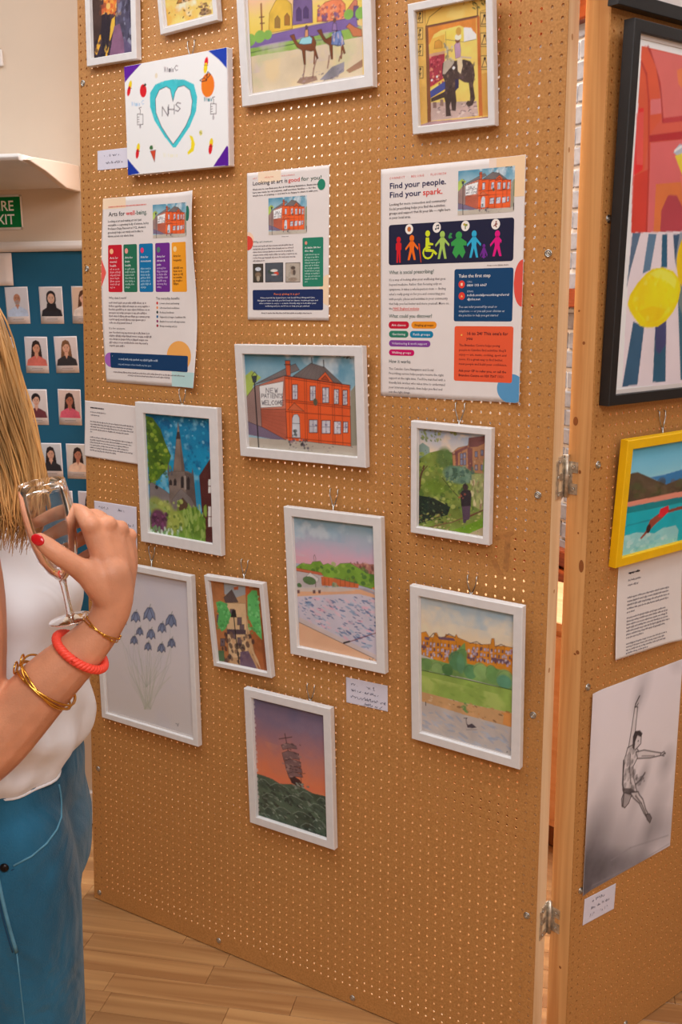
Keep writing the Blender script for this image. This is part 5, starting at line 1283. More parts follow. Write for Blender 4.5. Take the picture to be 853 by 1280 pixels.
    def scribble(s, runs, col=(84, 80, 98), seed=1, w=.35):
        """handwriting that cannot be read: runs = (x, y, length, height)"""
        g = random.Random(seed); V, F = [], []
        def seg(a, b):
            dx, dy = b[0] - a[0], b[1] - a[1]; l = math.hypot(dx, dy) or 1; nx, ny = -dy / l * w, dx / l * w; q = len(V)
            V.extend([s.pt(a[0] + nx, a[1] + ny, .0004), s.pt(b[0] + nx, b[1] + ny, .0004), s.pt(b[0] - nx, b[1] - ny, .0004), s.pt(a[0] - nx, a[1] - ny, .0004)]); F.append((q, q + 1, q + 2, q + 3))
        for x, y, L, h in runs:
            px = x; prev = None
            while px < x + L:
                if prev is not None and g.random() < .09: prev = None; px += h * .55
                ht = h * (g.choice((.5, .55, .6, .95)) if g.random() < .6 else .05); p = (px + ht * .28, y - ht)
                if prev: seg(prev, p)
                prev = p; px += h * g.uniform(.12, .24)
        return mobj('handwriting', V, F, flat(col), s.root)
    def image(s, name, img, x0, y0, x1, y1, lay=2):
        me = paint_mesh(name, img, (x1 - x0) / 1000, (y1 - y0) / 1000)
        n = len(me.vertices); co = np.empty(n * 3, np.float32); me.vertices.foreach_get('co', co); co = co.reshape(-1, 3)
        cx, cy = (x0 + x1) / 2, (y0 + y1) / 2
        out = [s.pt(cx + a * 1000, cy - c * 1000, 0.00015 * lay) for a, _, c in co]
        me.vertices.foreach_set('co', np.array(out, np.float32).ravel()); me.update()
        return new_obj(name, me, s.root)

NAVY, INK, RED, GREEN, PEACH = (22, 54, 98), (52, 44, 52), (226, 72, 62), (38, 120, 96), (250, 214, 172)
SMALL = IMG_BUILDING[::2, ::2]

# ---- A3 poster with the row of coloured figures
P = Sheet('poster', 'large white poster headed Find your people, with a row of rainbow figures', 'poster', plane1(1.0060, 1.5743, .297, .420, .3, 0, .0022), 297, 420, lambda x, y: 0.004 * max(0, (x - 255) / 42) ** 2 * (0.4 + 0.6 * abs(y - 210) / 210), 'wellbeing posters')
P.rrect('peach_block', 226, 0.6, 296, 67, 0, PEACH, 1); P.rrect('peach_corner', 226, 0.6, 240, 28, 0, (246, 222, 204), 1.5)
P.text('CONNECT  ·  BELONG  ·  FLOURISH', 19, 19.5, 5.6, RED, 0.0, fit=121, space=1.35)
P.text('Find your people.', 19, 36, 14.2, (34, 34, 84), .013, fit=120); P.text('Find your', 19, 52, 14.2, (34, 34, 84), .013, fit=68); P.text('spark.', 91.5, 52, 14.2, RED, .013, fit=41)
P.text('Looking for more connection and community?\nSocial prescribing helps you find the activities,\ngroups and support that fit your life — right here\nin your local area.', 19, 66.5, 6.6, INK, .006, 1.2, fit=131)
P.image('building_print', SMALL, 165, 16, 276, 91.5)
P.rrect('figure_panel', 18, 101, 277, 174, 5, (34, 34, 62), 1)
for cx in (63, 122, 181, 241): P.disc('badge', cx, 110.5, 8.5, 9, (246, 238, 230), 2)
P.disc('badge_mark', 63, 110.5, 4, 4.5, (206, 120, 60), 3); P.disc('badge_mark', 120, 113, 1.8, 1.6, (50, 60, 70), 3); P.disc('badge_mark', 125, 112, 1.8, 1.6, (50, 60, 70), 3); P.poly('badge_mark', [(121, 106), (127, 105), (127, 112), (126, 112), (126, 107.5), (122, 108), (122, 113), (121, 113)], (50, 60, 70), 3)
P.disc('badge_mark', 179, 108, 2.5, 2, (200, 170, 60), 3); P.disc('badge_mark', 183, 109, 2.5, 2, (140, 160, 60), 3); P.poly('badge_mark', [(180, 110), (182, 110), (182, 116), (180, 116)], (120, 130, 60), 3); P.disc('badge_mark', 242, 106.5, 1.5, 1.5, (150, 90, 80), 3); P.poly('badge_mark', [(240, 109), (243, 108), (245, 111), (242, 112), (244, 116), (242, 116), (240, 113), (237, 115), (237, 113), (239.5, 111)], (150, 90, 80), 3)
def figure(cx, y0, y1, col, k=1.0, arms=1.0, hy=6.0):
    h = y1 - y0
    P.disc('figure_head', cx, y0 + hy, 5.0 * k, hy, col, 2)
    b = y0 + 2 * hy - 1.5
    w = 5.5 * k; a = 15 * k * arms
    pts = [(cx - 2 * k, b - 1), (cx + 2 * k, b - 1), (cx + 3.5 * k, b + 1)]
    if arms > 0.5: pts += [(cx + a, b + 13), (cx + a - 1, b + 17), (cx + w, b + 9)]
    else: pts += [(cx + 6.5 * k, b + 3), (cx + 6.5 * k, b + 14)]
    pts += [(cx + w * .8, b + 15), (cx + 9 * k if arms > .5 else cx + 5 * k, y1), (cx + 4.5 * k if arms > .5 else cx + 1.5 * k, y1), (cx, b + 20), (cx - 4.5 * k if arms > .5 else cx - 1.5 * k, y1), (cx - 9 * k if arms > .5 else cx - 5 * k, y1), (cx - w * .8, b + 15)]
    if arms > 0.5: pts += [(cx - w, b + 9), (cx - a + 1, b + 17), (cx - a, b + 13)]
    else: pts += [(cx - 6.5 * k, b + 14), (cx - 6.5 * k, b + 3)]
    pts += [(cx - 3.5 * k, b + 1)]
    P.poly('figure', pts, col, 2)
figure(40, 123, 170, (216, 30, 40), .95, 0.3, 5.5); figure(69, 121, 166, (244, 112, 24), 1.0, 0.95); figure(134, 117, 166, (170, 204, 96), 1.05, 0.95); figure(199, 119, 166, (52, 176, 218), 1.0, 0.95); figure(245, 121, 165, (228, 22, 130), 1.0, .95); figure(219, 143, 166, (120, 44, 150), .55, .9, 3.4)
P.disc('figure_head', 168, 126, 6.5, 6.5, (60, 160, 76), 2); P.poly('figure', [(163, 131), (173, 131), (184, 138), (184, 144), (177, 144), (182, 156), (176, 166), (169, 158), (163, 166), (155, 156), (160, 144), (153, 144), (152, 138)], (60, 160, 76), 2)
P.poly('walking_stick', [(83, 137), (86, 137), (90, 171), (88.5, 171)], (216, 70, 24), 2); P.poly('leaf_sprig', [(146, 128), (150, 121), (155, 122), (152, 126), (155, 130), (148, 131)], (60, 150, 80), 2)
P.disc('figure_head', 103, 120, 5, 5.5, (214, 226, 40), 2); P.poly('figure', [(99, 127), (106, 127), (107, 136), (115, 138), (115, 141), (104, 141), (105, 147), (116, 149), (124, 156), (121, 159), (113, 153), (98, 152)], (214, 226, 40), 2)
for a0 in range(0, 360, 30):
    a, b = math.radians(a0), math.radians(a0 + 30)
    if 300 <= a0 or a0 < 0: continue
    P.poly('wheel_arc', [(104 + 12 * math.cos(a), 154 + 12 * math.sin(a)), (104 + 12 * math.cos(b), 154 + 12 * math.sin(b)), (104 + 8.5 * math.cos(b), 154 + 8.5 * math.sin(b)), (104 + 8.5 * math.cos(a), 154 + 8.5 * math.sin(a))], (214, 226, 40), 2.2)
P.text('What is social prescribing?', 19, 190.5, 9.4, (58, 92, 84), .004, fit=98)
P.text("It's a way of looking after your wellbeing that goes\nbeyond medicine. Rather than focusing only on\nsymptoms, it takes a whole-person view — finding\nwhat's really going on for you and connecting you\nwith people, places and activities in your community\nthat help you feel better and more yourself. More on\nthe", 19, 203, 6.4, (86, 76, 82), .002, 1.38, fit=130)
P.text('NHS England website', 28, 256, 6.4, RED, .004, fit=58); P.rrect('underline', 28, 257.2, 86, 257.9, 0, RED, 3)
P.text('What could you discover?', 19, 271, 9.4, (58, 92, 84), .004, fit=95)
for x0, y0, x1, y1, c, tx, tc in ((18, 278, 64, 291.5, (200, 22, 52), 'Art classes', (250, 240, 240)), (69, 278, 124, 291, (242, 150, 30), 'Singing groups', (60, 40, 30)), (19, 295.5, 62.5, 308, (44, 128, 102), 'Gardening', (240, 245, 240)), (66, 295.5, 117, 308, (20, 132, 172), 'Faith groups', (240, 245, 250)), (19, 313, 111, 325, (136, 66, 156), 'Volunteering & work support', (240, 230, 245)), (19, 330.5, 76, 342, (204, 10, 100), 'Walking groups', (250, 235, 240))):
    P.rrect('pill', x0, y0, x1, y1, (y1 - y0) / 2 - .2, c, 1); P.text(tx, x0 + 7, (y0 + y1) / 2 + 2, 5.8, tc, .008, fit=x1 - x0 - 14)
P.text('How it works', 19, 356, 9.4, (70, 84, 84), .003, fit=48)
P.text("The Camden Care Navigation and Social\nPrescribing service helps people receive the right\nsupport at the right time. You'll be matched with a\nfriendly link worker who takes time to understand\nyour interests and goals, then helps you find and\njoin the right things.", 19, 369, 6.4, (86, 76, 82), .002, 1.38, fit=125)
P.rrect('blue_panel', 160, 185, 278, 277.5, 4, (20, 68, 112), 1); P.text('Take the first step', 169, 200, 8.2, (244, 240, 236), .006, fit=64)
P.disc('red_dot', 175.5, 212, 6.5, 6.8, (232, 66, 52), 2); P.disc('red_dot', 176, 232.5, 6.5, 6.8, (232, 66, 52), 2); P.rrect('phone_mark', 173.5, 209.5, 177.5, 214.5, .5, (250, 220, 190), 3); P.poly('envelope_mark', [(173.5, 234.5), (176, 230.5), (178.5, 234.5)], (250, 190, 110), 3)
P.text('CALL', 186, 209, 4.4, (196, 206, 222), 0, fit=11); P.text('0800 193 6067', 186, 216, 6.2, (246, 246, 248), .01, fit=40); P.text('EMAIL', 187, 226, 4.4, (196, 206, 222), 0, fit=13); P.text('nclicb.socialprescribingreferral\n@nhs.net', 187, 233, 6.0, (240, 242, 246), .008, 1.2, fit=83)
P.text('You can refer yourself by email or\ntelephone — or you ask your clinician at\nthe practice to help you get started', 170, 253.5, 5.6, (214, 222, 232), .002, 1.34, shear=.2, fit=92)
P.rrect('orange_panel', 162, 286, 281, 385, 4, (238, 94, 56), 1)
P.text("16 to 24? This one's for\nyou", 187, 301.5, 7.6, (72, 26, 40), .012, 1.15, fit=84); P.disc('spark_mark', 177, 302, 1.6, 1.6, (252, 200, 90), 3)
P.text("The Brandon Centre helps young\npeople in Camden find activities they'll\nenjoy — art, music, cooking, sport and\nmore. It's a great way to find better,\nmeet people and build your confidence.", 172, 322, 6.0, (96, 34, 40), .003, 1.4, fit=98)
P.text('Ask your GP to refer you, or call the\nBrandon Centre on 020 7267 1321.', 172, 368, 6.0, (72, 22, 34), .012, 1.4, fit=97)
P.shape('coral_arc', [279 + 17.5 * k / 10 for k in range(11)], lambda x: 212 - 40 * math.sin(math.acos(max(-1, min(1, 1 - (x - 279) / 17.5)))), lambda x: 212 + 40 * math.sin(math.acos(max(-1, min(1, 1 - (x - 279) / 17.5)))), (232, 86, 72), 2)
P.disc('blue_circle', 280, 395, 29, 26, (92, 156, 202), 0.6, (251, 296.5, 0, 419.5))
P.greek(226, 181, 50, 1, 3.0, (150, 138, 136))

# ---- A4 poster
P = Sheet('poster', 'small white poster headed Looking at art is good for you', 'poster', plane1(.6291, 1.6538, .2110, .2950, .05, 0, .002), 211, 295, lambda x, y: 0.0025 * max(0, (30 - x) / 30) ** 2 * (y / 295), 'wellbeing posters')
P.rrect('peach_block', 30, .5, 90, 22, 0, (252, 226, 196), .5); P.disc('peach_glow', 210, 236, 22, 30, (250, 218, 182), .5, (180, 210.5)); P.disc('peach_glow', 3, 134, 14, 17, (250, 210, 180), .5, (.5, 40))
P.text('ART    ·    HEALTH    ·    WELLBEING', 16, 13, 3.6, RED, 0, fit=109, space=1.3)
P.text('Looking at art is', 15, 25, 10.8, (40, 40, 60), .004, fit=91); P.text('good', 109, 25, 10.8, (226, 64, 56), .006, fit=29); P.text('for you!', 142, 25, 10.8, (44, 88, 76), .002, fit=50)
P.text('Welcome to our first-ever Art & Wellbeing Exhibition. Every piece\nhere was made by our patients, staff and their families — for the\nsimple love of creating — and we’re so happy to share it with you.', 15, 35, 4.6, (40, 36, 46), .014, 1.3, fit=170)
P.disc('green_circle', 192, 35, 9.6, 10.4, (40, 136, 106), 2); P.image('building_print', SMALL, 57, 53, 156, 125); P.greek(92, 130, 22, 1, 2.6, (150, 140, 138))
P.disc('red_circle', 1, 139, 14, 14.5, (228, 72, 56), 2, (.4, 20)); P.text('Why art matters', 15, 139, 5.4, (70, 92, 88), .002, fit=52)
P.greek(15, 147, 118, 6, 3.9, (134, 122, 124), 1.5, 0, .28, 4)
for (x0, y0, x1, y1), bg, blobs in (((14, 181, 42, 219), (66, 58, 50), [(.5, .28, .28, .14, (206, 212, 220)), (.5, .6, .3, .2, (124, 104, 84)), (.5, .8, .16, .2, (170, 156, 136))]), ((47, 180, 95, 219), (78, 82, 90), [(.35, .45, .2, .16, (60, 72, 60)), (.5, .4, .2, .1, (222, 216, 210)), (.62, .56, .13, .13, (206, 66, 44)), (.5, .62, .16, .06, (190, 190, 190))]), ((101, 181, 139, 220), (176, 164, 150), [(.5, .45, .14, .24, (150, 132, 116)), (.52, .26, .16, .12, (76, 62, 56)), (.6, .5, .1, .2, (88, 74, 66)), (.5, .86, .3, .14, (146, 128, 112))])):
    c = Cv(36, 48, bg, int(x0)); c.mottle(tuple(int(v * .8) for v in bg), .5, 4, .5)
    for u, v, a, b, k in blobs: c.ell(u, v, a, b, k, .95, .3, 0, .15)
    P.rrect('photo_edge', x0, y0, x1, y1, 0, (60, 52, 48), 1); P.image('photo_print', c.out(), x0 + 1, y0 + 1, x1 - 1, y1 - 1, 2)
P.rrect('green_panel', 145, 134, 197, 229, 3, (42, 132, 104), 1); P.disc('red_mark', 154, 144, 3.2, 3.4, (232, 150, 130), 2); P.text('A little lift for\nthe day', 151, 155, 5.0, (244, 248, 244), .014, 1.2, fit=40)
P.greek(151, 168, 40, 11, 4.0, (176, 212, 198), 1.31, 0, .2, 5)
P.rrect('navy_panel', 13, 234, 197, 275, 3, (30, 46, 94), 1); P.text('Fancy giving it a go?', 70, 244.5, 5.2, (240, 130, 80), .01, fit=67)
P.text('If the artwork has inspired you, our Social Prescribing and Care\nNavigation team can help you find local art classes, creative groups and\nother activities to enjoy — a warm, friendly way to look after your\nwellbeing and yes, we’d love to help you get started.', 105, 251.5, 4.2, (238, 240, 246), .008, 1.32, 'CENTER', fit=158)
P.greek(36, 282, 138, 1, 3.4, (134, 122, 122), 1, .1, 1, 6)

# ---- A3 poster with five coloured columns, its edges curling
P = Sheet('poster', 'large white poster headed Arts for well-being, with five coloured columns, curling edges', 'poster', plane1(.2285, 1.5668, .297, .420, -.3, 0, .002), 297, 420, lambda x, y: 0.016 * max(0, (x - 230) / 67) ** 2 * (0.5 + 0.5 * math.cos((y - 60) / 420 * 6.28)) + 0.010 * max(0, (40 - x) / 40) ** 2 * math.sin(math.pi * min(1, max(0, y / 420))), 'wellbeing posters')
P.rrect('peach_block', .5, .5, 76, 24, 0, (250, 222, 190), .5); P.rrect('teal_block', 218, 386, 296, 419, 0, (190, 224, 222), .5)
P.greek(19, 21, 137, 1, 3.6, (232, 120, 110), 1, 0, 1, 7, caps=True)
P.text('Arts for', 19, 40.5, 13.8, (36, 36, 48), .004, fit=54); P.text('well', 76.5, 40.5, 13.8, (226, 64, 66), .01, fit=29); P.text('-being.', 106, 40.5, 13.8, (46, 96, 82), .003, fit=38)
P.text('Looking at art and making art isn’t just\nenjoyable — a growing body of science, led by\nProfessor Daisy Fancourt at UCL, shows it\ngenuinely helps our minds and bodies to\nthrive across our whole lives.', 17, 54, 7.0, (46, 42, 52), .008, 1.18, fit=133)
P.disc('green_circle', 276, 46, 9, 16, (34, 120, 98), 1.5); P.image('building_print', SMALL, 163, 22, 272, 94)
for (x0, x1), c, tt, tc in (((17, 61), (204, 24, 44), 'Arts for\nmental\nhealth', (246, 230, 230)), ((66, 110.5), (36, 112, 82), 'Arts for\nbrain\nhealth', (226, 240, 232)), ((117.5, 162), (10, 116, 172), 'Arts for\nmovement', (226, 238, 246)), ((169.5, 215), (112, 42, 142), 'Arts for\nstress &\npain', (238, 226, 244)), ((221, 268), (248, 164, 38), 'Arts for\nlongevity', (84, 50, 20))):
    P.rrect('column', x0, 104.5, x1, 211, 3.5, c, 1)
    P.disc('column_mark', x0 + 10, 119, 5.5, 6, {204: (250, 190, 140), 36: (240, 160, 150), 10: (226, 60, 110), 112: (90, 130, 110), 248: (250, 214, 150)}[c[0]], 2)
    P.text(tt, x0 + 5, 136, 7.0, tc, .012, 1.25, fit=26 if 'movement' not in tt else 33); P.greek(x0 + 5, 161, 35, 7 if c[0] != 248 else 6, 5.8, tuple((2 * a + b) // 3 for a, b in zip(tc, c)), 1.18, 0, .5, c[0])
P.text('Why does it work?', 17, 226.5, 7.4, (70, 64, 70), .002, fit=57)
P.greek(17, 237, 136, 7, 5.6, (140, 126, 128), 1.36, 0, .55, 8)
P.text('It’s for everyone', 16, 296, 7.0, (84, 76, 80), .002, fit=51)
P.greek(16, 305, 143, 5, 5.6, (140, 126, 128), 1.36, 0, .35, 9)
P.text('The everyday benefits', 170, 227.5, 7.6, (84, 76, 80), .002, fit=74)
for k, (c, tx) in enumerate((((214, 60, 60), 'Lowers stress and anxiety'), ((240, 150, 90), 'Lifts mood and confidence'), ((56, 70, 66), 'Reduces loneliness'), ((46, 110, 160), 'Supports a longer, healthier life'), ((150, 50, 110), 'Builds focus and self-expression'), ((170, 30, 60), 'Brings meaning and joy'))):
    P.disc('bullet', 174, 235.5 + k * 10, 3, 3.2, c, 1); P.text(tx, 182, 237.8 + k * 10, 5.8, (60, 52, 58), .008, fit=len(tx) * 2.45)
P.disc('orange_circle', 242, 352, 39, 34, (246, 176, 92), .8); P.disc('purple_circle', 17, 367, 17, 17, (172, 104, 190), .8, (.5, 40)); P.rrect('navy_panel', 17, 350, 271, 385.5, 4, (18, 60, 104), 1.6)
P.disc('quote_mark', 26, 358, 2.4, 2.2, (222, 228, 236), 3); P.greek(35, 366, 150, 1, 6.0, (176, 192, 212), 1, 0, 1, 10); P.greek(35, 378, 128, 1, 5.2, (150, 172, 198), 1, 0, 1, 11)
P.greek(18, 396, 252, 2, 4.4, (130, 116, 118), 1.4, 0, .55, 12, .5)
# corner flag of red print at the left edge
P.shape('coral_arc', [.4 + 11 * k / 10 for k in range(11)], lambda x: 134 + 33 * (x / 12), lambda x: 200 - 33 * (x / 12), (232, 96, 86), 1)

# ------------------------------------------------------------------ typed and handwritten sheets
S = Sheet('typed_sheet', 'typed paper sheet beside the church picture, top left of the board', 'paper', plane1(.0950, 1.2400, .190, .136, -1.4, 0, .001), 190, 136, lambda x, y: 0.003 * (y / 136) ** 2)
S.greek(20, 17, 54, 1, 4.2, INK, 1, .2, 1, 21, caps=True); S.greek(20, 27, 56, 2, 4.0, (126, 118, 122), 1.8, 0, .6, 22)
S.greek(20, 50, 152, 5, 4.2, (120, 112, 116), 1.5, 0, .06, 23); S.greek(20, 88, 152, 6, 4.2, (120, 112, 116), 1.5, 0, .62, 24)
S = Sheet('handwritten_note', 'white note with handwriting pinned behind the raised hand', 'paper', plane1(.1033, 1.0159, .1495, .1030, .3, 0, .001), 150, 103, lambda x, y: 0.004 * (x / 150) ** 2, None, M_CARD)
S.scribble([(14, 17, 36, 6), (84, 17, 26, 7), (14, 34, 14, 7), (34, 50, 106, 7), (60, 65, 80, 7), (80, 78, 52, 7), (92, 88, 50, 7), (94, 98, 48, 7)], seed=31)
S = Sheet('title_card', 'small handwritten white card tucked behind the heart canvas', 'card', plane1(.1165, 1.8621, .1090, .0430, -.7, 0, .001), 109, 43, bend0, 'handwritten title cards', M_CARD)
S.scribble([(22, 15, 66, 6), (28, 31, 58, 6)], seed=32)
S = Sheet('title_card', 'small handwritten white card between the pool and ship pictures', 'card', plane1(.8305, .7439, .1020, .0560, 1.4, 0, .001), 102, 56, bend0, 'handwritten title cards', M_CARD)
S.scribble([(12, 15, 18, 8), (50, 17, 22, 8), (12, 28, 68, 5), (11, 43, 86, 7), (44, 53, 44, 6)], (60, 58, 84), seed=33)
S = Sheet('typed_sheet', 'typed paper sheet hanging below the yellow frame', 'paper', plane2(.1965, .968, .210, .194, -1.4, 0, .0007), 210, 194, lambda x, y: (y / 194) ** 2 * (0.007 + 0.006 * max(0, (x - 160) / 50) ** 2))
S.greek(32, 31, 43, 1, 5.6, INK, 1, .2, 1, 25); S.greek(32, 45, 44, 2, 5.0, (136, 130, 136), 1.9, 0, .8, 26)
S.greek(32, 79, 142, 5, 4.8, (130, 124, 130), 1.5, 0, .2, 27); S.greek(32, 119, 142, 7, 4.8, (130, 124, 130), 1.35, 0, .4, 28); S.greek(32, 170, 142, 4, 4.8, (130, 124, 130), 1.25, 0, .5, 29)
S = Sheet('charcoal_drawing', 'unframed charcoal drawing of a leaping dancer on pale paper', 'drawing', plane2(.1755, .6095, .297, .421, -.3, 0, .0012), 297, 421, lambda x, y: 0.004 * max(0, (40 - x) / 40) ** 2)
S.image('charcoal_print', art_dancer(), .4, .4, 296.6, 420.6, 1)
S = Sheet('title_card', 'small handwritten white card under the dancer drawing', 'card', plane2(.0866, .3563, .0999, .0569, -2.5, 0, .001), 100, 57, bend0, 'handwritten title cards', M_CARD)
S.scribble([(24, 15, 40, 7), (22, 30, 60, 6), (20, 46, 18, 7), (52, 46, 24, 7)], seed=34)
# ================================================================== things on the cream wall (x along the wall, y into it, z up)
def on_wall(x, z, out=0.0):
    return MW_WALL @ Matrix.Translation((x, -out, z))

# wedge shaped shelf
def prism(name, poly, x0, x1, m, parent):
    """poly in (y, z), extruded along x"""
    n = len(poly)
    V = [(x0, y, z) for y, z in poly] + [(x1, y, z) for y, z in poly]
    F = [tuple(range(n))[::-1], tuple(range(n, 2 * n))] + [(i, (i + 1) % n, n + (i + 1) % n, n + i) for i in range(n)]
    o = mobj(name, V, F, m, parent)
    b = o.modifiers.new('soft', 'BEVEL'); b.width = 0.0025; b.segments = 2; b.limit_method = 'ANGLE'
    return o
sh = thing('wall_shelf', 'white wedge shaped shelf on the cream wall above the exit sign', 'shelf', on_wall(0, 1.86))
prism('shelf_board', [(0.0, 0.030), (-0.285, 0.030), (-0.290, 0.022), (-0.285, 0.014), (-0.20, 0.008), (0.0, -0.022)], -1.30, 0.082, M_TRIMW, sh)
prism('end_bracket', [(0.0, 0.034), (-0.10, 0.032), (-0.24, 0.026), (-0.275, 0.016), (-0.19, 0.0), (-0.08, -0.030), (0.0, -0.032)], 0.0825, 0.100, mat('cream_gloss', (226, 208, 190), 0.45), sh)

# exit sign
sg = Sheet('exit_sign', 'green and white FIRE EXIT sign on the cream wall', 'sign', on_wall(-.1803, 1.7804, .002), 220, 91, bend0, None, M_TRIMW, 4, 4)
sg.rrect('green_field', 5, 5.5, 215, 84.5, 2, (0, 122, 62), 1)
sg.text('FIRE', 196, 41, 37, (246, 246, 240), .012, align='RIGHT', sx=.95); sg.text('EXIT', 196, 76, 37, (246, 246, 240), .012, align='RIGHT', sx=.95)
sg.rrect('door_symbol', 18, 16, 42, 74, 0, (246, 246, 240), 2); sg.poly('arrow_symbol', [(50, 36), (66, 36), (66, 28), (82, 45), (66, 62), (66, 54), (50, 54)], (246, 246, 240), 2)
mm = on_wall(-.0735, 1.7385, .0022); mm = mm @ Matrix.Rotation(math.radians(90), 4, 'X'); new_obj('fixing_screw', HEAD, sg.root, sg.root.matrix_world.inverted() @ mm)
mm = on_wall(-.0735, 1.8225, .0022); mm = mm @ Matrix.Rotation(math.radians(90), 4, 'X'); new_obj('fixing_screw', HEAD, sg.root, sg.root.matrix_world.inverted() @ mm)
# small plate near the top
pl = thing('wall_plate', 'small white plate high on the cream wall at the left edge', 'plate', on_wall(-.137, 2.1675))
bbox('plate', -.0425, .0425, -0.008, 0.0, -.0205, .0205, M_TRIMW, pl); bbox('switch_slot', .012, .030, -0.0095, -0.008, .004, .012, mat('dark_switch', (70, 66, 64), 0.5), pl, None, 0.0005)
bbox('clip', .020, .036, -0.006, 0.0, .024, .029, M_TRIMW, pl, None, .001)

# notice board with staff photographs
M_TEAL = mat('teal_felt', (14, 92, 126), 0.75, noise=(5, 0.10), bump=(900, 0.15))
nb = thing('notice_board', 'teal notice board with white rail, hung with photo cards', 'notice board', on_wall(0, 0))
bbox('felt_panel', -1.1, .42, -0.012, 0.0, .56, 1.676, M_TEAL, nb, None, .001)
prism('top_rail', [(0, 1.676), (-0.020, 1.676), (-0.026, 1.682), (-0.026, 1.690), (-0.018, 1.703), (0, 1.703)], -1.12, .44, M_TRIMW, nb)
bbox('bottom_rail', -1.12, .44, -0.02, 0, .54, .56, M_TRIMW, nb)
bbox('side_rail', .42, .44, -0.02, 0, .56, 1.676, M_TRIMW, nb)
sheet = Sheet('notice_sheet', 'blank white sheet at the top left of the notice board', 'paper', on_wall(-.2035, 1.631, .0135), 200, 86, lambda x, y: 0.004 * (x / 200) ** 2, None, None, 8, 6)
M_PCARD = mat('white_photo_card', (240, 237, 241), 0.7, spec=0.3)
CARDS = [
    (-.0988, 1.535, dict(bg=(206, 206, 214), hair=(170, 160, 150), skin=(176, 124, 98), top=(176, 192, 216), bald=True, beard=True, long=False), 'photo card of a bald bearded man in a pale blue shirt'),
    (.0013, 1.535, dict(bg=(206, 204, 206), hair=(36, 32, 36), skin=(206, 168, 146), top=(40, 38, 44), scarf=True, long=False), 'photo card of a person in a dark headscarf and dark top'),
    (.0950, 1.535, dict(bg=(216, 190, 170), hair=(90, 60, 44), skin=(214, 170, 146), top=(216, 206, 200)), 'photo card half hidden behind the screen, top row'),
    (-.1530, 1.400, dict(bg=(206, 196, 190), hair=(60, 44, 38), skin=(206, 164, 140), top=(52, 50, 56)), 'photo card half hidden by the blonde hair, second row'),
    (-.0525, 1.4015, dict(bg=(206, 200, 204), hair=(50, 34, 30), skin=(196, 140, 112), top=(196, 104, 92)), 'photo card of a long haired person in a coral top'),
    (.0360, 1.4025, dict(bg=(216, 206, 206), hair=(120, 84, 56), skin=(206, 158, 132), top=(48, 46, 48)), 'photo card of a brown haired person in a black jacket'),
    (-.0640, 1.2580, dict(bg=(214, 206, 206), hair=(34, 28, 32), skin=(206, 160, 138), top=(104, 52, 60), long=False), 'photo card of a short haired person in a maroon blouse'),
    (.0359, 1.2590, dict(bg=(210, 190, 182), hair=(44, 30, 28), skin=(168, 104, 80), top=(206, 92, 112)), 'photo card of a dark haired person in pink under a pale jacket'),
    (-.0310, 1.1085, dict(bg=(196, 200, 206), hair=(40, 32, 34), skin=(200, 152, 128), top=(44, 42, 46)), 'photo card of a dark long haired person just above the wine glass'),
    (.0503, 1.1080, dict(bg=(206, 204, 200), hair=(52, 38, 34), skin=(176, 116, 92), top=(222, 186, 160)), 'photo card of a person in a cream top beside the screen edge'),
    (-.1170, 1.1060, dict(bg=(222, 220, 222), hair=(70, 50, 40), skin=(206, 160, 138), top=(90, 80, 90)), 'photo card behind the wine glass rim, mostly hidden by hair'),
    (-.0071, .9740, dict(bg=(200, 200, 210), hair=(60, 46, 40), skin=(196, 150, 128), top=(120, 96, 110)), 'photo card behind the fingers, bottom row, left of two'),
    (.0776, .9740, dict(bg=(200, 196, 206), hair=(50, 40, 40), skin=(190, 140, 116), top=(70, 80, 110)), 'photo card behind the hand, bottom row, next to the screen edge'),
]
for k, (x, z, kw, lb) in enumerate(CARDS):
    C_ = Sheet('photo_card', lb, 'photo card', on_wall(x, z, .0130) @ Matrix.Rotation(math.radians(((k * 37) % 5 - 2) * .5), 4, 'Y'), 68, 99, bend0, 'staff photo cards on the notice board', M_PCARD, 3, 3)
    C_.image('portrait_print', art_portrait(k + 3, **kw), 2.5, 3, 65.5, 79, 1)
    C_.rrect('caption_line', 18, 85.8, 50, 87.0, 0, (150, 146, 150), 1); C_.rrect('caption_line', 13, 90.8, 55, 91.8, 0, (184, 180, 186), 1)
# ================================================================== the woman with the glass
PX = Vector((0.82334, 0.56755, 0)); PY = Vector((-0.56755, 0.82334, 0))
PO = Vector((0.83611, -0.87001, 0))
MWP = Matrix(((PX.x, PY.x, 0, PO.x), (PX.y, PY.y, 0, PO.y), (0, 0, 1, 0), (0, 0, 0, 1)))   # x the way she faces, y away from the camera
def skin_mat():
    m = mat('skin', (212, 146, 112), 0.46, spec=0.35, sss=0.10, noise=(26, 0.13), bump=(420, 0.22))
    return m
M_SKIN = skin_mat()

def spline(P, n):
    """Catmull-Rom through points (tuples of any length)"""
    P = [np.array(p, float) for p in P]
    Q = [2 * P[0] - P[1]] + P + [2 * P[-1] - P[-2]]
    out = []
    for i in range(1, len(Q) - 2):
        a, b, c, d = Q[i - 1], Q[i], Q[i + 1], Q[i + 2]
        for k in range(n):
            t = k / n
            out.append(0.5 * ((2 * b) + (c - a) * t + (2 * a - 5 * b + 4 * c - d) * t * t + (3 * b - a - 3 * c + d) * t ** 3))
    out.append(P[-1])
    return out

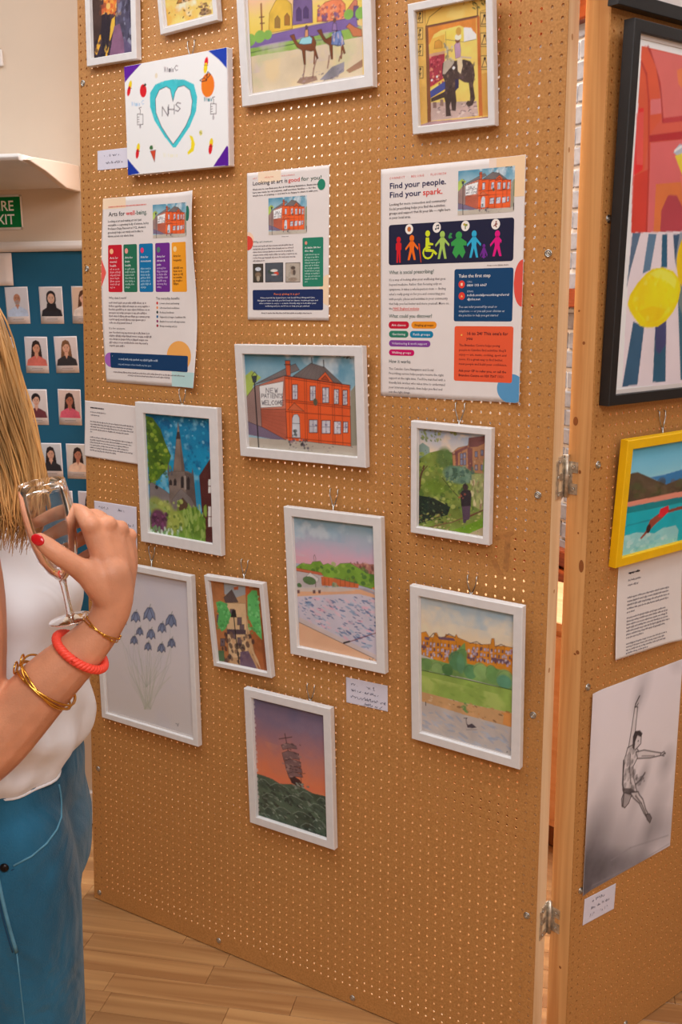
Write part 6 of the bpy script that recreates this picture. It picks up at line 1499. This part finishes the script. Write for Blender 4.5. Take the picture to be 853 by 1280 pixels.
class Blob:
    """closed volumes gathered for one voxel-remeshed skin"""
    def __init__(s): s.V = []; s.F = []
    def add(s, v, f):
        o = len(s.V); s.V += [tuple(q) for q in v]; s.F += [tuple(i + o for i in q) for q in f]
    def limb(s, pts, n=5, seg=14):
        q = spline(pts, n)
        c = [Vector(p[:3]) for p in q]; r = [max(p[3], .0012) for p in q]
        a = (c[0] - c[1]).normalized(); b = (c[-1] - c[-2]).normalized()
        pre = [(c[0] + a * r[0] * math.sin(t), r[0] * math.cos(t)) for t in (1.45, 1.1, .7, .35)]
        post = [(c[-1] + b * r[-1] * math.sin(t), r[-1] * math.cos(t)) for t in (.35, .7, 1.1, 1.45)]
        pts2 = [p[0] for p in pre] + c + [p[0] for p in post]; rr = [p[1] for p in pre] + r + [p[1] for p in post]
        s.add(*sweep(pts2, rr, seg))
    def ball(s, c, r, rot=None):
        bm = bmesh.new(); bmesh.ops.create_uvsphere(bm, u_segments=20, v_segments=14, radius=1.0)
        M = Matrix.Translation(c) @ (rot.to_4x4() if rot else Matrix()) @ Matrix.Diagonal((*r, 1))
        bm.transform(M); bm.verts.index_update()
        s.add([v.co for v in bm.verts], [[v.index for v in f.verts] for f in bm.faces]); bm.free()
    def loft(s, rings, seg=40):
        """rings of (z, cx, rx, cy, ry)"""
        V, F = [], []
        for z, cx, rx, cy, ry in rings:
            for k in range(seg):
                a = 2 * math.pi * k / seg; V.append((cx + rx * math.cos(a), cy + ry * math.sin(a), z))
        for i in range(len(rings) - 1):
            for k in range(seg):
                l = (k + 1) % seg; F.append((i * seg + k, i * seg + l, (i + 1) * seg + l, (i + 1) * seg + k))
        F.append(tuple(range(seg))[::-1]); F.append(tuple((len(rings) - 1) * seg + k for k in range(seg)))
        s.add(V, F)
    def build(s, name, m, parent, voxel, smooth=6):
        me = mk_mesh(name + '_base', s.V, s.F)
        o = bpy.data.objects.new('tmp', me); COL.objects.link(o)
        rm = o.modifiers.new('r', 'REMESH'); rm.mode = 'VOXEL'; rm.voxel_size = voxel
        sm = o.modifiers.new('s', 'SMOOTH'); sm.factor = 0.5; sm.iterations = smooth
        dg = bpy.context.evaluated_depsgraph_get()
        res = bpy.data.meshes.new_from_object(o.evaluated_get(dg))
        bpy.data.objects.remove(o); bpy.data.meshes.remove(me)
        res.name = name; res.materials.clear(); res.materials.append(m)
        res.polygons.foreach_set('use_smooth', [True] * len(res.polygons))
        return new_obj(name, res, parent)

woman = thing('person', 'person in a sleeveless white top and blue jeans raising a wine glass', 'person', MWP)
CYB = 0.08
B = Blob()
# trunk (inside the clothes) and neck
B.loft([(z, (f + b) / 2, (f - b) / 2, CYB, ry) for z, f, b, ry in ((.80, .03, -.11, .13), (.90, .045, -.12, .145), (1.0, .045, -.12, .135), (1.08, .04, -.125, .13), (1.15, .045, -.14, .135), (1.22, -.005, -.15, .125), (1.28, -.03, -.155, .12), (1.325, -.045, -.145, .10), (1.35, -.06, -.14, .07))])
B.limb([(-.095, .08, 1.31, .056), (-.10, .08, 1.37, .050), (-.115, .08, 1.43, .050)])
# head, jaw, nose, ears
B.ball((-.135, .08, 1.515), (.098, .076, .112)); B.ball((-.095, .08, 1.455), (.062, .056, .062)); B.limb([(-.042, .08, 1.515, .008), (-.032, .08, 1.495, .010), (-.026, .08, 1.478, .013)]); B.ball((-.040, .08, 1.448), (.014, .024, .008)); B.ball((-.052, .08, 1.415), (.02, .022, .018))
for s_ in (-1, 1): B.ball((-.135, .08 + s_ * .078, 1.495), (.022, .010, .032)); B.ball((-.052, .08 + s_ * .03, 1.53), (.012, .022, .008))
# far arm, hanging a little behind her
B.limb([(-.06, .205, 1.30, .046), (-.10, .252, 1.17, .042), (-.13, .262, 1.02, .036), (-.135, .262, .90, .033), (-.12, .258, .80, .024)])
B.limb([(-.12, .258, .80, .026), (-.113, .255, .75, .028), (-.108, .255, .71, .02)])
for dx in (-.018, -.006, .006, .018): B.limb([(-.108 + dx, .255, .72, .009), (-.102 + dx, .25, .67, .008), (-.104 + dx, .24, .64, .007)])
# near arm: shoulder, elbow, wrist
B.limb([(-.05, -.045, 1.305, .050), (-.030, -.088, 1.275, .050), (-.012, -.108, 1.20, .0455), (-.014, -.118, 1.10, .043), (-.028, -.122, 1.01, .042), (-.026, -.121, .985, .040)])
B.limb([(-.028, -.121, .992, .040), (.008, -.120, 1.026, .0425), (.040, -.118, 1.058, .0395), (.084, -.114, 1.1045, .0345), (.120, -.108, 1.1375, .0285), (.146, -.103, 1.165, .0235), (.160, -.100, 1.188, .0225)])
# hand
def hd(ch):
    o = []
    for x, y, z, r in ch:
        f = min(1.15, max(0, (z - 1.19) / .1)); o.append((x - .012 * f, y, z - .007 * f, r))
    return o
B.limb([(.156, -.100, 1.182, .0235), (.163, -.100, 1.205, .0235), (.162, -.103, 1.232, .023)])
B.limb(hd([(.164, -.098, 1.205, .020), (.165, -.098, 1.245, .0185), (.154, -.101, 1.298, .0125)]))
B.limb(hd([(.167, -.092, 1.205, .019), (.173, -.086, 1.25, .017), (.167, -.086, 1.296, .0122)]))
B.limb(hd([(.168, -.086, 1.205, .018), (.178, -.074, 1.245, .0155), (.177, -.071, 1.287, .0115)]))
B.limb(hd([(.166, -.082, 1.205, .017), (.178, -.064, 1.238, .014), (.183, -.057, 1.274, .0105)]))
B.limb([(.158, -.106, 1.205, .019), (.147, -.114, 1.226, .0180), (.136, -.120, 1.242, .0150)])
for q, r in (((.1545, -.1045, 1.300), .0118), ((.1700, -.0895, 1.298), .0118), ((.1805, -.0735, 1.288), .0110), ((.1860, -.0585, 1.275), .0100)):
    x, y, z, _ = hd([(*q, r)])[0]; B.ball((x, y, z), (r, r, r))
for a0, b0 in (((.163, -.1160, 1.215), (.156, -.1105, 1.288)), ((.172, -.1080, 1.215), (.172, -.0985, 1.286)), ((.178, -.0960, 1.215), (.1835, -.0835, 1.276))):
    B.limb(hd([(*a0, .0034), (*[(p + q) / 2 for p, q in zip(a0, b0)], .0036), (*b0, .0042)]), 4, 8)
TIPS = {}
for nm, ch in {
    'index': [(.154, -.101, 1.298, .0125), (.140, -.084, 1.311, .0105), (.119, -.066, 1.3105, .0098), (.098, -.0555, 1.304, .0085), (.078, -.058, 1.294, .0074)],
    'middle': [(.167, -.086, 1.296, .012), (.150, -.064, 1.302, .0108), (.128, -.050, 1.296, .0100), (.104, -.048, 1.284, .0088), (.083, -.055, 1.273, .0076)],
    'ring': [(.177, -.071, 1.287, .0112), (.160, -.050, 1.286, .0102), (.138, -.042, 1.276, .0095), (.112, -.046, 1.262, .0083), (.093, -.055, 1.252, .0072)],
    'little': [(.183, -.057, 1.274, .010), (.168, -.040, 1.268, .009), (.148, -.037, 1.257, .0082), (.126, -.043, 1.245, .0072), (.110, -.052, 1.238, .0064)],
    'thumb': [(.139, -.117, 1.236, .0155), (.124, -.128, 1.252, .0126), (.108, -.1345, 1.2665, .0118), (.097, -.1350, 1.2765, .0108), (.0895, -.1340, 1.2830, .0088)]}.items():
    ch = ch if nm == 'thumb' else hd(ch)
    B.limb(ch, 5, 12); TIPS[nm] = ch[-1]
# lower legs and feet inside the trousers
for y, q in ((0.0, 0.0), (.165, -.06)):
    B.limb([(-.025 + q * .5, y, .80, .075), (-.024 + q * .8, y, .48, .06), (-.03 + q, y, .25, .05), (-.035 + q, y, .09, .036)])
    B.limb([(-.06 + q, y, .045, .034), (.0 + q, y, .045, .036), (.11 + q, y, .034, .026)])
body = B.build('body', M_SKIN, woman, 0.0028, 4)
# nails
M_NAIL = mat('red_nail_varnish', (200, 16, 28), 0.15, spec=0.6)
def nail(c, n, w, l, up):
    n = Vector(n).normalized(); up = Vector(up); up = (up - n * up.dot(n)).normalized(); sd = up.cross(n)
    M = Matrix(((sd.x, up.x, n.x, c[0]), (sd.y, up.y, n.y, c[1]), (sd.z, up.z, n.z, c[2]), (0, 0, 0, 1))) @ Matrix.Diagonal((w, l, .0022, 1))
    bm = bmesh.new(); bmesh.ops.create_uvsphere(bm, u_segments=16, v_segments=10, radius=1.0)
    o = bm_obj('nail', bm, M_NAIL, body, M, True); o['label'] = 'glossy red painted nail'
nail((.0890, -.1415, 1.2850), (-.15, -1.0, .42), .0064, .0088, (-.80, .1, .50))
# face details
M_EYE = mat('eye_white', (235, 232, 228), 0.2); M_IRIS = mat('iris', (70, 90, 100), 0.2); M_LIP = mat('lips', (186, 92, 88), 0.4); M_BROW = mat('brow', (130, 94, 60), 0.8)
for s_ in (-1, 1):
    bm = bmesh.new(); bmesh.ops.create_uvsphere(bm, u_segments=14, v_segments=10, radius=.0115); bm.transform(Matrix.Translation((-.054, .08 + s_ * .031, 1.515)))
    e = bm_obj('eye', bm, M_EYE, body, None, True)
    bm = bmesh.new(); bmesh.ops.create_uvsphere(bm, u_segments=12, v_segments=8, radius=.0055); bm.transform(Matrix.Translation((-.0465, .08 + s_ * .031, 1.515))); bm_obj('iris', bm, M_IRIS, e, None, True)
    tube('eyebrow', [(-.047, .08 + s_ * .016, 1.537), (-.044, .08 + s_ * .032, 1.541), (-.054, .08 + s_ * .048, 1.536)], .0024, M_BROW, body)
tube('lips', [(-.040, .060, 1.449), (-.027, .074, 1.4505), (-.026, .080, 1.449), (-.027, .086, 1.4505), (-.040, .100, 1.449)], [.002, .0045, .005, .0045, .002], M_LIP, body)

# ---- white sleeveless top
def cloth_mat(name, col, rough, noise, wrinkle, fine):
    m = mat(name, col, rough, spec=0.25, noise=noise, sheen=0.2)
    nt = m.node_tree; b = nt.nodes['Principled BSDF']; tc = nt.nodes.new('ShaderNodeTexCoord')
    n1 = nt.nodes.new('ShaderNodeTexNoise'); n1.inputs['Scale'].default_value = wrinkle[0]; n1.inputs['Detail'].default_value = 2; n1.inputs['Distortion'].default_value = 1.5
    n2 = nt.nodes.new('ShaderNodeTexNoise'); n2.inputs['Scale'].default_value = fine[0]
    nt.links.new(tc.outputs['Object'], n1.inputs['Vector']); nt.links.new(tc.outputs['Object'], n2.inputs['Vector'])
    b1 = nt.nodes.new('ShaderNodeBump'); b1.inputs['Strength'].default_value = wrinkle[1]; b1.inputs['Distance'].default_value = 0.01
    b2 = nt.nodes.new('ShaderNodeBump'); b2.inputs['Strength'].default_value = fine[1]; b2.inputs['Distance'].default_value = 0.001
    nt.links.new(n1.outputs['Fac'], b1.inputs['Height']); nt.links.new(n2.outputs['Fac'], b2.inputs['Height']); nt.links.new(b1.outputs['Normal'], b2.inputs['Normal']); nt.links.new(b2.outputs['Normal'], b.inputs['Normal'])
    return m
M_TOP = cloth_mat('white_jersey', (238, 234, 236), 0.85, (6, 0.02), (9, 0.35), (900, 0.15))
rings = [(.921, .052, -.135, .156), (.930, .060, -.138, .160), (.945, .070, -.14, .163), (.966, .0745, -.145, .165), (.99, .0730, -.146, .163), (1.03, .067, -.145, .157), (1.08, .058, -.142, .151), (1.12, .068, -.145, .150), (1.15, .0725, -.15, .150), (1.175, .063, -.152, .148), (1.203, .030, -.155, .138), (1.23, .010, -.158, .128), (1.27, -.010, -.158, .118), (1.305, -.026, -.153, .106), (1.335, -.040, -.148, .088), (1.350, -.048, -.145, .078)]
R2 = spline([(z, f, b, ry) for z, f, b, ry in rings], 4)
V, F = [], []; SEG = 96
for i, (z, f, b, ry) in enumerate(R2):
    cx, rx = (f + b) / 2, (f - b) / 2
    for k in range(SEG):
        a = 2 * math.pi * k / SEG
        low = max(0, min(1, (1.13 - z) / .2))
        fold = 0.0055 * low * (math.sin(7 * a + 26 * z) + .6 * math.sin(13 * a - 40 * z + 1)) + 0.002 * math.sin(5 * a + 60 * z) * max(0, 1 - abs(z - 1.07) / .08)
        hem = 0.006 * math.sin(3 * a + .6) if i == 0 else 0
        near = max(0, math.cos(a + 1.1)) ** 2
        fold += near * (0.0075 * math.sin(70 * (z - 1.0) + 3.5 * math.cos(a)) * max(0, 1 - abs(z - 1.06) / .13) + .006 * math.sin(95 * z + 5 * a) * low)
        V.append((cx + (rx + fold) * math.cos(a), CYB + (ry + fold) * math.sin(a), z + hem * .6))
for i in range(len(R2) - 1):
    for k in range(SEG):
        l = (k + 1) % SEG; F.append((i * SEG + k, i * SEG + l, (i + 1) * SEG + l, (i + 1) * SEG + k))
top = mobj('sleeveless_top', V, F, M_TOP, woman, None, True)
sd = top.modifiers.new('thick', 'SOLIDIFY'); sd.thickness = 0.0022; sd.offset = -1
tube('hem', [V[k] for k in range(SEG)], .0022, M_TOP, top, 6, True)
tube('neckline', [V[(len(R2) - 1) * SEG + k] for k in range(SEG)], .003, M_TOP, top, 6, True)

# ---- jeans
M_DENIM = cloth_mat('blue_denim', (32, 88, 116), 0.9, (11, 0.42, (1, 1, .5)), (9, 1.0), (420, 0.9))
J = Blob()
J.loft([(.935, -.035, .085, CYB, .150), (.90, -.036, .094, CYB, .157), (.85, -.038, .092, CYB, .165), (.80, -.036, .098, CYB, .170), (.74, -.036, .094, CYB, .168), (.70, -.036, .07, CYB, .14)])
J.limb([(-.030, -.002, .84, .088), (-.026, -.002, .76, .094), (-.024, -.002, .66, .090), (-.024, -.002, .52, .086), (-.028, -.002, .36, .090), (-.03, -.002, .20, .098), (-.032, -.002, .10, .104)], 5, 24)
J.limb([(-.045, .160, .84, .084), (-.054, .162, .74, .090), (-.064, .164, .64, .084), (-.074, .164, .50, .082), (-.085, .164, .36, .088), (-.09, .164, .20, .098), (-.092, .164, .10, .104)], 5, 24)
jeans = J.build('jeans', M_DENIM, woman, 0.005, 10)
from mathutils.bvhtree import BVHTree
bv = BVHTree.FromPolygons([v.co for v in jeans.data.vertices], [tuple(p.vertices) for p in jeans.data.polygons])
def on_jeans(pts, out=.001):
    r = []
    for x, z, dx in pts:
        d = Vector((-dx, 1, 0)).normalized(); h = bv.ray_cast(Vector((x + dx * .5, -.5, z)), d)
        if h[0] is not None: r.append(h[0] + h[1] * out)
    return r
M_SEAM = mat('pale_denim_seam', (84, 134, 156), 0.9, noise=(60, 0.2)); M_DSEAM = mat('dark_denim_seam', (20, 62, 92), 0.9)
pocket = on_jeans([(.052, .905, .6), (.054, .892, .6), (.053, .878, .55), (.048, .866, .5), (.040, .858, .4), (.028, .850, .3), (.014, .843, .2), (.000, .838, .1)])
if len(pocket) > 2: tube('pocket_edge', pocket, .0014, M_SEAM, jeans, 6); tube('pocket_stitch', [p + Vector((-.003, -.001, -.006)) for p in pocket], .0009, M_DSEAM, jeans, 6)
seam = on_jeans([(-.012 + .018 * t, .838 - .12 * t, 0) for t in [k / 10 for k in range(11)]], .0005)
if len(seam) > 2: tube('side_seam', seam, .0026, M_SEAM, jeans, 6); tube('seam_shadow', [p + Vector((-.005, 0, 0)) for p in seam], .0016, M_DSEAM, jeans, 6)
seam2 = on_jeans([(.006 + .004 * t, .718 - .6 * t, 0) for t in [k / 14 for k in range(15)]], .0001)
if len(seam2) > 2: tube('side_seam', seam2, .0009, M_SEAM, jeans, 6)
rv = on_jeans([(-.002, .838, 0)], .001)
if rv:
    q = Matrix.Translation(rv[0]) @ Matrix.Rotation(math.radians(90), 4, 'X')
    lathe('rivet', [(.0060, 0), (.0055, .002), (.0030, .0034), (.0004, .0036)], mat('dark_rivet', (40, 34, 34), 0.3, metal=.8), jeans, q, 16)
M_SHOE = mat('white_trainer', (226, 222, 216), 0.6)
for y, q in ((0.0, 0.0), (.165, -.06)):
    S_ = Blob(); S_.limb([(-.075 + q, y, .045, .042), (.0 + q, y, .05, .044), (.10 + q, y, .036, .034), (.135 + q, y, .03, .026)]); sh_ = S_.build('shoe', M_SHOE, woman, .005, 4)
    bbox('sole', -.115 + q, .165 + q, y - .045, y + .045, .002, .018, mat('shoe_sole', (206, 200, 192), 0.7), sh_, None, .006)

# ---- hair
def hair_mat():
    m = mat('blonde_hair', (196, 146, 88), 0.36, spec=0.45, noise=(60, 0.45, (1, 1, .12)))
    return m
M_HAIR = hair_mat()
g = random.Random(5)
V, F = [], []
def lock(pts, r0):
    q = spline(pts, 5); n = len(q)
    rr = [r0 * (0.75 + .25 * math.sin(math.pi * i / n)) * (1 - .8 * max(0, (i / (n - 1) - .75) / .25)) for i in range(n)]
    ph = g.uniform(0, 6)
    c = [Vector(p) + Vector((.0025 * math.sin(i * .6 + ph), .0025 * math.cos(i * .5 + ph), 0)) for i, p in enumerate(q)]
    v, f = sweep(c, rr, 6); o = len(V); V.extend(v); F.extend([tuple(a + o for a in t) for t in f])
for k in range(430):   # near side lock that spills forward over the shoulder
    u, w = g.random() ** .7, g.random()
    yy = -.012 - .03 * w
    lock([(-.13 + g.uniform(-.05, .05), .075 - .03 * w, 1.625 - .012 * w), (-.115 + .07 * u, .005 + .01 * w, 1.60), (-.085 + .105 * u, -.012 - .015 * w, 1.545), (-.060 + .108 * u, yy, 1.440), (-.030 + .097 * u, yy - .006, 1.345), (-.015 + .080 * u + g.uniform(-.006, .006), yy - .012, 1.295), (-.012 + .066 * u + g.uniform(-.012, .008), yy - .012, 1.262 + g.uniform(-.02, .04))], g.uniform(.0008, .0021))
for k in range(120):   # back and far side
    a = g.uniform(1.3, 4.9); sx, sy = math.cos(a), math.sin(a)
    lock([(-.13, .08, 1.628), (-.135 + .09 * sx, .08 + .07 * sy, 1.585), (-.14 + .108 * sx, .08 + .088 * sy, 1.50), (-.15 + .10 * sx, .08 + .095 * sy, 1.40), (-.165 + .07 * sx, .08 + .12 * sy, 1.30), (-.17 + .06 * sx, .08 + .11 * sy, 1.22 + g.uniform(-.03, .03))], g.uniform(.004, .007))
hair = mobj('hair', V, F, M_HAIR, woman, None, True)
bm = bmesh.new(); bmesh.ops.create_uvsphere(bm, u_segments=32, v_segments=20, radius=1.0)
bmesh.ops.delete(bm, geom=[v for v in bm.verts if v.co.z < -.25 or (v.co.x > .35 and v.co.z < .55)], context='VERTS')
bm.transform(Matrix.Translation((-.138, .08, 1.522)) @ Matrix.Diagonal((.104, .084, .116, 1)))
bm_obj('hair_crown', bm, M_HAIR, hair, None, True)

# ------------------------------------------------------------------ wine glass in her hand
def clear_glass():
    m = bpy.data.materials.new('clear_glass'); m.use_nodes = True
    b = m.node_tree.nodes['Principled BSDF']
    b.inputs['Base Color'].default_value = (.97, .98, .98, 1); b.inputs['Roughness'].default_value = .015
    b.inputs['Transmission Weight'].default_value = 1.0; b.inputs['IOR'].default_value = 1.45
    return m
M_GLASS = clear_glass()
gb = Vector((.1085, -.095, 1.1745)); gt = Vector((.0840, -.097, 1.3440))
za = (gt - gb).normalized(); xa = Vector((1, 0, 0)); xa = (xa - za * xa.dot(za)).normalized(); ya = za.cross(xa)
MG = MWP @ Matrix(((xa.x, ya.x, za.x, gb.x), (xa.y, ya.y, za.y, gb.y), (xa.z, ya.z, za.z, gb.z), (0, 0, 0, 1)))
gl = thing('wine_glass', 'clear tulip shaped wine glass held in the raised hand', 'glass', MG)
H = (gt - gb).length
outer = [(.0275, H), (.0288, H - .012), (.0300, H - .030), (.0298, H - .048), (.0278, H - .070), (.0235, H - .092), (.0165, H - .108), (.0085, H - .117), (.0048, H - .121)]
inner = [(.0270, H), (.0282, H - .012), (.0292, H - .030), (.0289, H - .048), (.0268, H - .070), (.0222, H - .091), (.0150, H - .105), (.0065, H - .112), (.0002, H - .1135)]
lathe('bowl', inner[::-1] + outer + [(.0002, H - .1215)], M_GLASS, gl, None, 48)
lathe('stem', [(.0002, H - .1210), (.0047, H - .1213), (.0040, H - .128), (.0036, H - .140), (.0040, .010), (.0060, .006), (.0002, .0055)], M_GLASS, gl, None, 32)
lathe('foot', [(.0002, .0062), (.0060, .0060), (.0130, .0034), (.0255, .0016), (.0268, .0008), (.0262, .0), (.0130, .0004), (.0002, .0012)], M_GLASS, gl, None, 48)

# ------------------------------------------------------------------ bracelets on her wrist
AX = (Vector((.160, -.100, 1.188)) - Vector((.040, -.118, 1.058))).normalized()
def ring_basis(c, tilt=0.0, spin=0.0):
    z = AX.copy(); x = Vector((0, -1, 0)); x = (x - z * x.dot(z)).normalized(); y = z.cross(x)
    M = Matrix(((x.x, y.x, z.x, c[0]), (x.y, y.y, z.y, c[1]), (x.z, y.z, z.z, c[2]), (0, 0, 0, 1)))
    return MWP @ M @ Matrix.Rotation(tilt, 4, 'Y') @ Matrix.Rotation(spin, 4, 'X')
def hoop(r, n=64, wob=0.0, ph=0.0):
    return [(r * math.cos(2 * math.pi * k / n), r * math.sin(2 * math.pi * k / n), wob * math.sin(2 * math.pi * k / n * 2 + ph)) for k in range(n)]
t = thing('bracelet', 'thick coral pink twisted rope bracelet on the raised forearm', 'bracelet', ring_basis((.1205, -.1075, 1.1380), .08, .10))
M_CORAL = mat('coral_silicone', (255, 78, 58), 0.5, noise=(80, 0.05))
for s_ in range(3):
    n = 180; pts = []
    for k in range(n):
        a = 2 * math.pi * k / n; q = a * 16 + s_ * 2.094
        rr = .0335 + .0026 * math.cos(q); pts.append((rr * math.cos(a), rr * math.sin(a), .0026 * math.sin(q)))
    tube('strand', pts, .0031, M_CORAL, t, 8, True)
t = thing('bracelet', 'crossed gold bangles nearest the elbow, with a little looped charm', 'bracelet', ring_basis((.0800, -.1145, 1.1010), .05, .0))
for rr, tl, wob, ph in ((.0405, .16, .003, 0), (.0400, -.10, .002, 1.5), (.0395, .02, .004, 3.0)):
    tube('bangle', [Vector(p) @ Matrix.Rotation(tl, 3, 'X') for p in hoop(rr, 64, wob, ph)], .0014, M_GOLD, t, 8, True)
for s_ in (-1, 1):
    tube('charm_loop', [(.010 + .0075 * math.cos(a), -.0405 - .004 * math.sin(a), s_ * .006 + .006 * math.sin(a)) for a in [2 * math.pi * k / 16 for k in range(16)]], .0011, M_GOLD, t, 6, True)
t = thing('bracelet', 'fine gold chain bracelet with tiny beads at the wrist', 'bracelet', ring_basis((.1470, -.1030, 1.1665), -.05, .06))
for rr, tl in ((.0252, .10), (.0250, -.12)):
    tube('chain', [Vector(p) @ Matrix.Rotation(tl, 3, 'X') for p in hoop(rr, 72)], .0008, M_GOLD, t, 6, True)
bd = bmesh.new(); bmesh.ops.create_uvsphere(bd, u_segments=10, v_segments=8, radius=.0017)
bme = bpy.data.meshes.new('bead'); bd.to_mesh(bme); bd.free(); bme.materials.append(M_GOLD)
for k, rr, tl in ((3, .0252, .10), (9, .0252, .10), (15, .0250, -.12), (21, .0250, -.12), (60, .0252, .10), (66, .0250, -.12), (0, .0252, .10)):
    new_obj('bead', bme, t, Matrix.Translation(Vector(hoop(rr, 72)[k]) @ Matrix.Rotation(tl, 3, 'X')))
